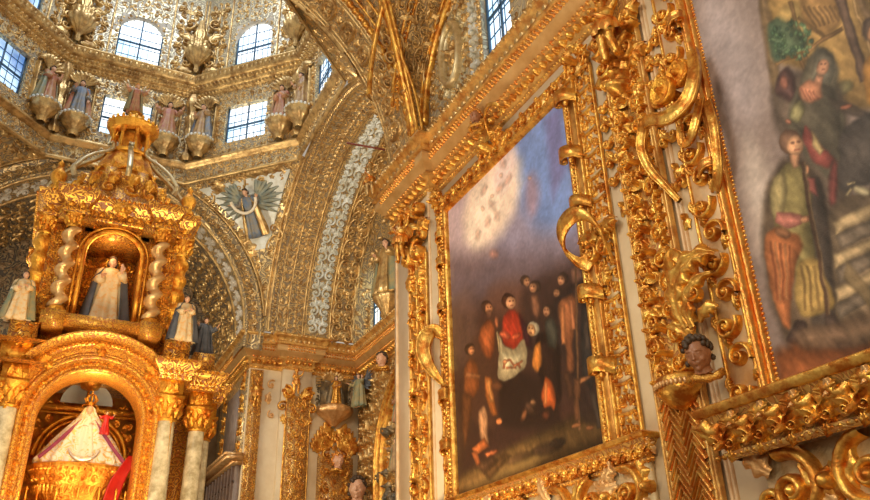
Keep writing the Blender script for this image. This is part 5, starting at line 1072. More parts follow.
def rail(name, surf, u0, u1, v0, v1, root, rng, kind, ground='gold_ground', carve='gold_leaf', th=.07, hs=1.0):
    A = Acc(); A.box((u0, v0, 0), (u1, v1, th)); r = A.build(name, ground, root, surf, smooth=False)
    vert = (v1 - v0) > (u1 - u0); A = Acc()
    for k in ((u0 + .012, u1 - .012) if vert else (v0 + .012, v1 - .012)):
        p = [(k, v0), (k, v1)] if vert else [(u0, k), (u1, k)]; V, F = relief_tube(p, .018, .03); V[:, 2] += th; A.add(V, F)
    n0 = len(A.V)
    if kind == 'candelabra':
        B = Acc(); candelabra(B, (u0 + u1) / 2, v0, v1, (u1 - u0) * .95, rng, True, hs=hs)
    elif kind == 'rinceau':
        B = Acc(); w = min(u1 - u0, v1 - v0); st = w * .85
        if vert: pts = [((u0 + u1) / 2 + (w * .1 if i % 2 else -w * .1), v) for i, v in enumerate(np.arange(v0 + st / 2, v1, st))]
        else: pts = [(u, (v0 + v1) / 2 + (w * .1 if i % 2 else -w * .1)) for i, u in enumerate(np.arange(u0 + st / 2, u1, st))]
        rinceau(B, pts, w * .95, rng, True, hs=hs)
    elif kind == 'ladder':
        B = Acc(); w = u1 - u0; c = w * .95; uc = (u0 + u1) / 2; n = int((v1 - v0) / c); c = (v1 - v0) / n
        for i in range(n):
            v = v0 + (i + .5) * c
            for s in (1, -1):
                B.stamp(SPh, uc + s * w * .24, v - c * .08, s * 2.2, w * .20, mir=s, hs=w * .34); B.stamp(LFh, uc + s * w * .04, v - c * .3, -s * .9, w * .4, mir=s, hs=w * .34); B.stamp(CCh, uc + s * w * .36, v + c * .28, s * .2, w * .14, mir=-s, hs=w * .26); B.stamp(BD, uc + s * w * .4, v - c * .36, 0, w * .07, hs=w * .2)
            B.stamp(HK, uc, v + c * .1, 0, w * .32, hs=w * .3)
            V, F = relief_tube([(u0 + w * .1, v + c * .5), (uc, v + c * .44), (u1 - w * .1, v + c * .5)], w * .07, w * .16, n=5); B.add(V, F)
    else: B = Acc(); B.stamp(BDl, (u0 + u1) / 2, (v0 + v1) / 2, 0, .01)
    for V, F in zip(B.V, B.F): V[:, 2] += th
    A.add(np.concatenate(B.V), np.concatenate(B.F)); A.build('carving', carve, r, surf)
    return r
def beads(A, pts, step, r, h0, hs=1.2, mo=BD):
    pts = np.array(pts, float)
    for a, b in zip(pts[:-1], pts[1:]):
        L = np.linalg.norm(b - a); n = max(1, int(L / step))
        for i in range(n): q = a + (b - a) * (i + .5) / n; A.stamp(mo, q[0], q[1], 0, r, hs=r * hs, h0=h0)

# ---- painting in the second bay (figures round a child)
nv = nave(); rg = random.Random(11)
p1 = empty('painting', (4.25, 6.5, 2.9), 'dark oil painting of a crowd round a child under blue sky, in gilt frame', 'painting')
canvas('canvas', 1, -7.9, -5.13, 3.02, 6.78, 360, 460, (70, 54, 52), p1)
rail('frame_rail', nv, -8.09, -7.9, 3.0, 6.72, p1, rg, 'rinceau', th=.05, hs=.9)
rail('frame_rail', nv, -5.13, -5.0, 3.0, 6.72, p1, rg, 'plain', th=.06)
rail('frame_rail', nv, -5.0, -4.74, 3.0, 6.74, p1, rg, 'ladder', ground='gilt_recess', th=.03, hs=1.0)
rail('frame_rail', nv, -8.09, -4.76, 6.70, 6.88, p1, rg, 'rinceau', hs=1.1)
A = Acc()
for p in ([(-7.86, 3.05), (-7.86, 6.70)], [(-5.17, 6.70), (-5.17, 3.05)], [(-7.90, 6.68), (-5.13, 6.68)]):
    V, F = relief_tube(p, .045, .10, n=7); A.add(V, F)
beads(A, [(-7.90, 3.05), (-7.90, 6.7)], .05, .02, .08); beads(A, [(-5.13, 3.05), (-5.13, 6.7)], .05, .02, .08)
A.build('inner_moulding', 'gold_leaf', p1, nv)
for (y, z, b, w) in ((5.14, 6.52, 1, .17), (5.16, 5.85, 1, .17), (5.10, 5.28, .9, .14), (5.12, 4.36, 1, .17), (5.10, 3.68, 1, .17)):
    A = Acc(); clasp(A, y, z, 1, 4.16, 1, w, b); A.build('strap_clasp', 'gold_leaf', p1)
for (y, z, b, w) in ((7.9, 6.3, .8, .12), (7.9, 5.92, .8, .14), (7.9, 5.3, .8, .12), (7.92, 4.2, .9, .16), (7.92, 3.62, .9, .14)):
    A = Acc(); clasp(A, y, z, 1, 4.17, -1, w, b); A.build('strap_clasp', 'gold_leaf', p1)
# the big curled band over the right rail, with paired volutes and a drooping tendril
A = Acc(); ribbon(A, [(4.20, 4.80, 4.60), (4.02, 4.74, 4.88), (3.93, 4.88, 5.02), (3.92, 5.08, 4.98), (3.97, 5.18, 4.86), (4.06, 5.16, 4.72), (4.14, 5.10, 4.66), (4.17, 5.04, 4.72)], (-.35, .1, 1), .15, .025, 60)
A.build('curled_band', 'gold_leaf', p1)
for s in (1, -1):
    A = Acc(); A.stamp(SPh, -4.90 + s * .09, 4.70, s * 1.2, .10, mir=s, hs=.16, h0=.08); A.stamp(LFh, -4.90 + s * .03, 4.84, -s * .9, .26, mir=s, hs=.2, h0=.07); A.stamp(LFh, -4.90, 4.56, PI + s * .5, .2, mir=s, hs=.16, h0=.07)
    A.build('volute', 'gold_leaf', p1, nv)
A = Acc(); ribbon(A, [(4.22, 8.02, 4.98), (4.10, 8.06, 5.06), (4.0, 8.10, 4.98), (3.96, 8.10, 4.80), (4.0, 8.06, 4.62), (4.08, 8.02, 4.48), (4.16, 8.0, 4.38)], (-.8, -.9, .0), .17, .035, 50, face=True, taper=(.6, 1, 1.2, 1.1, .9, .6, .3))
A.build('drooping_leaf', 'gold_leaf', p1)
# crest over the top rail
for yc, b in ((6.60, 1.0), (4.9, .6), (8.0, .5)):
    A = Acc(); zc = 6.92
    for s in (1, -1): A.stamp(SPh, -yc + s * .15 * b, zc + .0, s * 1.0, .11 * b, mir=s, hs=.2, h0=.06); A.stamp(LFh, -yc + s * .04 * b, zc - .03, -s * .8, .28 * b, mir=s, hs=.24, h0=.08); A.stamp(CCh, -yc + s * .28 * b, zc - .07, s * .6, .1 * b, mir=-s, hs=.14, h0=.06)
    A.stamp(SH, -yc, zc, 0, .17 * b, hs=.3, h0=.1); A.stamp(BD, -yc, zc - .08, 0, .07 * b, hs=.2, h0=.08)
    A.build('crest', 'gold_leaf', p1, nv)
A = Acc(); ribbon(A, [(4.1, 6.5, 6.98), (3.98, 6.38, 7.08), (3.92, 6.2, 7.12), (3.95, 6.05, 7.04), (4.0, 6.06, 6.95), (4.0, 6.13, 6.98)], EZ, .05, .02, 30); A.build('crest_tendril', 'gold_leaf', p1)

# ---- shelves under the paintings
def shelf(y0, y1, z, label, hgt=.30, out=.3):
    t = empty('carved_shelf', (4.25, (y0 + y1) / 2, z - hgt), label, 'shelf'); x1 = 4.25 - out; k = hgt / .3
    pt_ = [(4.25, y0), (x1, y0), (x1, y1), (4.25, y1)]
    sweep('shelf_moulding', pt_, [(-.10, z - hgt), (-.08, z - .29 * k), (-.06, z - .26 * k), (-.10, z - .25 * k), (-.10, z - .22 * k), (.0, z - .05 * k)], 'carved_gold', t)
    sweep('shelf_edge', pt_, [(.0, z - .05 * k), (.03, z - .045 * k), (.04, z - .01 * k), (.04, z), (0, z + .02), (-.3, z + .02)], 'gold_leaf', t)
    A = Acc(); B = Acc(); st = .21 * k; n = int((y1 - y0) / st); st = (y1 - y0) / n
    sf = plane((x1 + .10, 0, z - .24 * k), (0, -1, 0), (-.5, 0, .866))
    for i in range(n):
        u = -y1 + (i + .5) * st
        for s in (1, -1): A.stamp(LFh, u + s * .015 * k, -.02 * k, -s * .25, .27 * k, mir=s, hs=.15 * k); A.stamp(SPh, u + s * .055 * k, .06 * k, s * 1.4, .055 * k, mir=s, hs=.16 * k)
        A.stamp(BD, u, .06 * k, 0, .03 * k, hs=.16 * k); A.stamp(LFh, u, .05 * k, PI + .2, .12 * k, hs=.2 * k); B.stamp(LFs, u + st / 2, -.02 * k, 0, .24 * k, hs=.15 * k); B.stamp(RO5, u + st / 2, .15 * k, 0, .035 * k, hs=.12 * k)
    A.build('acanthus_row', 'gold_leaf', t, sf); B.build('lily_row', 'stucco_gilt', t, sf)
    A = Acc(); sf2 = plane((x1 + .09, 0, z - .275 * k), (0, -1, 0), (0, 0, 1))
    for u in np.arange(-y1, -y0, .05): A.stamp(BDl, u, 0, 0, .02, hs=.03)
    A.build('bead_row', 'gold_leaf', t, sf2); return t
shelf(4.62, 8.09, 3.02, 'long gilt shelf with acanthus row beneath the crowd painting', .20, .15)
shelf(.4, 3.66, 2.90, 'gilt shelf with acanthus row under the cropped painting at right', .32, .5)
def console(y0, y1, z0, z1, label, seed, off=.05, cell=.46):
    r = random.Random(seed); t = empty('console_carving', (4.25, (y0 + y1) / 2, z0), label, 'carving'); k = cell / .46
    A = Acc(); A.box((-y1 + .04, z0, 0), (-y0, z1, off)); A.build('backboard', 'gilt_recess', t, nv, smooth=False)
    A = Acc(); B = Acc(); n = max(2, round((y1 - y0) / cell)); c = (y1 - y0) / n; o = off - .01
    for i in range(n):
        for j in range(int((z1 - z0) / (.42 * k)) + 1):
            u = -y1 + (i + .5) * c; v = z1 - .22 * k - j * .42 * k; s = 1 if (i + j) % 2 else -1
            A.stamp(SPh, u, v, s * 1.4 + r.uniform(-.3, .3), .21 * k, mir=s, hs=.24, h0=o); A.stamp(CCh, u + s * c * .34, v - .12 * k, r.uniform(-.4, .4), .15 * k, mir=-s, hs=.18, h0=o)
            A.stamp(LFh, u - s * .12 * k, v - .05 * k, s * r.uniform(.2, 2.4), .34 * k, mir=s, hs=.2, h0=o); B.stamp(LFh, u + s * .12 * k, v + .1 * k, -s * r.uniform(.4, 2.2), .28 * k, mir=-s, hs=.2, h0=o + .04); B.stamp(LFh, u - s * .2 * k, v - .2 * k, r.uniform(0, 6), .24 * k, mir=s, hs=.16, h0=o)
            A.stamp(BD, u + c * .45, v + .02, 0, .055 * k, hs=.14, h0=o); B.stamp(RO, u + c * .5, v - .2 * k, 0, .08 * k, hs=.2, h0=o); A.stamp(SPh, u + s * .18 * k, v - .24 * k, -s * 1, .11 * k, mir=-s, hs=.2, h0=o)
    A.build('scrolls', 'gold_leaf', t, nv); B.build('leaves', 'stucco_gilt', t, nv); return t
console(4.70, 8.05, 2.2, 2.84, 'openwork gilt scrolls below the shelf of the crowd painting', 5)
console(.5, 3.50, 1.5, 2.60, 'bold gilt scrollwork below the shelf at the lower right corner', 6, .26, .52)

# ---- the great carved pilaster between the bays
cp = empty('carved_pilaster', (4.25, 4.27, 1.5), 'tall gilt pilaster of deep scrollwork over zigzag reeding, between the two paintings', 'pilaster')
x_p = .07
A = Acc(); A.box((-4.49, 1.2, 0), (-4.06, 7.08, x_p)); A.build('backboard', 'carved_gold', cp, nv, smooth=False)
A = Acc(); B = Acc(); r_ = random.Random(5)
for k, v in enumerate(np.arange(3.42, 6.15, .215)):
    q = k % 2; 
    for s in (1, -1):
        m = s if q else -s
        A.stamp(SPh, -4.27 + s * (.105 + .02 * q), v + s * .02, s * (1.3 if q else 2.6), .088, mir=m, hs=.15); A.stamp(CCh, -4.27 + s * .165, v + .11, s * r_.uniform(-.3, .3), .055, mir=-s, hs=.12)
        A.stamp(LFh, -4.27 + s * .03, v - .02, -s * r_.uniform(.5, .9), .19, mir=s, hs=.17); B.stamp(LFh, -4.27 + s * .08, v + .08, -s * r_.uniform(1.6, 2.4), .13, mir=s, hs=.18, h0=.02); B.stamp(BD, -4.27 + s * .19, v - .06, 0, .026, hs=.09)
    B.stamp((RO, HK, VA, SH)[k % 4], -4.27, v + (.06 if k % 4 else .0), 0, (.06, .12, .16, .09)[k % 4], hs=.2, h0=.02); B.stamp(BD, -4.27, v + .12, 0, .034, hs=.16)
for Z in (A, B):
    for V in Z.V: V[:, 2] += x_p
A.build('scroll_carving', 'gold_leaf', cp, nv); B.build('leaf_carving', 'gold_leaf', cp, nv)
A = Acc()
for u in (-4.51, -4.475, -4.07, -4.035): V, F = relief_tube([(u, 1.2), (u, 7.08)], .018, .05, n=7); V[:, 2] += .04; A.add(V, F)
A.build('edge_mouldings', 'gold_ground', cp, nv)
A = Acc()      # zigzag reeding
for k, z in enumerate(np.arange(1.2, 3.2, .072)):
    w = .028 if k % 3 else .036; V, F = relief_tube([(-4.46, z), (-4.365, z + .15), (-4.27, z), (-4.175, z + .15), (-4.08, z)], w * .62, w * 1.3, n=7); V[:, 2] += x_p; A.add(V, F)
A.build('zigzag_reeding', 'gold_red', cp, nv)
A = Acc()      # capital: paired volutes and leaves
for s in (1, -1):
    A.stamp(SPh, -4.27 + s * .17, 6.38, s * 1.2, .16, mir=s, hs=.3, h0=.06); A.stamp(LFh, -4.27 + s * .05, 6.2, -s * .8, .34, mir=s, hs=.3, h0=.06); A.stamp(SPh, -4.27 + s * .22, 6.72, s * 2.2, .13, mir=-s, hs=.26, h0=.06); A.stamp(LFh, -4.27 + s * .1, 6.6, -s * .5, .34, mir=s, hs=.28, h0=.08)
    A.stamp(LFh, -4.27 + s * .12, 6.08, PI + s * .5, .3, mir=s, hs=.26, h0=.06)
A.stamp(RO, -4.27, 6.3, 0, .13, hs=.3, h0=.06); A.stamp(VA, -4.27, 6.05, 0, .3, hs=.6, h0=.05)
A.build('capital', 'gold_leaf', cp, nv)
A = Acc()      # small bracket with a row of beads (bottom of the scroll field)
A.lathe([(.02, 3.08), (.10, 3.12), (.15, 3.18), (.18, 3.21), (.185, 3.31), (.16, 3.33), (.05, 3.34)], (4.16, 4.20, 0), 20); 
A.build('bracket', 'gold_leaf', cp)
A = Acc()
for a in np.arange(PI * .5, PI * 1.55, .17): A.ball((4.16 + .188 * math.cos(a), 4.20 + .188 * math.sin(a), 3.26), .017, 6, (1, 1, 1.5))
A.build('bracket_beads', 'stucco_gilt', cp)

# ---- flat strips with mouldings either side of the big pilaster
def fillet(name, us, z0, z1, label, w=.02):
    A = Acc()
    for u in us: V, F = relief_tube([(u, z0), (u, z1)], w, .035, n=7); A.add(V, F)
    o = A.build(name, 'cream_moulding', None, nv); tag(o, label, 'moulding'); return o
fillet('fillet_moulding', (-3.99, -3.95), 1.2, 7.1, 'thin pair of upright mouldings right of the tall scrollwork pilaster')
def cart(y, z0, label, h=.7, seed=0):
    """hanging drop of scrolls on a cream strip"""
    r = random.Random(seed); A = Acc()
    for k, v in enumerate(np.arange(0, h, .2)):
        s = 1 if k % 2 else -1
        A.stamp(SCh, -y, z0 - v, .2 * s, .11, mir=s, hs=.12, h0=.02); A.stamp(LFh, -y, z0 - v + .02, s * 1.0, .16, mir=s, hs=.12, h0=.02)
    A.stamp(HK, -y, z0 - h - .12, PI, .16, hs=.12, h0=.01)
    o = A.build('carved_drop', 'gold_leaf', None, nv); tag(o, label, 'carving'); return o
cart(3.92, 6.3, 'long hanging drop of gilt scrolls on the cream strip beside the right painting', 1.1, 1)
cart(3.92, 4.85, 'small gilt leaf drop on the cream strip, above the large curling leaf', .12, 2)
cart(4.60, 6.1, 'gilt scroll drop on the narrow strip left of the tall pilaster', .9, 3)

# ---- painting in the near bay (two women meeting)
p2 = empty('painting', (4.25, 2.1, 2.95), 'oil painting of robed figures before a house and green tree, at right edge', 'painting')
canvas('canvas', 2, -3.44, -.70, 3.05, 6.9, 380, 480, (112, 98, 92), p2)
rail('frame_rail', nv, -3.78, -3.50, 2.95, 7.0, p2, random.Random(31), 'rinceau', ground='cream_moulding', hs=1.1)
rail('frame_rail', nv, -3.80, -.4, 6.9, 7.08, p2, random.Random(32), 'rinceau')
rail('frame_rail', nv, -.70, -.4, 3.05, 6.9, p2, random.Random(33), 'rinceau')
A = Acc()
for p, w, h in (([(-3.475, 3.05), (-3.475, 6.95)], .035, .12), ([(-3.43, 3.05), (-3.43, 6.9)], .025, .08)):
    V, F = relief_tube(p, w, h, n=7); A.add(V, F)
beads(A, [(-3.405, 3.08), (-3.405, 6.9)], .035, .016, .02); A.build('inner_moulding', 'gold_red', p2, nv)
# rosettes and strap at the upper left of that frame
A = Acc()
for (y, z, r, h) in ((3.66, 5.52, .125, .26), (3.52, 5.62, .12, .2)):
    t0 = np.linspace(.5, 1, 2); B = Acc(); B.lathe([(.001, .10), (.02, .10), (.03, .06), (.05, .035), (.1, .05), (.115, .06), (.125, .045), (.127, 0), (.11, -.02), (.05, -.03), (.04, -.2)], (0, 0, 0), 28)
    V = B.V[0] * r / .125; A.add(np.stack([4.25 - h - V[:, 2], y + V[:, 0], z + V[:, 1]], -1), B.F[0])
A.build('rosette_disc', 'gold_altar', p2)
A = Acc(); ribbon(A, [(4.10, 3.40, 5.78), (4.02, 3.36, 5.50), (3.98, 3.44, 5.30), (3.94, 3.62, 5.24), (3.94, 3.82, 5.34), (3.98, 3.94, 5.36), (4.0, 4.02, 5.2), (4.04, 4.0, 5.0), (4.1, 3.92, 4.8), (4.14, 3.86, 4.66)], (-1, -.35, -.3), .09, .04, 70, taper=(1, 1.1, 1.3, 1.3, 1.1, 1, .9, .8, .6, .5), face=True); A.build('sweeping_strap', 'gold_leaf', p2)
A = Acc(); ribbon(A, [(4.12, 3.44, 5.34), (4.05, 3.46, 5.14), (4.05, 3.56, 5.02), (4.08, 3.66, 5.06), (4.06, 3.64, 5.16), (4.05, 3.58, 5.15)], (-1, -.3, -.2), .07, .025, 40, face=True); ribbon(A, [(4.14, 3.4, 5.3), (4.08, 3.34, 5.0), (4.1, 3.4, 4.7), (4.14, 3.5, 4.55)], (-1, -.3, -.2), .07, .025, 30, face=True); A.build('inner_curl', 'gold_leaf', p2)
# big curling leaf lower on that frame
A = Acc()
ribbon(A, [(4.2, 4.0, 3.70), (4.08, 4.0, 3.92), (4.0, 3.94, 4.12), (3.97, 3.86, 4.16), (3.99, 3.80, 4.08), (4.02, 3.84, 4.02)], (-1, -.3, -.3), .09, .026, 40, face=True)
A.build('leaf_stem_curl', 'gold_leaf', p2)
BIG = m_leaf(1, .17, 2.5, .30, 6, 60, 15); BIG2 = m_leaf(1, .15, 2.0, .26, 4, 40, 11); pl = plane((4.08, 3.93, 3.60), (.12, -.98, 0), (-.08, 0, 1)); A = Acc(); u0 = 0
A.stamp(BIG, u0 + .0, .0, .30, .80, hs=.34, h0=.04); A.stamp(BIG2, u0 + .06, -.02, .15, .52, hs=.26, h0=.06); A.stamp(LFh, u0 + .02, -.1, .4, .28, mir=-1, hs=.2); A.stamp(SPh, u0 + .16, .22, 2.6, .08, hs=.16, h0=.04); A.stamp(LFc, u0 + .1, .0, -.4, .24, hs=.2, h0=.02)
A.build('curling_leaf', 'gold_leaf', p2, pl)
for z in (4.75, 6.2, 6.6):
    A = Acc(); clasp(A, 3.5, z, 1, 4.14, -1, .10, .7); A.build('strap_clasp', 'gold_red', p2)

# ---- pilaster on the pier at the crossing
pp = empty('carved_pilaster', (4.12, 8.5, 1.0), 'narrow gilt scroll strip with volute capital on the pier left of crowd painting', 'pilaster')
pvx = nave(4.12)
rail('scroll_strip', pvx, -8.72, -8.2, 1.0, 6.2, pp, random.Random(41), 'candelabra', th=.04, hs=1.1)
A = Acc()
for u in (-9.2, -8.80, -8.15): V, F = relief_tube([(u, 1), (u, 7.1)], .02, .04, n=7); A.add(V, F)
A.build('edge_mouldings', 'cream_moulding', pp, pvx)
A = Acc()
for s in (1, -1):
    A.stamp(SPh, -8.46 + s * .16, 6.25, s * 1.2, .17, mir=s, hs=.34, h0=.04); A.stamp(SPh, -8.46 + s * .2, 6.86, s * 2.0, .15, mir=-s, hs=.34, h0=.05); A.stamp(LFh, -8.46 + s * .05, 6.4, -s * .6, .44, mir=s, hs=.34, h0=.05); A.stamp(LFh, -8.46 + s * .1, 6.1, PI + s * .5, .34, mir=s, hs=.3, h0=.05); A.stamp(CCh, -8.46 + s * .27, 6.55, 0, .15, mir=-s, hs=.2, h0=.05)
A.stamp(RO, -8.46, 6.9, 0, .14, hs=.34, h0=.08); A.stamp(SH, -8.46, 6.5, 0, .2, hs=.4, h0=.1)
A.build('capital', 'gold_leaf', pp, pvx)
#cart(8.2, 6.0, 'gilt scroll drop between the pier pilaster and the crowd painting', 1.2, 8)
rod = Acc(); rod.tube([(3.95, 9.27, 8.42), (3.45, 9.6, 8.61)], .016, 8); ro_ = rod.build('iron_rod', 'iron_red'); tag(ro_, 'thin rusty iron rod sticking out from the cornice corner of the pier', 'rod')
# ================================================================ figures
def loc_obj(A, name, m, parent, smooth=True):
    o = mkmesh(name, np.concatenate(A.V), np.concatenate(A.F), m, None, smooth); o.parent = parent; return o
BODY = {}
def face_on(A, c, r, tilt=0):
    """head with brow, nose, lips, chin, ears; looks to -Y"""
    x, y, z = c
    A.ball((x, y, z), r, 12, (.80, .92, 1.12)); A.ball((x, y - r * .25, z - r * .62), r * .50, 8, (1, .95, .8))
    A.tube([(x, y - r * .82, z + r * .22), (x, y - r * 1.0, z - r * .02), (x, y - r * 1.08, z - r * .22), (x, y - r * .9, z - r * .28)], [r * .08, r * .10, r * .15, r * .08], 6)
    for s in (1, -1):
        A.ball((x + s * r * .3, y - r * .78, z + r * .08), r * .13, 6, (1.1, .6, .7)); A.tube([(x + s * r * .12, y - r * .86, z + r * .27), (x + s * r * .33, y - r * .86, z + r * .32), (x + s * r * .52, y - r * .7, z + r * .24)], r * .065, 5)
        A.ball((x + s * r * .8, y + r * .02, z - r * .02), r * .2, 6, (.4, .8, 1.2))
        A.ball((x + s * r * .36, y - r * .58, z - r * .3), r * .26, 6)
    A.tube([(x - r * .24, y - r * .78, z - r * .50), (x, y - r * .88, z - r * .47), (x + r * .24, y - r * .78, z - r * .50)], r * .07, 5); A.tube([(x - r * .18, y - r * .76, z - r * .60), (x, y - r * .84, z - r * .61), (x + r * .18, y - r * .76, z - r * .60)], r * .075, 5)
    A.ball((x, y - r * .66, z - r * .88), r * .2, 6)
def hand_on(A, w, d, side, s=1.0, curl=.6):
    """palm and five fingers from wrist w along direction d"""
    w = np.array(w); d = np.array(d, float); d /= np.linalg.norm(d); a = np.cross(d, (0, 0, 1.)); a = a / (np.linalg.norm(a) + 1e-6); n = np.cross(a, d)
    L = .05 * s; A.tube([w, w + d * L * .5, w + d * L], [.012 * s, .019 * s, .018 * s], 8, flat=.6)
    for i, (k, ln) in enumerate(((-1.5, .8), (-.5, .98), (.5, 1.05), (1.5, .92))):
        b = w + d * L * .95 + a * k * .0085 * s; l = .045 * s * ln; A.tube([b - d * .01 * s, b, b + d * l * .45, b + d * l * .8 - n * l * .3 * curl, b + d * l * .95 - n * l * .6 * curl], [.0072 * s, .0072 * s, .0068 * s, .006 * s, .0045 * s], 6)
    b = w + d * L * .3 + a * side * .016 * s; A.tube([b, b + a * side * .014 * s + d * .012 * s, b + a * side * .018 * s + d * .032 * s, b + a * side * .012 * s + d * .045 * s - n * .008], [.008 * s, .0085 * s, .0075 * s, .005 * s], 6)
def make_body(key, arms, child=False, legs=None, vox=150):
    """unit-high body facing -Y as one fused surface; arms: ((elbow, wrist, hand direction) left, right)"""
    if key in BODY: return BODY[key]
    A = Acc(); hr = .085 if child else .062
    hz = 1 - hr * 1.1; sh = hz - hr * 2.15; sx = .10 if child else .118; pe = .46 if child else .52
    face_on(A, (0, -.005, hz), hr)
    A.tube([(0, .01, hz - hr * .3), (0, .008, sh)], [hr * .52, hr * .6], 10)
    f = 1.25 if child else 1
    A.tube([(0, .01, sh + .03), (0, .01, sh - .01), (0, .0, sh - .1), (0, .0, (sh + pe) / 2 - .02), (0, .0, pe + .03), (0, 0, pe - .03)], [.04, .085 * f, .095 * f, .08 * f, .098 * f, .06], 14, flat=.7, up=(1, 0, 0)) if False else A.add(*loft([(0, .01, sh + .035, .035, .03), (0, .01, sh + .0, .098, .045), (0, .005, sh - .09, .10 * f, .066 * f), (0, .0, (sh + pe) / 2 - .02, .08 * f, .06 * f), (0, .0, pe + .03, .095 * f, .07 * f), (0, 0, pe - .05, .07, .06)]))
    legs = legs or (((.052, -.005, .27), (.055, .01, .03)), ((-.052, -.005, .27), (-.055, .01, .03)))
    for s, (kn, an) in zip((1, -1), legs):
        A.tube([(s * .05, 0, pe), ((s * .05 + kn[0]) / 2, kn[1] / 2, (pe + kn[2]) / 2), kn, tuple((np.array(kn) * .65 + np.array(an) * .35)), an], [.062 * f, .058 * f, .042 * f, .044 * f, .026 * f], 10)
        A.tube([(an[0], an[1] + .015, an[2] - .005), (an[0], an[1] - .03, an[2] - .012), (an[0] + s * .01, an[1] - .085, an[2] - .02)], [.024, .024, .015], 8)
    for s, (el, wr, hd) in zip((1, -1), arms):
        A.tube([(s * sx * .8, .01, sh - .01), (s * sx * 1.05, .01, sh - .03), tuple((np.array((s * sx * 1.1, .01, sh - .03)) + el) / 2), el, tuple(np.array(el) * .6 + np.array(wr) * .4), wr], [.035 * f, .038 * f, .031 * f, .026 * f, .026 * f, .015 * f], 9)
        hand_on(A, wr, hd, -s, 1.15 if not child else 1.0)
    me = bpy.data.meshes.new('body'); V = np.concatenate(A.V); F = np.concatenate(A.F); me.from_pydata([tuple(v) for v in V], [], F.tolist()); me.update(); me.validate()
    o = bpy.data.objects.new('body_tmp', me); COL.objects.link(o); md = o.modifiers.new('r', 'REMESH'); md.mode = 'VOXEL'; md.voxel_size = 1 / vox; md.use_smooth_shade = True
    dg = bpy.context.evaluated_depsgraph_get(); me2 = bpy.data.meshes.new_from_object(o.evaluated_get(dg)); bpy.data.objects.remove(o); BODY[key] = me2; return me2
def loft(rings, n=18, fold=0, nf=7, ph=0, gap=None):
    """elliptical rings (x, y, z, rx, ry); optional folds and an open front"""
    V = []
    t = np.arange(n) * 2 * PI / n if gap is None else np.linspace(-PI / 2 + gap, 1.5 * PI - gap, n)
    for k, (x, y, z, rx, ry) in enumerate(rings):
        f = 1 + (fold[k] if isinstance(fold, (list, tuple)) else fold) * np.cos(nf * t + ph + .3 * k)
        V.append(np.stack([x + rx * f * np.cos(t), y + ry * f * np.sin(t), z + 0 * t], -1))
    return np.concatenate(V), grid(len(rings), n, gap is None)
ARM = {'bless': (((.17, .0, .66), (.13, -.13, .76), (0, -.3, 1)), ((-.17, .0, .64), (-.09, -.14, .66), (.4, -.8, .2))),
       'book': (((.16, .0, .64), (.08, -.13, .66), (-.5, -.8, .1)), ((-.16, .0, .64), (-.06, -.14, .62), (.6, -.7, 0))),
       'spread': (((.20, -.03, .70), (.26, -.12, .80), (.3, -.3, .8)), ((-.20, -.03, .68), (-.27, -.13, .72), (-.5, -.5, .4))),
       'down': (((.16, .01, .63), (.17, -.07, .50), (0, -.3, -1)), ((-.17, .0, .65), (-.12, -.14, .72), (.1, -.6, .7)))}
def m_for(me, m):
    r = me.copy(); r.materials.clear(); r.materials.append(MAT[m]); return r
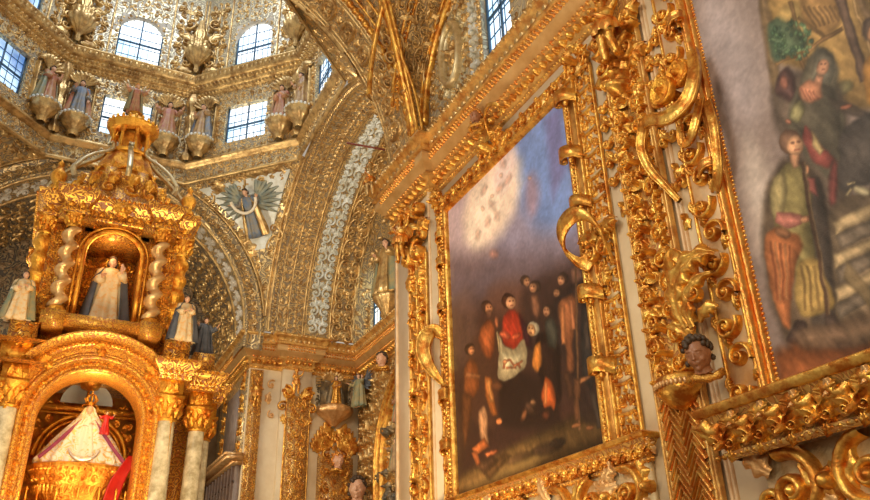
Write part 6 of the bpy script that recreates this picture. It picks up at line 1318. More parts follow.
def robed(name, loc, h, rz, label, cat, pose='bless', robe='robe_cream', cape=None, skin='skin', hair='hair_dark', halo=None, group=None, width=1.0, wings=None, tilt=0, crown=None):
    t = empty(name, loc, label, cat, group, rz); t.scale = (h, h, h); t.rotation_euler = (tilt, 0, rz)
    me = m_for(make_body(pose, ARM[pose]), skin); b = bpy.data.objects.new('body', me); COL.objects.link(b); b.parent = t
    A = Acc(); w = width
    A.add(*loft([(0, .008, .845, .055, .045), (0, .005, .825, .115, .062), (0, 0, .74, .125 * w, .082), (0, 0, .60, .108 * w, .086), (0, 0, .50, .125 * w, .10), (0, 0, .30, .15 * w, .115), (0, 0, .12, .175 * w, .135), (0, 0, .02, .19 * w, .15), (0, 0, .0, .12, .1)], 56, [0, .02, .03, .05, .07, .11, .13, .14, .14], 9))
    for s, (el, wr, hd) in zip((1, -1), ARM[pose]):
        el = np.array(el); wr = np.array(wr); A.tube([(s * .09, .01, .815), (s * .13, .01, .79), (np.array((s * .14, .01, .78)) + el) / 2, el, el * .5 + wr * .5, wr * .92 + el * .08 + np.array((0, 0, -.02))], [.045, .05, .048, .05, .058, .062], 12)
    loc_obj(A, 'robe', robe, t)
    if cape:
        A = Acc(); rg_ = [(0, .02, .85, .07, .05), (0, .015, .82, .14, .075), (0, .015, .70, .17 * w, .10), (0, .02, .50, .19 * w, .13), (0, .02, .25, .225 * w, .16), (0, .03, .03, .25 * w, .185)]
        V, F = loft(rg_, 50, [0, .02, .04, .07, .1, .12], 8, 1, gap=.75); V2, F2 = loft([(a, b, c, d * .93, e * .93) for a, b, c, d, e in rg_], 50, [0, .02, .04, .07, .1, .12], 8, 1, gap=.75)
        A.add(V, F); A.add(V2, F2); V3 = np.concatenate([V.reshape(6, 50, 3)[:, 0], V2.reshape(6, 50, 3)[:, 0]]); A.add(V3, grid(2, 6)); V3 = np.concatenate([V.reshape(6, 50, 3)[:, -1], V2.reshape(6, 50, 3)[:, -1]]); A.add(V3, grid(2, 6)); loc_obj(A, 'cape', cape, t)
    if hair:
        A = Acc(); hz = 1 - .062 * 1.1
        A.ball((0, .012, hz + .012), .062, 10, (.88, .95, 1.12)); 
        for a in np.linspace(0, PI, 9): A.ball((.05 * math.cos(a), .012 + .045 * math.sin(a), hz - .02), .02, 6, (1, 1, 1.8))
        A.tube([(-.045, .0, hz + .035), (-.025, -.042, hz + .058), (0, -.05, hz + .062), (.025, -.042, hz + .058), (.045, 0, hz + .035)], .016, 6); loc_obj(A, 'hair', hair, t)
    if halo:
        A = Acc(); 
        for i in range(18):
            a = i * 2 * PI / 18; A.tube([(.05 * math.cos(a), .05, .93 + .05 * math.sin(a)), ((.13 if i % 2 else .11) * math.cos(a), .05, .93 + (.13 if i % 2 else .11) * math.sin(a))], [.007, .002], 5)
        a = np.linspace(0, 2 * PI, 25); A.tube(np.stack([.085 * np.cos(a), .05 + 0 * a, .93 + .085 * np.sin(a)], -1), .006, 6); loc_obj(A, 'halo', halo, t)
    if wings: add_wings(t, wings)
    return t
def wing_mesh(s, span=.45, hgt=.6, n=7, z0=.72, y0=.09):
    A = Acc()
    for r in range(3):
        for i in range(n):
            f = i / (n - 1); a = PI * (.44 - .62 * f * (1 - .12 * r)); L = (.50 - .13 * r) * (1 - .35 * f) * span / .45; p0 = np.array((s * (.05 + .12 * (1 - f) + .04 * r), y0 + .012 * r, z0 + .05 - .1 * f))
            d = np.array((s * math.cos(a), .12, math.sin(a) * hgt / .6)); pts = [p0 + d * L * q + np.array((0, .0, -.10 * q * q * (1 - f))) for q in (0, .35, .7, 1)]
            A.tube(pts, [.02, .042, .036, .006], 6, flat=.25, up=(0, 1, .001))
    A.tube([(s * .03, y0, z0), (s * .14, y0 + .01, z0 + .10), (s * .26, y0 + .03, z0 + .2 * hgt / .6)], [.03, .035, .02], 7); return A
def add_wings(t, m):
    for s in (1, -1): loc_obj(wing_mesh(s), 'wing', m, t)
def cherub_head(name, loc, r, rz, label, skin='skin_brown', hair='hair_dark', tilt=0, wings=None, cat='cherub', collar='gold_leaf', group=None):
    t = empty(name, loc, label, cat, group, rz); t.scale = (r, r, r); t.rotation_euler = (tilt, 0, rz)
    A = Acc(); face_on(A, (0, 0, 0), 1.0); A.tube([(0, .1, -.6), (0, .1, -1.3)], [.5, .6], 10); A.add(*loft([(0, .1, -1.1, .5, .4), (0, .1, -1.35, 1.0, .6), (0, .1, -1.7, 1.05, .6), (0, .1, -1.9, .5, .3)]))
    me = bpy.data.meshes.new('body'); me.from_pydata([tuple(v) for v in np.concatenate(A.V)], [], np.concatenate(A.F).tolist()); me.update(); o = bpy.data.objects.new('tmp', me); COL.objects.link(o)
    md = o.modifiers.new('r', 'REMESH'); md.mode = 'VOXEL'; md.voxel_size = .055; md.use_smooth_shade = True; me2 = bpy.data.meshes.new_from_object(o.evaluated_get(bpy.context.evaluated_depsgraph_get())); bpy.data.objects.remove(o)
    me2.materials.clear(); me2.materials.append(MAT[skin]); b = bpy.data.objects.new('body', me2); COL.objects.link(b); b.parent = t
    A = Acc(); q = random.Random(3)
    for i in range(150):
        u = q.uniform(-1, 1); a = q.uniform(0, 2 * PI); d = np.array((math.sqrt(1 - u * u) * math.cos(a), math.sqrt(1 - u * u) * math.sin(a), u))
        if d[1] < -.25 and d[2] < .48: continue
        if d[2] < -.5: continue
        A.ball(d * np.array((.92, 1.0, 1.2)) + (0, .04, .03), q.uniform(.16, .23), 5)
    loc_obj(A, 'hair', hair, t)
    A = Acc(); a = np.linspace(0, 2 * PI, 40); A.tube(np.stack([1.1 * np.cos(a), .1 + .7 * np.sin(a), -1.55 + .1 * np.cos(3 * a)], -1), .25 + .05 * np.sin(a * 9), 8); loc_obj(A, 'collar', collar, t)
    if wings:
        for s in (1, -1):
            W_ = wing_mesh(s, .45, .5, 6, 0, 0)
            for V in W_.V: V *= 3.2; V[:, 2] -= 1.3
            loc_obj(W_, 'wing', wings, t)
    return t
PUT = (((.19, -.03, .74), (.24, -.08, .88), (.2, -.2, 1)), ((-.17, -.06, .62), (-.12, -.16, .56), (.3, -.8, -.2)))
def putto(loc, h, rz, label, m='gold_leaf', tilt=0, wings='gold_leaf', sash='gold_red', flip=1, hair='gold_red', cat='cherub'):
    t = empty('cherub', loc, label, cat, None, rz); t.scale = (h * flip, h, h); t.rotation_euler = (tilt, 0, rz)
    b = bpy.data.objects.new('body', m_for(make_body('putto', PUT, True, (((.07, -.09, .27), (.09, .0, .05)), ((-.06, .01, .25), (-.05, .02, .03))), 120), m)); COL.objects.link(b); b.parent = t
    A = Acc(); hz = 1 - .085 * 1.1; q = random.Random(5)
    for i in range(60):
        u = q.uniform(-.3, 1); a = q.uniform(0, 2 * PI); d = np.array((math.sqrt(1 - u * u) * math.cos(a), math.sqrt(1 - u * u) * math.sin(a), u))
        if d[1] < -.2 and d[2] < .5: continue
        A.ball(d * .075 * np.array((.92, 1, 1.1)) + (0, .0, hz), .022, 5)
    loc_obj(A, 'hair', hair, t)
    A = Acc(); A.add(*loft([(0, 0, .52, .14, .105), (0, 0, .46, .15, .12), (0, 0, .40, .16, .13), (.01, 0, .36, .15, .12)], 40, [.02, .08, .12, .15], 8)); A.tube([(.12, -.03, .5), (.0, -.13, .55), (-.1, -.08, .68), (-.11, .02, .80)], [.03, .03, .025, .02], 8); loc_obj(A, 'sash', sash, t)
    if wings: add_wings(t, wings)
    return t
# ================================================================ the gilt altar canopy under the dome
alt = empty('altar_canopy', (.52, 12.2, 0), 'two-tiered gilt altar canopy with columns, arched niches and small dome, at left', 'altar canopy')
def P(A, name, m='gold_altar', parent=alt, smooth=True): return mkmesh(name, np.concatenate(A.V), np.concatenate(A.F), m, parent, smooth)
XC = .54; ra = random.Random(77)
fr = lambda y: plane((0, y, 0), (1, 0, 0), (0, 0, 1))        # faces the camera (-Y)
# core of the lower tier: back wall, side blocks, arched front
A = Acc(); A.box((XC - 1.35, 13.2, 0), (XC + 1.35, 13.4, 5.0))
for s in (1, -1): A.box((XC + s * .92 - .16, 11.3, 0), (XC + s * .92 + .16, 13.3, 4.95)); A.box((XC + s * 1.3 - .2, 12.0, 0), (XC + s * 1.3 + .2, 13.3, 4.95))
P(A, 'lower_core', 'carved_altar', smooth=False)
A = Acc()     # stepped base
for k, (w, z) in enumerate(((2.1, .5), (1.9, 1.2), (1.75, 2.3))): A.box((XC - w, 10.7 + .1 * k, 0 if k == 0 else (.5, 1.2)[k - 1]), (XC + w, 13.7 - .1 * k, z))
P(A, 'base', 'carved_altar', smooth=False)
# archivolt and jambs of the great front arch
pa = [(0, .5), (0, .06), (.03, .0), (.07, .02), (.08, .06), (.10, .03), (.12, .06), (.15, .06), (.16, -.02), (.20, -.04), (.22, -.02), (.23, .03), (.24, .0), (.255, .0), (.26, .03), (.285, .03), (.29, -.03), (.305, -.03), (.31, -.06), (.36, -.10), (.38, -.10), (.39, -.05), (.39, .5)]
ac = arc_profile('arch', (XC + .01, 11.0, 4.36), .63, pa, 0, PI, 'y', 'carved_altar_fine', alt, 60)
for s in (1, -1):
    A = Acc(); q = np.array(pa); x = XC + .01 + s * (.63 + q[:, 0]); A.add(np.concatenate([np.stack([x, 11.0 + q[:, 1], np.full(len(q), z)], -1) for z in (2.3, 4.36)]), grid(2, len(q))); P(A, 'jamb', 'carved_altar_fine', smooth=False)
A = Acc()
def arcstamp(A, c, r, a, mo, ang, sc, hs, y, mir=1):
    co, si = math.cos(a), math.sin(a); sf = plane((c[0] + r * co, y, c[1] + r * si), (si, 0, -co), (co, 0, si)); T = Acc(); T.stamp(mo, 0, 0, ang, sc, mir, hs); A.add(onsurf(sf, np.concatenate(T.V)), np.concatenate(T.F))
for i in range(54):
    a = PI * (i + .5) / 54; arcstamp(A, (XC + .01, 4.36), .745, a, RO5 if i % 2 else SP, i, .036, fs * .07, 11.05); arcstamp(A, (XC + .01, 4.36), .90, a, LF, .9 if i % 2 else -.9, .10, fs * .10, 11.0, 1 if i % 2 else -1); arcstamp(A, (XC + .01, 4.36), 1.0, a, BDl, 0, .026, fs * .05, 10.9)
B = Acc()
for s in (1, -1):
    for i, z in enumerate(np.arange(2.4, 4.36, .09)): B.stamp(RO5 if i % 2 else SP, XC + .01 + s * .745, z, i, .036, hs=.07); B.stamp(LF, XC + .01 + s * .90, z, .9 if i % 2 else -.9, .10, hs=.10)
V = onsurf(fr(11.04), np.concatenate(B.V)); A.add(V, np.concatenate(B.F)); 
for a in (PI / 2, PI * .25, PI * .75): arcstamp(A, (XC + .01, 4.36), .90, a, SH, 0, .12, fs * .3, 10.95); arcstamp(A, (XC + .01, 4.36), .88, a, RO, 0, .06, fs * .2, 10.92)
P(A, 'arch_carving')
# spandrels beside the arch
A = Acc(); t = np.linspace(0, PI, 41); inn = np.stack([XC + .01 + 1.02 * np.cos(t), np.full(41, 11.12), 4.36 + 1.02 * np.sin(t)], -1); out = np.stack([XC + 1.1 * np.clip(np.cos(t) * 1.5, -1, 1), np.full(41, 11.12), np.where(np.sin(t) > .1, 5.3, 4.36)], -1); A.add(np.concatenate([inn, out]), grid(2, 41)); P(A, 'spandrels', 'carved_altar')
# niche behind the statue
A = Acc(); A.box((XC - .8, 12.6, 2.3), (XC + .8, 12.7, 5.1)); P(A, 'niche_back', 'gold_red_dark' if 'gold_red_dark' in MAT else 'gold_red', smooth=False)
A = Acc(); field(A, XC - .75, XC + .75, 2.6, 5.0, .2, ra, hs=.8); mk = A.build('niche_carving', 'gold_altar', alt, fr(12.6))
A = Acc(); t = np.linspace(0, PI, 40)
for r, w in ((.62, .035), (.55, .02)): A.tube(np.stack([XC + .03 + r * np.cos(t), np.full(40, 12.5), 4.15 + r * 1.0 * np.sin(t)], -1), w, 7)
A.tube([(XC - .75, 12.5, 4.86), (XC + .75, 12.5, 4.86)], .05, 8); A.tube([(XC - .75, 12.48, 4.78), (XC + .75, 12.48, 4.78)], .02, 6); P(A, 'niche_rings')
A = Acc(); t = np.linspace(0, PI, 24); V = np.concatenate([np.stack([XC + .0 + r * np.cos(t), np.full(24, 12.46), 4.93 + .34 * r / .36 * np.sin(t)], -1) for r in (.02, .36)]); A.add(V, grid(2, 24)); P(A, 'lunette_panes', 'glass_grey')
A = Acc(); A.tube([(XC, 12.43, 4.92), (XC, 12.43, 5.25)], .02, 6); A.lathe([(.0, 5.08), (.12, 5.12), (.16, 5.2), (.1, 5.28)], (XC, 12.3, 0), 16); P(A, 'hanging_boss')
# columns
def column(parent, x, y, z0, z1, r, shaft='onyx', twist=False, leafy=False):
    A = Acc(); A.lathe([(r * 1.5, z0), (r * 1.5, z0 + .05), (r * 1.25, z0 + .07), (r * 1.35, z0 + .10), (r * 1.1, z0 + .13)], (x, y, 0), 20)
    zc = z1 - r * 2.6; hh = zc - z0 - .13
    if twist:
        S_ = Acc(); zz = np.linspace(z0 + .12, zc, 80); tt = np.arange(20) * 2 * PI / 20; n_ = 4.5; out = []
        for z in zz:
            f = (z - z0) / hh; ph = f * n_ * 2 * PI; rr = r * (1 + .22 * np.cos(tt - ph)) if not leafy else r * (1.05 + .22 * math.cos(f * 5 * 2 * PI)) * (1 + .06 * np.cos(5 * tt + ph))
            ox = r * .28 * math.cos(ph) if not leafy else 0; oy = r * .28 * math.sin(ph) if not leafy else 0; out.append(np.stack([x + ox + rr * np.cos(tt), y + oy + rr * np.sin(tt), np.full(20, z)], -1))
        S_.add(np.concatenate(out), grid(80, 20, True)); c = P(S_, 'column', shaft, parent)
    else:
        S_ = Acc(); S_.lathe([(r * 1.02, z0 + .12), (r, z0 + .3), (r * .98, z0 + hh * .5), (r * .88, zc)], (x, y, 0), 24); c = P(S_, 'column', shaft, parent)
    # base, corinthian capital, impost block are sub-parts
    P(A, 'base', 'gold_altar', c)
    K = Acc(); K.lathe([(r * .9, zc), (r * 1.1, zc + .02), (r * .95, zc + .04), (r * 1.0, zc + r * .9), (r * 1.35, zc + r * 2.1), (r * 1.5, z1 - .01), (r * 1.5, z1)], (x, y, 0), 20)
    for ring, (n_, zz, sc) in enumerate(((8, zc + .03, 1.5), (8, zc + r * .9, 1.3))):
        for i in range(n_):
            a = (i + ring * .5) * 2 * PI / n_; co, si = math.cos(a), math.sin(a); sf = plane((x + r * co, y + r * si, zz), (-si, co, 0), (co * .25, si * .25, 1)); T = Acc(); T.stamp(LFs, 0, 0, 0, r * sc, hs=r * 1.6); K.add(onsurf(sf, np.concatenate(T.V)), np.concatenate(T.F))
    for i in range(4):
        a = PI / 4 + i * PI / 2; K.ball((x + r * 1.35 * math.cos(a), y + r * 1.35 * math.sin(a), z1 - r * .5), r * .35, 7)
    K.box((x - r * 1.45, y - r * 1.45, z1 - .02), (x + r * 1.45, y + r * 1.45, z1 + .02)); P(K, 'capital', 'gold_altar', c); return c
lowc = [(s * .96, 11.0) for s in (1, -1)] + [(s * 1.44, 11.42) for s in (1, -1)] + [(s * 1.62, 11.95) for s in (1, -1)]
for dx, y in lowc: column(alt, XC + dx, y, 2.35, 4.72, .125)
A = Acc(); q = random.Random(9)      # impost blocks and carved friezes
for dx, y in lowc: A.box((XC + dx - .15, y - .15, 4.74), (XC + dx + .15, y + .15, 4.98))
for s in (1, -1): A.box((XC + s * 1.0 - .18, 10.86, 4.96), (XC + s * 1.0 + .18, 13.2, 5.22)); A.box((XC + s * 1.42 - .2, 11.26, 4.96), (XC + s * 1.42 + .2, 13.2, 5.22)); A.box((XC + s * 1.64 - .16, 11.8, 4.96), (XC + s * 1.64 + .16, 13.2, 5.22))
P(A, 'impost_blocks', smooth=False)
A = Acc()
for dx, y in lowc:
    for u in (-.09, 0, .09): A.add(onsurf(fr(y - .15), (lambda T: np.concatenate(T.V))((lambda T: (T.stamp(LFh if u else RO, XC + dx + u, 4.78 if u else 4.86, u * 8, .16 if u else .06, mir=1 if u > 0 else -1, hs=.14), T)[1])(Acc()))), (LFh if u else RO)[1])
P(A, 'impost_leaves')
# entablature, breaking forward over each column and curving over the arch
path_l = [(XC + 1.8, 13.3), (XC + 1.8, 11.75), (XC + 1.62, 11.75), (XC + 1.62, 11.22), (XC + 1.16, 11.22), (XC + 1.16, 10.82), (XC + .80, 10.82), (XC + .80, 11.1)]
pe_ = [(-.15, 4.94), (0, 4.94), (.03, 4.95), (.03, 5.0), (.05, 5.02), (.06, 5.07), (.10, 5.10), (.13, 5.16), (.14, 5.21), (0, 5.23), (-.12, 5.24)]
def mirror(p, xc=XC): return [(2 * xc - x, y) for x, y in p][::-1]
def outw(p, c=(XC, 12.4)):
    a, b = np.array(p[0]), np.array(p[1]); d = b - a; n = np.array([-d[1], d[0]]); return p if np.dot(n, a - np.array(c)) > 0 else p[::-1]
for p in (path_l, mirror(path_l)): sweep('entablature', outw(p), pe_, 'carved_altar', alt)
A = Acc(); along(A, outw(path_l), .09, RO5, 4.98, .03, .03, .05); along(A, outw(mirror(path_l)), .09, RO5, 4.98, .03, .03, .05); along(A, outw(path_l), .07, BDl, 5.19, .14, .026, .04); along(A, outw(mirror(path_l)), .07, BDl, 5.19, .14, .026, .04); along(A, outw(path_l), .07, BDl, 5.04, .055, .025, .03); along(A, outw(mirror(path_l)), .07, BDl, 5.04, .055, .025, .03); along(A, outw(path_l), .1, LFs, 5.1, .10, .08, .06); along(A, outw(mirror(path_l)), .1, LFs, 5.1, .10, .08, .06); P(A, 'entablature_beads')
arc_profile('arched_cornice', (XC + .01, 10.9, 4.36), 1.02, [(0, .3), (0, .0), (.04, -.06), (.08, -.08), (.10, -.10), (.12, -.10), (.14, .1), (.14, .5)], math.radians(38), math.radians(142), 'y', 'carved_altar_fine', alt, 40)
# attic between the tiers
A = Acc(); A.box((XC - 1.05, 11.3, 5.2), (XC + 1.05, 13.2, 5.72)); 
for s in (1, -1): A.box((XC + s * .98 - .17, 10.98, 5.22), (XC + s * .98 + .17, 11.4, 5.56)); A.box((XC + s * 1.42 - .15, 11.3, 5.22), (XC + s * 1.42 + .15, 11.7, 5.54))
P(A, 'attic', 'carved_altar', smooth=False)
A = Acc()
for s in (1, -1):
    B = Acc(); field(B, XC - 1.12 if s < 0 else XC + .82, XC - .82 if s < 0 else XC + 1.12, 5.24, 5.54, .15, q, hs=1.1); A.add(onsurf(fr(10.98), np.concatenate(B.V)), np.concatenate(B.F))
B = Acc(); field(B, XC - .9, XC + .9, 5.35, 5.72, .17, q, hs=1.2); A.add(onsurf(fr(11.3), np.concatenate(B.V)), np.concatenate(B.F)); P(A, 'attic_carving')
XU = .50     # upper tier
A = Acc()
for s in (1, -1): A.box((XU + s * .58 - .24, 11.03, 7.2), (XU + s * .58 + .24, 11.35, 7.31)); A.box((XU + s * .63 - .24, 11.25, 5.7), (XU + s * .63 + .24, 13.0, 7.3))
A.box((XU - .45, 12.1, 5.7), (XU + .45, 13.0, 7.3)); A.box((XU - .45, 11.25, 7.14), (XU + .45, 12.2, 7.3)); P(A, 'upper_core', 'carved_altar', smooth=False)
A = Acc(); t = np.linspace(0, PI, 31); A.add(np.concatenate([np.stack([XU + .38 * np.cos(t), np.full(31, 11.25), 6.78 + .38 * np.sin(t)], -1), np.stack([XU + .40 * np.clip(np.cos(t) * 1.5, -1, 1), np.full(31, 11.25), np.where(np.sin(t) > .05, 7.2, 6.78)], -1)]), grid(2, 31)); P(A, 'niche_spandrels', 'carved_altar')
A = Acc(); t = np.linspace(0, PI, 40)
for r, w in ((.40, .035), (.47, .02)):
    pts = [(XU + r, 11.2, 5.8), (XU + r, 11.2, 6.3)] + [(XU + r * math.cos(a), 11.2, 6.78 + r * math.sin(a)) for a in t] + [(XU - r, 11.2, 6.3), (XU - r, 11.2, 5.8)]; A.tube(pts, w, 7, up=(0, 1, 0))
P(A, 'niche_frame')
A = Acc(); B = Acc()
for s in (1, -1): candelabra(B, XU + s * .78, 5.78, 7.15, .16, q, False, hs=1.1); candelabra(B, XU + s * .51, 5.78, 7.15, .08, q, False, hs=1.1)
field(B, XU - .34, XU + .34, 7.16, 7.28, .1, q); A.add(onsurf(fr(11.25), np.concatenate(B.V)), np.concatenate(B.F))
B = Acc(); field(B, XU - .36, XU + .36, 5.9, 7.1, .16, q, hs=.7); A.add(onsurf(fr(12.1), np.concatenate(B.V)), np.concatenate(B.F)); P(A, 'upper_carving')
for s in (1, -1):
    column(alt, XU + s * .61, 11.08, 5.72, 7.28, .085, 'onyx_gilt', True); column(alt, XU + s * .95, 11.35, 5.6, 7.28, .105, 'gold_altar', True, True); column(alt, XU + s * 1.02, 12.6, 5.6, 7.28, .1, 'gold_altar', True, True)
A = Acc(); A.box((XU - .78, 10.95, 5.56), (XU + .78, 11.35, 5.74)); 
for s in (1, -1): A.box((XU + s * .61 - .13, 10.92, 5.50), (XU + s * .61 + .13, 11.3, 5.76))
P(A, 'upper_plinth', 'carved_altar_fine', smooth=False)
up_path = outw([(XU + 1.0, 13.0), (XU + 1.0, 11.2), (XU + .76, 11.2), (XU + .76, 10.98), (XU + .46, 10.98), (XU + .46, 11.14), (XU - .46, 11.14), (XU - .46, 10.98), (XU - .76, 10.98), (XU - .76, 11.2), (XU - 1.0, 11.2), (XU - 1.0, 13.0)])
sweep('upper_entablature', up_path, [(-.14, 7.26), (0, 7.26), (.03, 7.27), (.03, 7.34), (.01, 7.35), (.01, 7.44), (.05, 7.46), (.07, 7.50), (.11, 7.53), (.14, 7.60), (.14, 7.64), (0, 7.66), (-.12, 7.67)], 'carved_altar', alt)
A = Acc(); along(A, up_path, .13, RO5, 7.395, .012, .045, .08, alt=RO); along(A, up_path, .07, BDl, 7.62, .14, .026, .04); along(A, up_path, .055, BDl, 7.31, .03, .018, .03); along(A, up_path, .09, LFs, 7.53, .10, .08, .05)
B = Acc(); B.stamp(RO, XU, 7.45, 0, .11, hs=.16); B.stamp(SH, XU, 7.42, 0, .16, hs=.14); A.add(onsurf(fr(11.0), np.concatenate(B.V)), np.concatenate(B.F)); P(A, 'entablature_carving')
# crown: drum, dome, lantern
DX, DY = .49, 12.1
A = Acc(); A.box((XU - .98, 11.2, 7.3), (XU + .98, 13.0, 7.65)); A.box((XU - .74, 11.0, 7.3), (XU - .48, 11.3, 7.65)); A.box((XU + .48, 11.0, 7.3), (XU + .74, 11.3, 7.65)); P(A, 'cornice_block', 'carved_altar', smooth=False)
A = Acc(); A.lathe([(.86, 7.62), (.80, 7.75), (.74, 7.95), (.60, 8.0), (.56, 8.3), (.60, 8.34), (.60, 8.40), (.50, 8.44)], (DX, DY, 0), 32); 
for i in range(8): a = i * PI / 4 + PI / 8; A.box((DX + .62 * math.cos(a) - .08, DY + .62 * math.sin(a) - .08, 7.9), (DX + .62 * math.cos(a) + .08, DY + .62 * math.sin(a) + .08, 8.42))
P(A, 'dome_drum', 'carved_altar_fine')
A = Acc(); A.lathe([(.50, 8.42), (.49, 8.55), (.44, 8.75), (.36, 8.92), (.32, 9.0)], (DX, DY, 0), 48, flute=.03, nf=12); P(A, 'dome')
A = Acc()
for i in range(8):
    a = i * PI / 4 + PI / 8; co, si = math.cos(a), math.sin(a); sf = plane((DX + .46 * co, DY + .46 * si, 8.62), (-si, co, 0), (-.4 * co, -.4 * si, .91)); T = Acc(); T.stamp(RO, 0, 0, 0, .08, hs=.1); T.stamp(SH, 0, .1, 0, .1, hs=.12)
    for s in (1, -1): T.stamp(LFh, s * .03, -.1, -s * .9, .18, mir=s, hs=.12)
    A.add(onsurf(sf, np.concatenate(T.V)), np.concatenate(T.F))
P(A, 'dome_shells')
A = Acc()
for i in range(8):
    a = i * PI / 4; co, si = math.cos(a), math.sin(a); pts = [(r * co + DX, r * si + DY, z) for r, z in ((1.02, 8.10), (1.08, 8.2), (1.02, 8.32), (.88, 8.52), (.68, 8.72), (.48, 8.88), (.38, 9.0), (.42, 9.08), (.45, 9.02))]; ribbon(A, pts, (-si, co, 0), .08, .035, 40)
P(A, 'dome_ribs', 'gold_pale')
A = Acc(); q2 = random.Random(2)
for i in range(16):
    a = i * PI / 8 + .1; co, si = math.cos(a), math.sin(a); sf = plane((DX + .80 * co, DY + .80 * si, 7.98), (-si, co, 0), (-.3 * co, -.3 * si, .95)); T = Acc(); T.stamp(SP, 0, 0, q2.uniform(0, 6), .13, hs=.12, mir=1 if i % 2 else -1); T.stamp(LFh, 0, .08, 0, .3, hs=.2); T.stamp(BD, 0, .3, 0, .05, hs=.08)
    A.add(onsurf(sf, np.concatenate(T.V)), np.concatenate(T.F))
P(A, 'drum_cresting')
A = Acc(); A.lathe([(.34, 8.98), (.38, 9.02), (.33, 9.06), (.2, 9.06)], (DX, DY, 0), 24); A.lathe([(.22, 9.48), (.37, 9.50), (.36, 9.54), (.41, 9.57), (.41, 9.61), (.33, 9.64), (.27, 9.72), (.16, 9.80), (.10, 9.88), (.13, 9.92), (.05, 9.97)], (DX, DY, 0), 32, flute=.02, nf=8); A.lathe([(.15, 9.05), (.15, 9.5)], (DX, DY, 0), 16); P(A, 'lantern')
for i in range(8):
    a = i * PI / 4 + .2; A = Acc(); A.lathe([(.042, 9.06), (.034, 9.1), (.03, 9.2), (.028, 9.4), (.045, 9.45), (.045, 9.5)], (DX + .29 * math.cos(a), DY + .29 * math.sin(a), 0), 10); P(A, 'lantern_column')
A = Acc(); a = np.arange(24) * 2 * PI / 24
for b in a: A.ball((DX + .40 * math.cos(b), DY + .40 * math.sin(b), 9.64), .028, 5, (1, 1, 1.6))
P(A, 'lantern_cresting')
# corner finials on the upper cornice
for s in (1, -1):
    for y in (11.15, ):
        A = Acc(); x = XU + s * .93; A.lathe([(.09, 7.64), (.1, 7.7), (.05, 7.74), (.1, 7.84), (.11, 7.92), (.06, 8.0), (.03, 8.06), (.05, 8.1), (.0, 8.18)], (x, y, 0), 18, flute=.05, nf=8); P(A, 'finial')
# ---- figures on and in the canopy
robed('angel_statue', (DX - .05, DY, 9.94), .62, .2, 'winged angel statue standing on the lantern of the gilt canopy', 'statue', 'spread', 'robe_red', 'robe_green', wings='feather_gold', hair='gold_red')
robed('saint_statue', (XU + .02, 11.55, 5.80), 1.12, -.1, 'crowned friar statue in cream and black standing in the upper niche', 'statue', 'bless', 'robe_cream', 'robe_black', halo='gold_altar', width=1.25)
A = Acc(); A.box((XU - .33, 11.28, 5.7), (XU + .33, 12.0, 5.81)); P(A, 'niche_sill', smooth=False)
robed('saint_statue', (XU + 1.08, 11.05, 5.56), .72, .1, 'small friar statue in cream robe right of the upper niche columns', 'statue', 'book', 'robe_cream', 'robe_black', width=1.2)
robed('saint_statue', (XU + 1.46, 11.5, 5.54), .62, .4, 'small friar statue in dark cape, rightmost on the canopy ledge', 'statue', 'spread', 'robe_black', 'robe_black', width=1.1)
robed('saint_statue', (XU - 1.05, 11.05, 5.56), .72, -.1, 'small friar statue holding a book at the far left of the canopy ledge', 'statue', 'book', 'robe_cream', 'robe_green', width=1.2)
# Virgin with child
vg = empty('robed_statue', (.56, 11.65, 3.86), 'crowned statue of a woman in a wide embroidered white cloak, in the lower arch', 'statue'); vg.scale = (.84, .84, .84)
bd = bpy.data.objects.new('body', m_for(make_body('book', ARM['book']), 'skin')); COL.objects.link(bd); bd.parent = vg
A = Acc(); rings = [(0, .01, .99, .04, .05), (0, .0, .95, .082, .085), (0, 0, .86, .12, .10), (0, 0, .76, .19, .13), (0, 0, .60, .32, .19), (0, 0, .40, .47, .25), (0, 0, .2, .60, .30), (0, 0, .08, .68, .33), (0, 0, .0, .66, .32)]
V, F = loft(rings, 90, [0, 0, .0, .01, .02, .03, .04, .05, .05], 18, 0, gap=None); k = V[:, 2] > .83; fr_ = (V[:, 1] < -.02) & (V[:, 2] > .83); V[fr_, 1] += .09; A.add(V, F); loc_obj(A, 'cloak', 'cloak_embroidered', vg)
A = Acc(); V, F = loft([(0, -.03, .80, .06, .09), (0, -.05, .66, .11, .15), (0, -.05, .4, .2, .22), (0, -.06, .1, .3, .285), (0, -.06, .0, .3, .285)], 60, [.0, .02, .04, .05, .05], 12); A.add(V, F); loc_obj(A, 'dress', 'cloak_white', vg)
A = Acc()
for s in (1, -1): ribbon(A, [(s * .09, -.11, .72), (s * .25, -.18, .52), (s * .44, -.24, .27), (s * .62, -.28, .06)], (s * .6, -.2, .7), .055, .02, 30)
loc_obj(A, 'cloak_border', 'satin_purple', vg)
A = Acc(); a = np.linspace(PI * 1.05, PI * 1.95, 24); A.tube(np.stack([.23 * np.cos(a), np.full(24, -.40), .24 + .20 * np.sin(a)], -1), .004 + .035 * np.sin(np.linspace(0, PI, 24)), 8); loc_obj(A, 'crescent', 'silver', vg)
A = Acc()
for r in (.07, .078):
    A.lathe([(.055, 1.0), (.062, 1.02), (.06, 1.05)], (0, 0, 0), 20)
for i in range(8):
    b = i * PI / 4; A.tube([(.06 * math.cos(b), .06 * math.sin(b), 1.04), (.10 * math.cos(b), .10 * math.sin(b), 1.10), (.06 * math.cos(b), .06 * math.sin(b), 1.17), (0, 0, 1.19)], [.012, .014, .01, .008], 6)
A.ball((0, 0, 1.21), .02, 6); A.box((-.006, -.006, 1.2), (.006, .006, 1.3)); A.box((-.03, -.006, 1.25), (.03, .006, 1.262)); loc_obj(A, 'crown', 'gold_altar', vg)
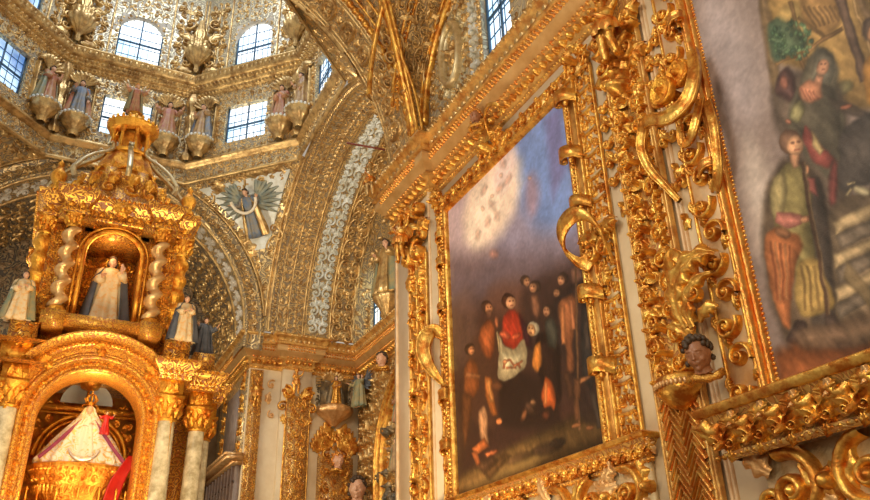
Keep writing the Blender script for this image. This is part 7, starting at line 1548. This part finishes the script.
A = Acc(); a = np.linspace(0, PI, 22)
for b in a: A.tube([(.12 * math.cos(b), .10, .93 + .12 * math.sin(b)), (.17 * math.cos(b), .10, .93 + .17 * math.sin(b))], [.008, .003], 5)
loc_obj(A, 'halo', 'gold_altar', vg)
robed('child_statue', (.56 + .22, 11.50, 4.28), .32, .1, 'small crowned child statue in red held beside the white-cloaked woman', 'statue', 'spread', 'satin_red', None, halo='gold_altar')
A = Acc(); A.lathe([(.3, 3.2), (.34, 3.34), (.5, 3.52), (.56, 3.66), (.62, 3.78), (.64, 3.84), (.55, 3.87), (0, 3.87)], (0, 0, 0), 48, flute=.03, nf=12)
for V in A.V: V[:, 0] = V[:, 0] + .57; V[:, 1] = V[:, 1] * .6 + 11.65
sp = mkmesh('statue_pedestal', np.concatenate(A.V), np.concatenate(A.F), 'gold_altar'); tag(sp, 'carved gilt pedestal beneath the white-cloaked statue in the lower arch', 'pedestal')
A = Acc(); B = Acc()
for i in range(26):
    b = PI * (1 + (i + .5) / 26); co, si = math.cos(b), math.sin(b) * .6; sf = plane((.57 + .55 * co, 11.65 + .55 * si, 3.66), (-si, co, 0), (co * .25, si * .25, 1)); T = Acc(); T.stamp(SP if i % 2 else LF, 0, 0, 0, .07 if i % 2 else .14, hs=.1, mir=1 if i % 4 else -1); T.stamp(BD, 0, .12, 0, .03, hs=.06); T.stamp(LF, 0, -.2, 0, .14, hs=.1)
    W_ = onsurf(sf, np.concatenate(T.V)); A.add(W_, np.concatenate(T.F))
P(A, 'pedestal_carving', 'gold_altar', sp)
for i, b in enumerate(np.linspace(PI * 1.1, PI * 1.9, 7)):
    A = Acc(); x, y = .57 + .62 * math.cos(b), 11.55 + .36 * math.sin(b); A.lathe([(.012, 3.1), (.014, 3.3), (.012, 3.5), (.02, 3.52), (0, 3.56)], (x, y, 0), 8)
    o = mkmesh('gilt_candlestick', np.concatenate(A.V), np.concatenate(A.F), 'gold_altar'); tag(o, 'thin gilt candle pricket in front of the statue pedestal', 'candlestick', 'row of gilt prickets before the pedestal')
A = Acc(); ribbon(A, [(1.16, 11.5, 4.02), (1.13, 11.42, 3.9), (1.03, 11.4, 3.66), (.98, 11.4, 3.4), (.96, 11.42, 3.1)], (1, .4, 0), .20, .02, 30, taper=(.3, .7, 1, 1, .9)); o = mkmesh('satin_drape', np.concatenate(A.V), np.concatenate(A.F), 'satin_red'); tag(o, 'bright red satin drape hanging at the right foot of the white-cloaked statue', 'drape')
# lamps hidden inside the niches of the canopy
def bulb(loc, e, c):
    A = Acc(); A.ball((0, 0, 0), .03, 8); o = mkmesh('niche_lamp', np.concatenate(A.V) + np.array(loc), np.concatenate(A.F), 'lamp_glow'); return o
point('lower_niche_lamp', (.55, 11.15, 4.78), 7, (1, .72, .34), .06)
point('lower_niche_lamp_low', (.3, 10.9, 3.4), 4, (1, .7, .34), .06)
point('upper_niche_lamp', (.42, 11.35, 6.95), 4, (1, .68, .32), .05)
# ================================================================ saints of the drum, angel, far pier, transept wall
PNEo, sPN, sgN, wdN = PNE
rs = random.Random(15)
def drum_spot(i, u, d):
    sf, L = dface(i); p = onsurf(sf, np.array([[u, 0., d]]))[0]; n = p - sf(np.array([u]), np.array([0.]))[0]; return p, math.atan2(n[1], n[0]) + PI / 2, sf
spots = [(0, -.98, 'robe_blue', 'robe_red', 'down', 'drum, left of canopy top'), (0, .86, 'robe_red', None, 'spread', 'drum, directly right of the canopy lantern'), (1, -1.02, 'robe_brown', 'robe_blue', 'bless', 'drum immediately left of the bright square window'), (1, .98, 'robe_red', 'robe_brown', 'book', 'drum immediately right of the bright square window'), (2, -1.0, 'robe_brown', 'robe_brown', 'down', 'east face of the drum, beside the arch'), (7, .98, 'robe_red', 'robe_green', 'bless', 'drum right of the leftmost blue window')]
for i, u, rb, cp_, ps, wh in spots:
    p, rz, sf = drum_spot(i, u, .17)
    robed('saint_statue', (p[0], p[1], 11.80), .98, rz, 'painted saint statue in %s robe on the %s' % (rb[5:], wh), 'statue', ps, rb, cp_, width=1.15, halo='gold_old')
    t = empty('niche_pedestal', (p[0], p[1], 11.36), 'gilt basket pedestal and shell on the %s' % wh, 'pedestal')
    A = Acc(); A.lathe([(.08, 11.36), (.12, 11.42), (.10, 11.48), (.2, 11.58), (.27, 11.68), (.25, 11.72), (.30, 11.76), (.30, 11.80), (0, 11.81)], (p[0], p[1], 0), 40, flute=.05, nf=10); mkmesh('basket', np.concatenate(A.V), np.concatenate(A.F), 'gold_old', t)
    A = Acc()
    for b in np.arange(0, 2 * PI, .3): A.ball((p[0] + .30 * math.cos(b), p[1] + .30 * math.sin(b), 11.80), .035, 5)
    mkmesh('rim', np.concatenate(A.V), np.concatenate(A.F), 'stucco_blue', t)
    A = Acc(); A.stamp(SH, u, 12.72, 0, .34, hs=.7, h0=.02); A.stamp(RO5, u, 12.74, 0, .08, hs=.2, h0=.03); A.build('shell_canopy', 'gold_old', t, sf)
    A = Acc()
    for s in (1, -1): A.add(*relief_tube([(u + s * .27, 11.75), (u + s * .27, 12.75)], .035, .12, n=7)); A.stamp(LFh, u + s * .27, 12.65, 0, .16, hs=.2)
    A.build('niche_pilasters', 'gold_old', t, sf)
for k in (1, 2, 3, 0):       # herms at the corners
    x, y = OC[k] if k else OC[0]; c = np.array([CX, 12.25]); d = (c - np.array([x, y])); d /= np.linalg.norm(d); bx, by = x + d[0] * .1, y + d[1] * .1
    wh = {0: 'left of the canopy top', 1: 'right of the canopy top', 2: 'right of the square window', 3: 'hard by the near arch'}[k]
    t = empty('corner_herm', (bx, by, 11.38), 'slender carved corner post between saints on the drum, %s' % wh, 'post')
    A = Acc(); A.lathe([(.09, 11.38), (.13, 11.44), (.13, 11.52), (.08, 11.58), (.05, 11.7), (.09, 12.0), (.12, 12.2), (.06, 12.28), (.12, 12.4), (.14, 12.55), (.07, 12.62), (.1, 12.75), (.15, 12.9), (.16, 13.0), (.08, 13.2)], (bx, by, 0), 32, flute=.1, nf=6, twist=4); mkmesh('shaft', np.concatenate(A.V), np.concatenate(A.F), 'gold_old', t)
    t = empty('urn_corbel', (x + d[0] * .3, y + d[1] * .3, 13.7), 'gilt gadrooned urn corbel at a dome corner, %s' % wh, 'corbel')
    A = Acc(); A.lathe([(.03, 13.72), (.06, 13.8), (.04, 13.9), (.10, 14.0), (.24, 14.15), (.30, 14.30), (.30, 14.36), (.22, 14.42), (.26, 14.5), (.26, 14.56), (.1, 14.66), (.16, 14.8), (.1, 15.0), (.05, 15.3)], (x + d[0] * .3, y + d[1] * .3, 0), 48, flute=.10, nf=12); mkmesh('urn', np.concatenate(A.V), np.concatenate(A.F), 'gold_old', t)
    A = Acc(); sfc = plane((x + d[0] * .2, y + d[1] * .2, 0), (-d[1], d[0], 0), (0, 0, 1)); n_ = onsurf(sfc, np.array([[0, 0, 1.]]))[0] - sfc(np.array([0.]), np.array([0.]))[0]; sg_ = 1 if np.dot(n_[:2], d) > 0 else -1
    for s in (1, -1):
        A.stamp(CC, s * .28, 14.2, 0, .24, mir=-s, hs=sg_ * .2); A.stamp(LF, s * .1, 13.8, -s * 1.0, .4, mir=s, hs=sg_ * .25); A.stamp(SP, s * .34, 14.75, s, .2, mir=s, hs=sg_ * .2); A.stamp(LF, s * .1, 14.7, -s * .7, .5, mir=s, hs=sg_ * .25); A.stamp(SP, s * .3, 15.3, s * 2, .2, mir=-s, hs=sg_ * .2)
    A.build('corbel_scrolls', 'gold_old', t, sfc)
# angel on the pendentive
q = onsurf(sPN, np.array([[0., 3.02, sgN * .12]]))[0]
uu, vv = np.meshgrid(np.linspace(-1, 1, 14), np.linspace(1.95, 3.85, 14), indexing='ij'); uu = uu.ravel(); vv = vv.ravel(); wl_ = np.array([wdN(a / 3.5) for a in vv]); U_ = uu * np.maximum(wl_ / 2 - .25, .02)
o = mkmesh('painted_field', onsurf(sPN, np.stack([U_, vv, np.full(len(vv), sgN * .02)], -1)), grid(14, 14), 'stucco_blue', PNEo)
b0 = onsurf(sPN, np.array([[0., 2.25, sgN * .10]]))[0]; b1 = onsurf(sPN, np.array([[0., 3.62, sgN * .16]]))[0]; dv = b1 - b0
ag = robed('angel_relief', tuple(b0), float(np.linalg.norm(dv)) * 1.0, -PI / 4, 'carved angel with spread green wings on the triangular pendentive right of canopy', 'angel', 'spread', 'robe_blue', 'gold_old', hair='hair_dark', tilt=math.atan2(math.hypot(dv[0], dv[1]), dv[2]), width=1.0)
for s in (1, -1):
    W_ = wing_mesh(s, .75, .55, 9, .72, .06); loc_obj(W_, 'wing', 'feather', ag)
A = Acc(); a = np.linspace(PI, 2 * PI, 30); A.tube(np.stack([.27 * np.cos(a), -.16 + 0 * a, .82 + .28 * np.sin(a)], -1), .032, 8); loc_obj(A, 'ribbon', 'cloak_white', ag)
# ---- far pier
sfp = plane((0, 16.3, 0), (1, 0, 0), (0, 0, 1)); sfq = plane((0, 16.12, 0), (1, 0, 0), (0, 0, 1))
t = empty('carved_pilaster', (4.85, 16.2, 1), 'gilt scroll pilaster with cherub capital on the distant pier right of the canopy', 'pilaster')
A = Acc(); A.box((4.5, 16.12, 0), (5.14, 16.32, 7.1)); mkmesh('shaft', np.concatenate(A.V), np.concatenate(A.F), 'cream_plaster', t, False)
A = Acc(); candelabra(A, 4.86, 3.5, 6.45, .46, rs, False, dens=1.4, hs=1.1); rinceau(A, [(4.86 + (.06 if i % 2 else -.06), v) for i, v in enumerate(np.arange(3.5, 6.45, .22))], .3, rs)
for x in (4.6, 5.12): A.add(*relief_tube([(x, 3.4), (x, 6.5)], .02, .05))
A.build('scroll_strip', 'gold_leaf', t, sfq); A = Acc(); A.box((4.6, 3.3, 0), (5.12, 6.5, .03)); A.build('backboard', 'carved_gold', t, sfq, False)
A = Acc()
for s in (1, -1): A.stamp(SPh, 4.84 + s * .24, 6.55, s * 1.2, .17, mir=s, hs=.2, h0=.02); A.stamp(LFh, 4.84 + s * .06, 6.45, -s * .7, .36, mir=s, hs=.3, h0=.03); A.stamp(SPh, 4.84 + s * .33, 6.25, -s, .12, mir=-s, hs=.16); A.stamp(LFh, 4.84 + s * .3, 6.1, PI, .25, mir=s, hs=.16)
A.build('capital', 'gold_leaf', t, sfq)
putto((4.76, 16.0, 6.52), .58, .1, 'gilt cherub crouching on the capital of the distant pier pilaster', 'gold_leaf', wings=None)
putto((3.98, 16.22, 6.2), .66, .2, 'gilt cherub on the carved edge strip left of the distant pier pilaster', 'gold_leaf', flip=-1, wings=None)
t = empty('carved_strip', (3.98, 16.3, 1), 'narrow gilt scroll strip at the left corner of the distant pier', 'carving')
A = Acc(); candelabra(A, 3.97, 3.5, 7.0, .3, rs, False, dens=1.3, hs=1.4); A.build('carving', 'gold_leaf', t, sfp); A = Acc(); A.box((3.82, 3.3, 0), (4.1, 7.05, .03)); A.build('backboard', 'carved_gold', t, sfp, False)
A = Acc(); A.stamp(SP, 4.3, 6.75, 1, .12, hs=.12); A.stamp(LF, 4.28, 6.3, .4, .3, hs=.16); A.stamp(SP, 4.34, 6.1, 2, .1, hs=.1); o = A.build('carved_drop', 'stucco_gilt', None, sfp); tag(o, 'pale carved scroll drop on the cream strip between gilt strips, distant pier', 'carving')
t = empty('wall_shrine', (5.74, 16.3, 6.1), 'shell-haloed saint shrine bracket on the cream wall of the distant pier', 'shrine')
A = Acc()
for i in range(24):
    a = PI * (-.15 + 1.3 * i / 23); A.add(*[(lambda V, F: (V, F))(*relief_tube([(5.7 + .2 * math.cos(a), 7.0 + .2 * math.sin(a)), (5.7 + .42 * math.cos(a), 7.0 + .4 * math.sin(a))], [.012, .03], .06))][0])
A.stamp(SH, 5.7, 6.95, 0, .3, hs=.3); A.build('ray_halo', 'gold_old', t, sfp)
A = Acc(); A.lathe([(.05, 5.95), (.14, 6.05), (.36, 6.2), (.42, 6.26), (.40, 6.36), (.3, 6.40), (0, 6.41)], (5.72, 16.25, 0), 40, flute=.05, nf=14); mkmesh('cloud_base', np.concatenate(A.V), np.concatenate(A.F), 'stucco_gilt', t)
A = Acc()
A.box((5.40, 6.38, 0), (6.04, 6.95, .05))
for s in (1, -1): candelabra(A, 5.72 + s * .3, 6.35, 7.0, .26, rs, False, hs=2.0)
A.build('niche_pilasters', 'wood_gilt_dark', t, sfp)
robed('saint_statue', (5.71, 16.12, 6.40), .66, 0, 'small gilt saint statue standing in the rayed wall shrine', 'statue', 'book', 'gold_leaf', 'wood_gilt_dark', width=1.3, hair='hair_dark')
t = empty('cherub_relief', (5.78, 16.3, 1), 'winged cherub relief panel of dense scrolls below the rayed wall shrine', 'carving')
A = Acc(); A.box((5.4, 3.2, 0), (6.2, 5.3, .04)); A.build('backboard', 'carved_gold', t, sfp, False); A = Acc(); field(A, 5.38, 6.2, 3.4, 5.9, .24, rs, lo=False, hs=1.6); field(A, 5.42, 6.16, 3.4, 5.5, .37, rs, lo=False, hs=1.8)
for s in (1, -1):
    for k in range(6): A.stamp(LFs, 5.78 + s * (.1 + .05 * k), 5.45 - .02 * k, -s * (.15 + .1 * k), .62 - .06 * k, mir=s, hs=.16, h0=.02)
A.stamp(SH, 5.78, 5.9, PI, .25, hs=.3); A.build('carving', 'gold_leaf', t, sfp)
cherub_head('cherub_bust', (5.8, 16.08, 5.2), .14, 0, 'small cherub face on the panel of scrolls below the wall shrine', 'skin', 'gold_red')
# ---- transept end wall below the cornice: arched retable
sT_ = plane((6.35, 0, 0), (0, -1, 0), (0, 0, 1)); t = empty('arched_retable', (6.35, 13.5, 1), 'arched gilt retable full of dark carved figures, between distant pier and near pilaster', 'retable')
A = Acc(); A.box((-16.28, 3.0, 0), (-12.3, 7.06, .03)); A.build('backboard', 'carved_gold', t, sT_, False); A = Acc(); field(A, -16.25, -12.5, 3.3, 7.0, .3, rs, lo=False, hs=1.7, mirror=False); A.build('scroll_carving', 'gold_old', t, sT_)
A = Acc()
for r in (2.62, 2.5, 2.3):
    pts = [(-12.4 - r, 3.0)] + [(-12.4 - r * math.cos(a), 4.9 + r * .82 * math.sin(a)) for a in np.linspace(0, PI * .55, 40)]; A.add(*relief_tube(pts, .05 if r != 2.5 else .03, .2, n=7))
for a in np.linspace(0, PI * .5, 40): A.stamp(BD, -12.4 - 2.41 * math.cos(a), 4.9 + 2.41 * .82 * math.sin(a), 0, .045, hs=.12, h0=.05)
for z in np.arange(3.3, 4.9, .1): A.stamp(BD, -12.4 - 2.41, z, 0, .045, hs=.12, h0=.05)
A.build('arch_mouldings', 'gold_leaf', t, sT_)
A = Acc(); rr = random.Random(4)
for k in range(34):
    z = rr.uniform(3.4, 6.8); y = rr.uniform(12.7, 14.7); 
    if (y - 12.4) ** 2 + ((z - 4.9) / .82) ** 2 > 4.6 and z > 4.9: continue
    A.stamp(LFh, -y, z, rr.uniform(0, 6), .42, hs=.4, h0=.08); A.stamp(RO, -y, z, 0, .09, hs=.3, h0=.05)
A.build('dark_leaves', 'wood_gilt_dark', t, sT_)
robed('angel_statue', (6.1, 15.75, 6.3), .75, -1.2, 'dark-winged angel high on the arched retable, beside the distant pier', 'statue', 'spread', 'robe_green', 'robe_green', wings='robe_black')
cherub_head('cherub_bust', (6.12, 14.5, 7.0), .13, -1.0, 'dark curly-haired cherub head under the cornice of the arched retable', 'skin', 'hair_dark')
cherub_head('cherub_bust', (6.0, 15.45, 4.52), .2, -.5, 'dark-haired child head at the foot of the arched retable', 'skin', 'hair_dark')
for k, (y, z, l) in enumerate(((13.6, 5.75, 'upper small painted angel in the arched retable next to near pilaster'), (13.75, 4.85, 'lower small painted angel in the arched retable next to near pilaster'))): robed('angel_statue', (6.1, y, z - .3), .62, -1.2, l, 'statue', ('bless', 'spread')[k], ('robe_red', 'robe_brown')[k], 'robe_green', wings='gold_old')
robed('saint_statue', (6.1, 14.25, 8.35), 1.35, -1.2, 'tall carved saint on a bracket beside the small arched transept window', 'statue', 'bless', 'gold_old', 'robe_green', halo='gold_old', width=1.1)
A = Acc(); A.lathe([(.04, 7.85), (.12, 7.95), (.2, 8.1), (.3, 8.25), (.32, 8.32), (0, 8.36)], (6.15, 14.25, 0), 32, flute=.06, nf=10); o = mkmesh('wall_bracket', np.concatenate(A.V), np.concatenate(A.F), 'gold_old'); tag(o, 'gilt bracket under the tall saint beside the transept window', 'bracket')
# ---- apse side wall: dark painting and carved wooden screen
sW = plane((3.8, 0, 0), (0, -1, 0), (0, 0, 1)); t = empty('painting', (3.8, 17.2, 5.4), 'narrow dark painting in a gilt frame, seen edge-on right of the canopy columns', 'painting')
A = Acc(); A.box((-18.9, 4.9, -.01), (-16.35, 7.05, .02)); A.build('backboard', 'carved_vault', t, sW, False); A = Acc(); A.box((-18.0, 5.45, 0), (-16.9, 6.75, .05)); A.build('canvas', 'wood_grey', t, sW, False)
A = Acc(); rinceau(A, [(-18.3, z) for z in np.arange(5.4, 7.0, .25)] + [(-16.6, z) for z in np.arange(7.0, 4.3, -.25)], .32, rs, hs=1.2); A.build('frame', 'gold_leaf', t, sW)
t = empty('wooden_screen', (3.8, 17.6, 2), 'grey-brown wooden screen with a sloping cornice, right of the canopy columns', 'screen')
A = Acc(); A.box((-19.0, 3.0, 0), (-16.35, 5.05, .10)); A.build('panel', 'wood_grey', t, sW, False)
A = Acc(); A.box((-19.0, 5.1, 0), (-16.2, 5.18, .34)); A.box((-19.0, 5.18, 0), (-16.2, 5.24, .38)); A.box((-19.0, 5.02, 0), (-16.25, 5.1, .2)); A.build('cornice', 'stucco_gilt', t, sW, False)
A = Acc()
for k in range(9): y = 16.5 + k * .3; A.add(*relief_tube([(-y, 3), (-y, 5.02)], .03, .08)); 
for z in (3.6, 4.2, 4.7): V, F = relief_tube([(-19, z), (-16.4, z)], .02, .06); A.add(V, F)
for V in A.V: V[:, 2] += .1
A.build('lattice', 'wood_dark', t, sW)
# ---- cherubs on the nave wall
cherub_head('cherub_bust', (3.97, 3.80, 3.36), .105, -1.15, 'brown-faced cherub head with curly dark hair beside the zigzag pilaster', 'skin_brown', 'hair_dark', tilt=.35)
putto((3.98, 4.20, 6.25), .85, -1.2, 'gilt standing figure atop the tall scrollwork pilaster under the cornice', 'gold_leaf', wings=None)
putto((3.90, 8.62, 6.2), .74, -1.0, 'gilt cherub leaning from the capital of the pier pilaster', 'gold_leaf', wings=None)
putto((3.75, 9.38, 7.6), .6, -.6, 'old-gold cherub on the cornice corner under the iron rod', 'gold_old', wings=None)
cherub_head('cherub_bust', (4.0, 6.62, 7.26), .085, -1.1, 'small reddish cherub head at the crest over the crowd painting', 'skin_brown', 'gold_red', collar='gold_leaf', wings='gold_leaf')
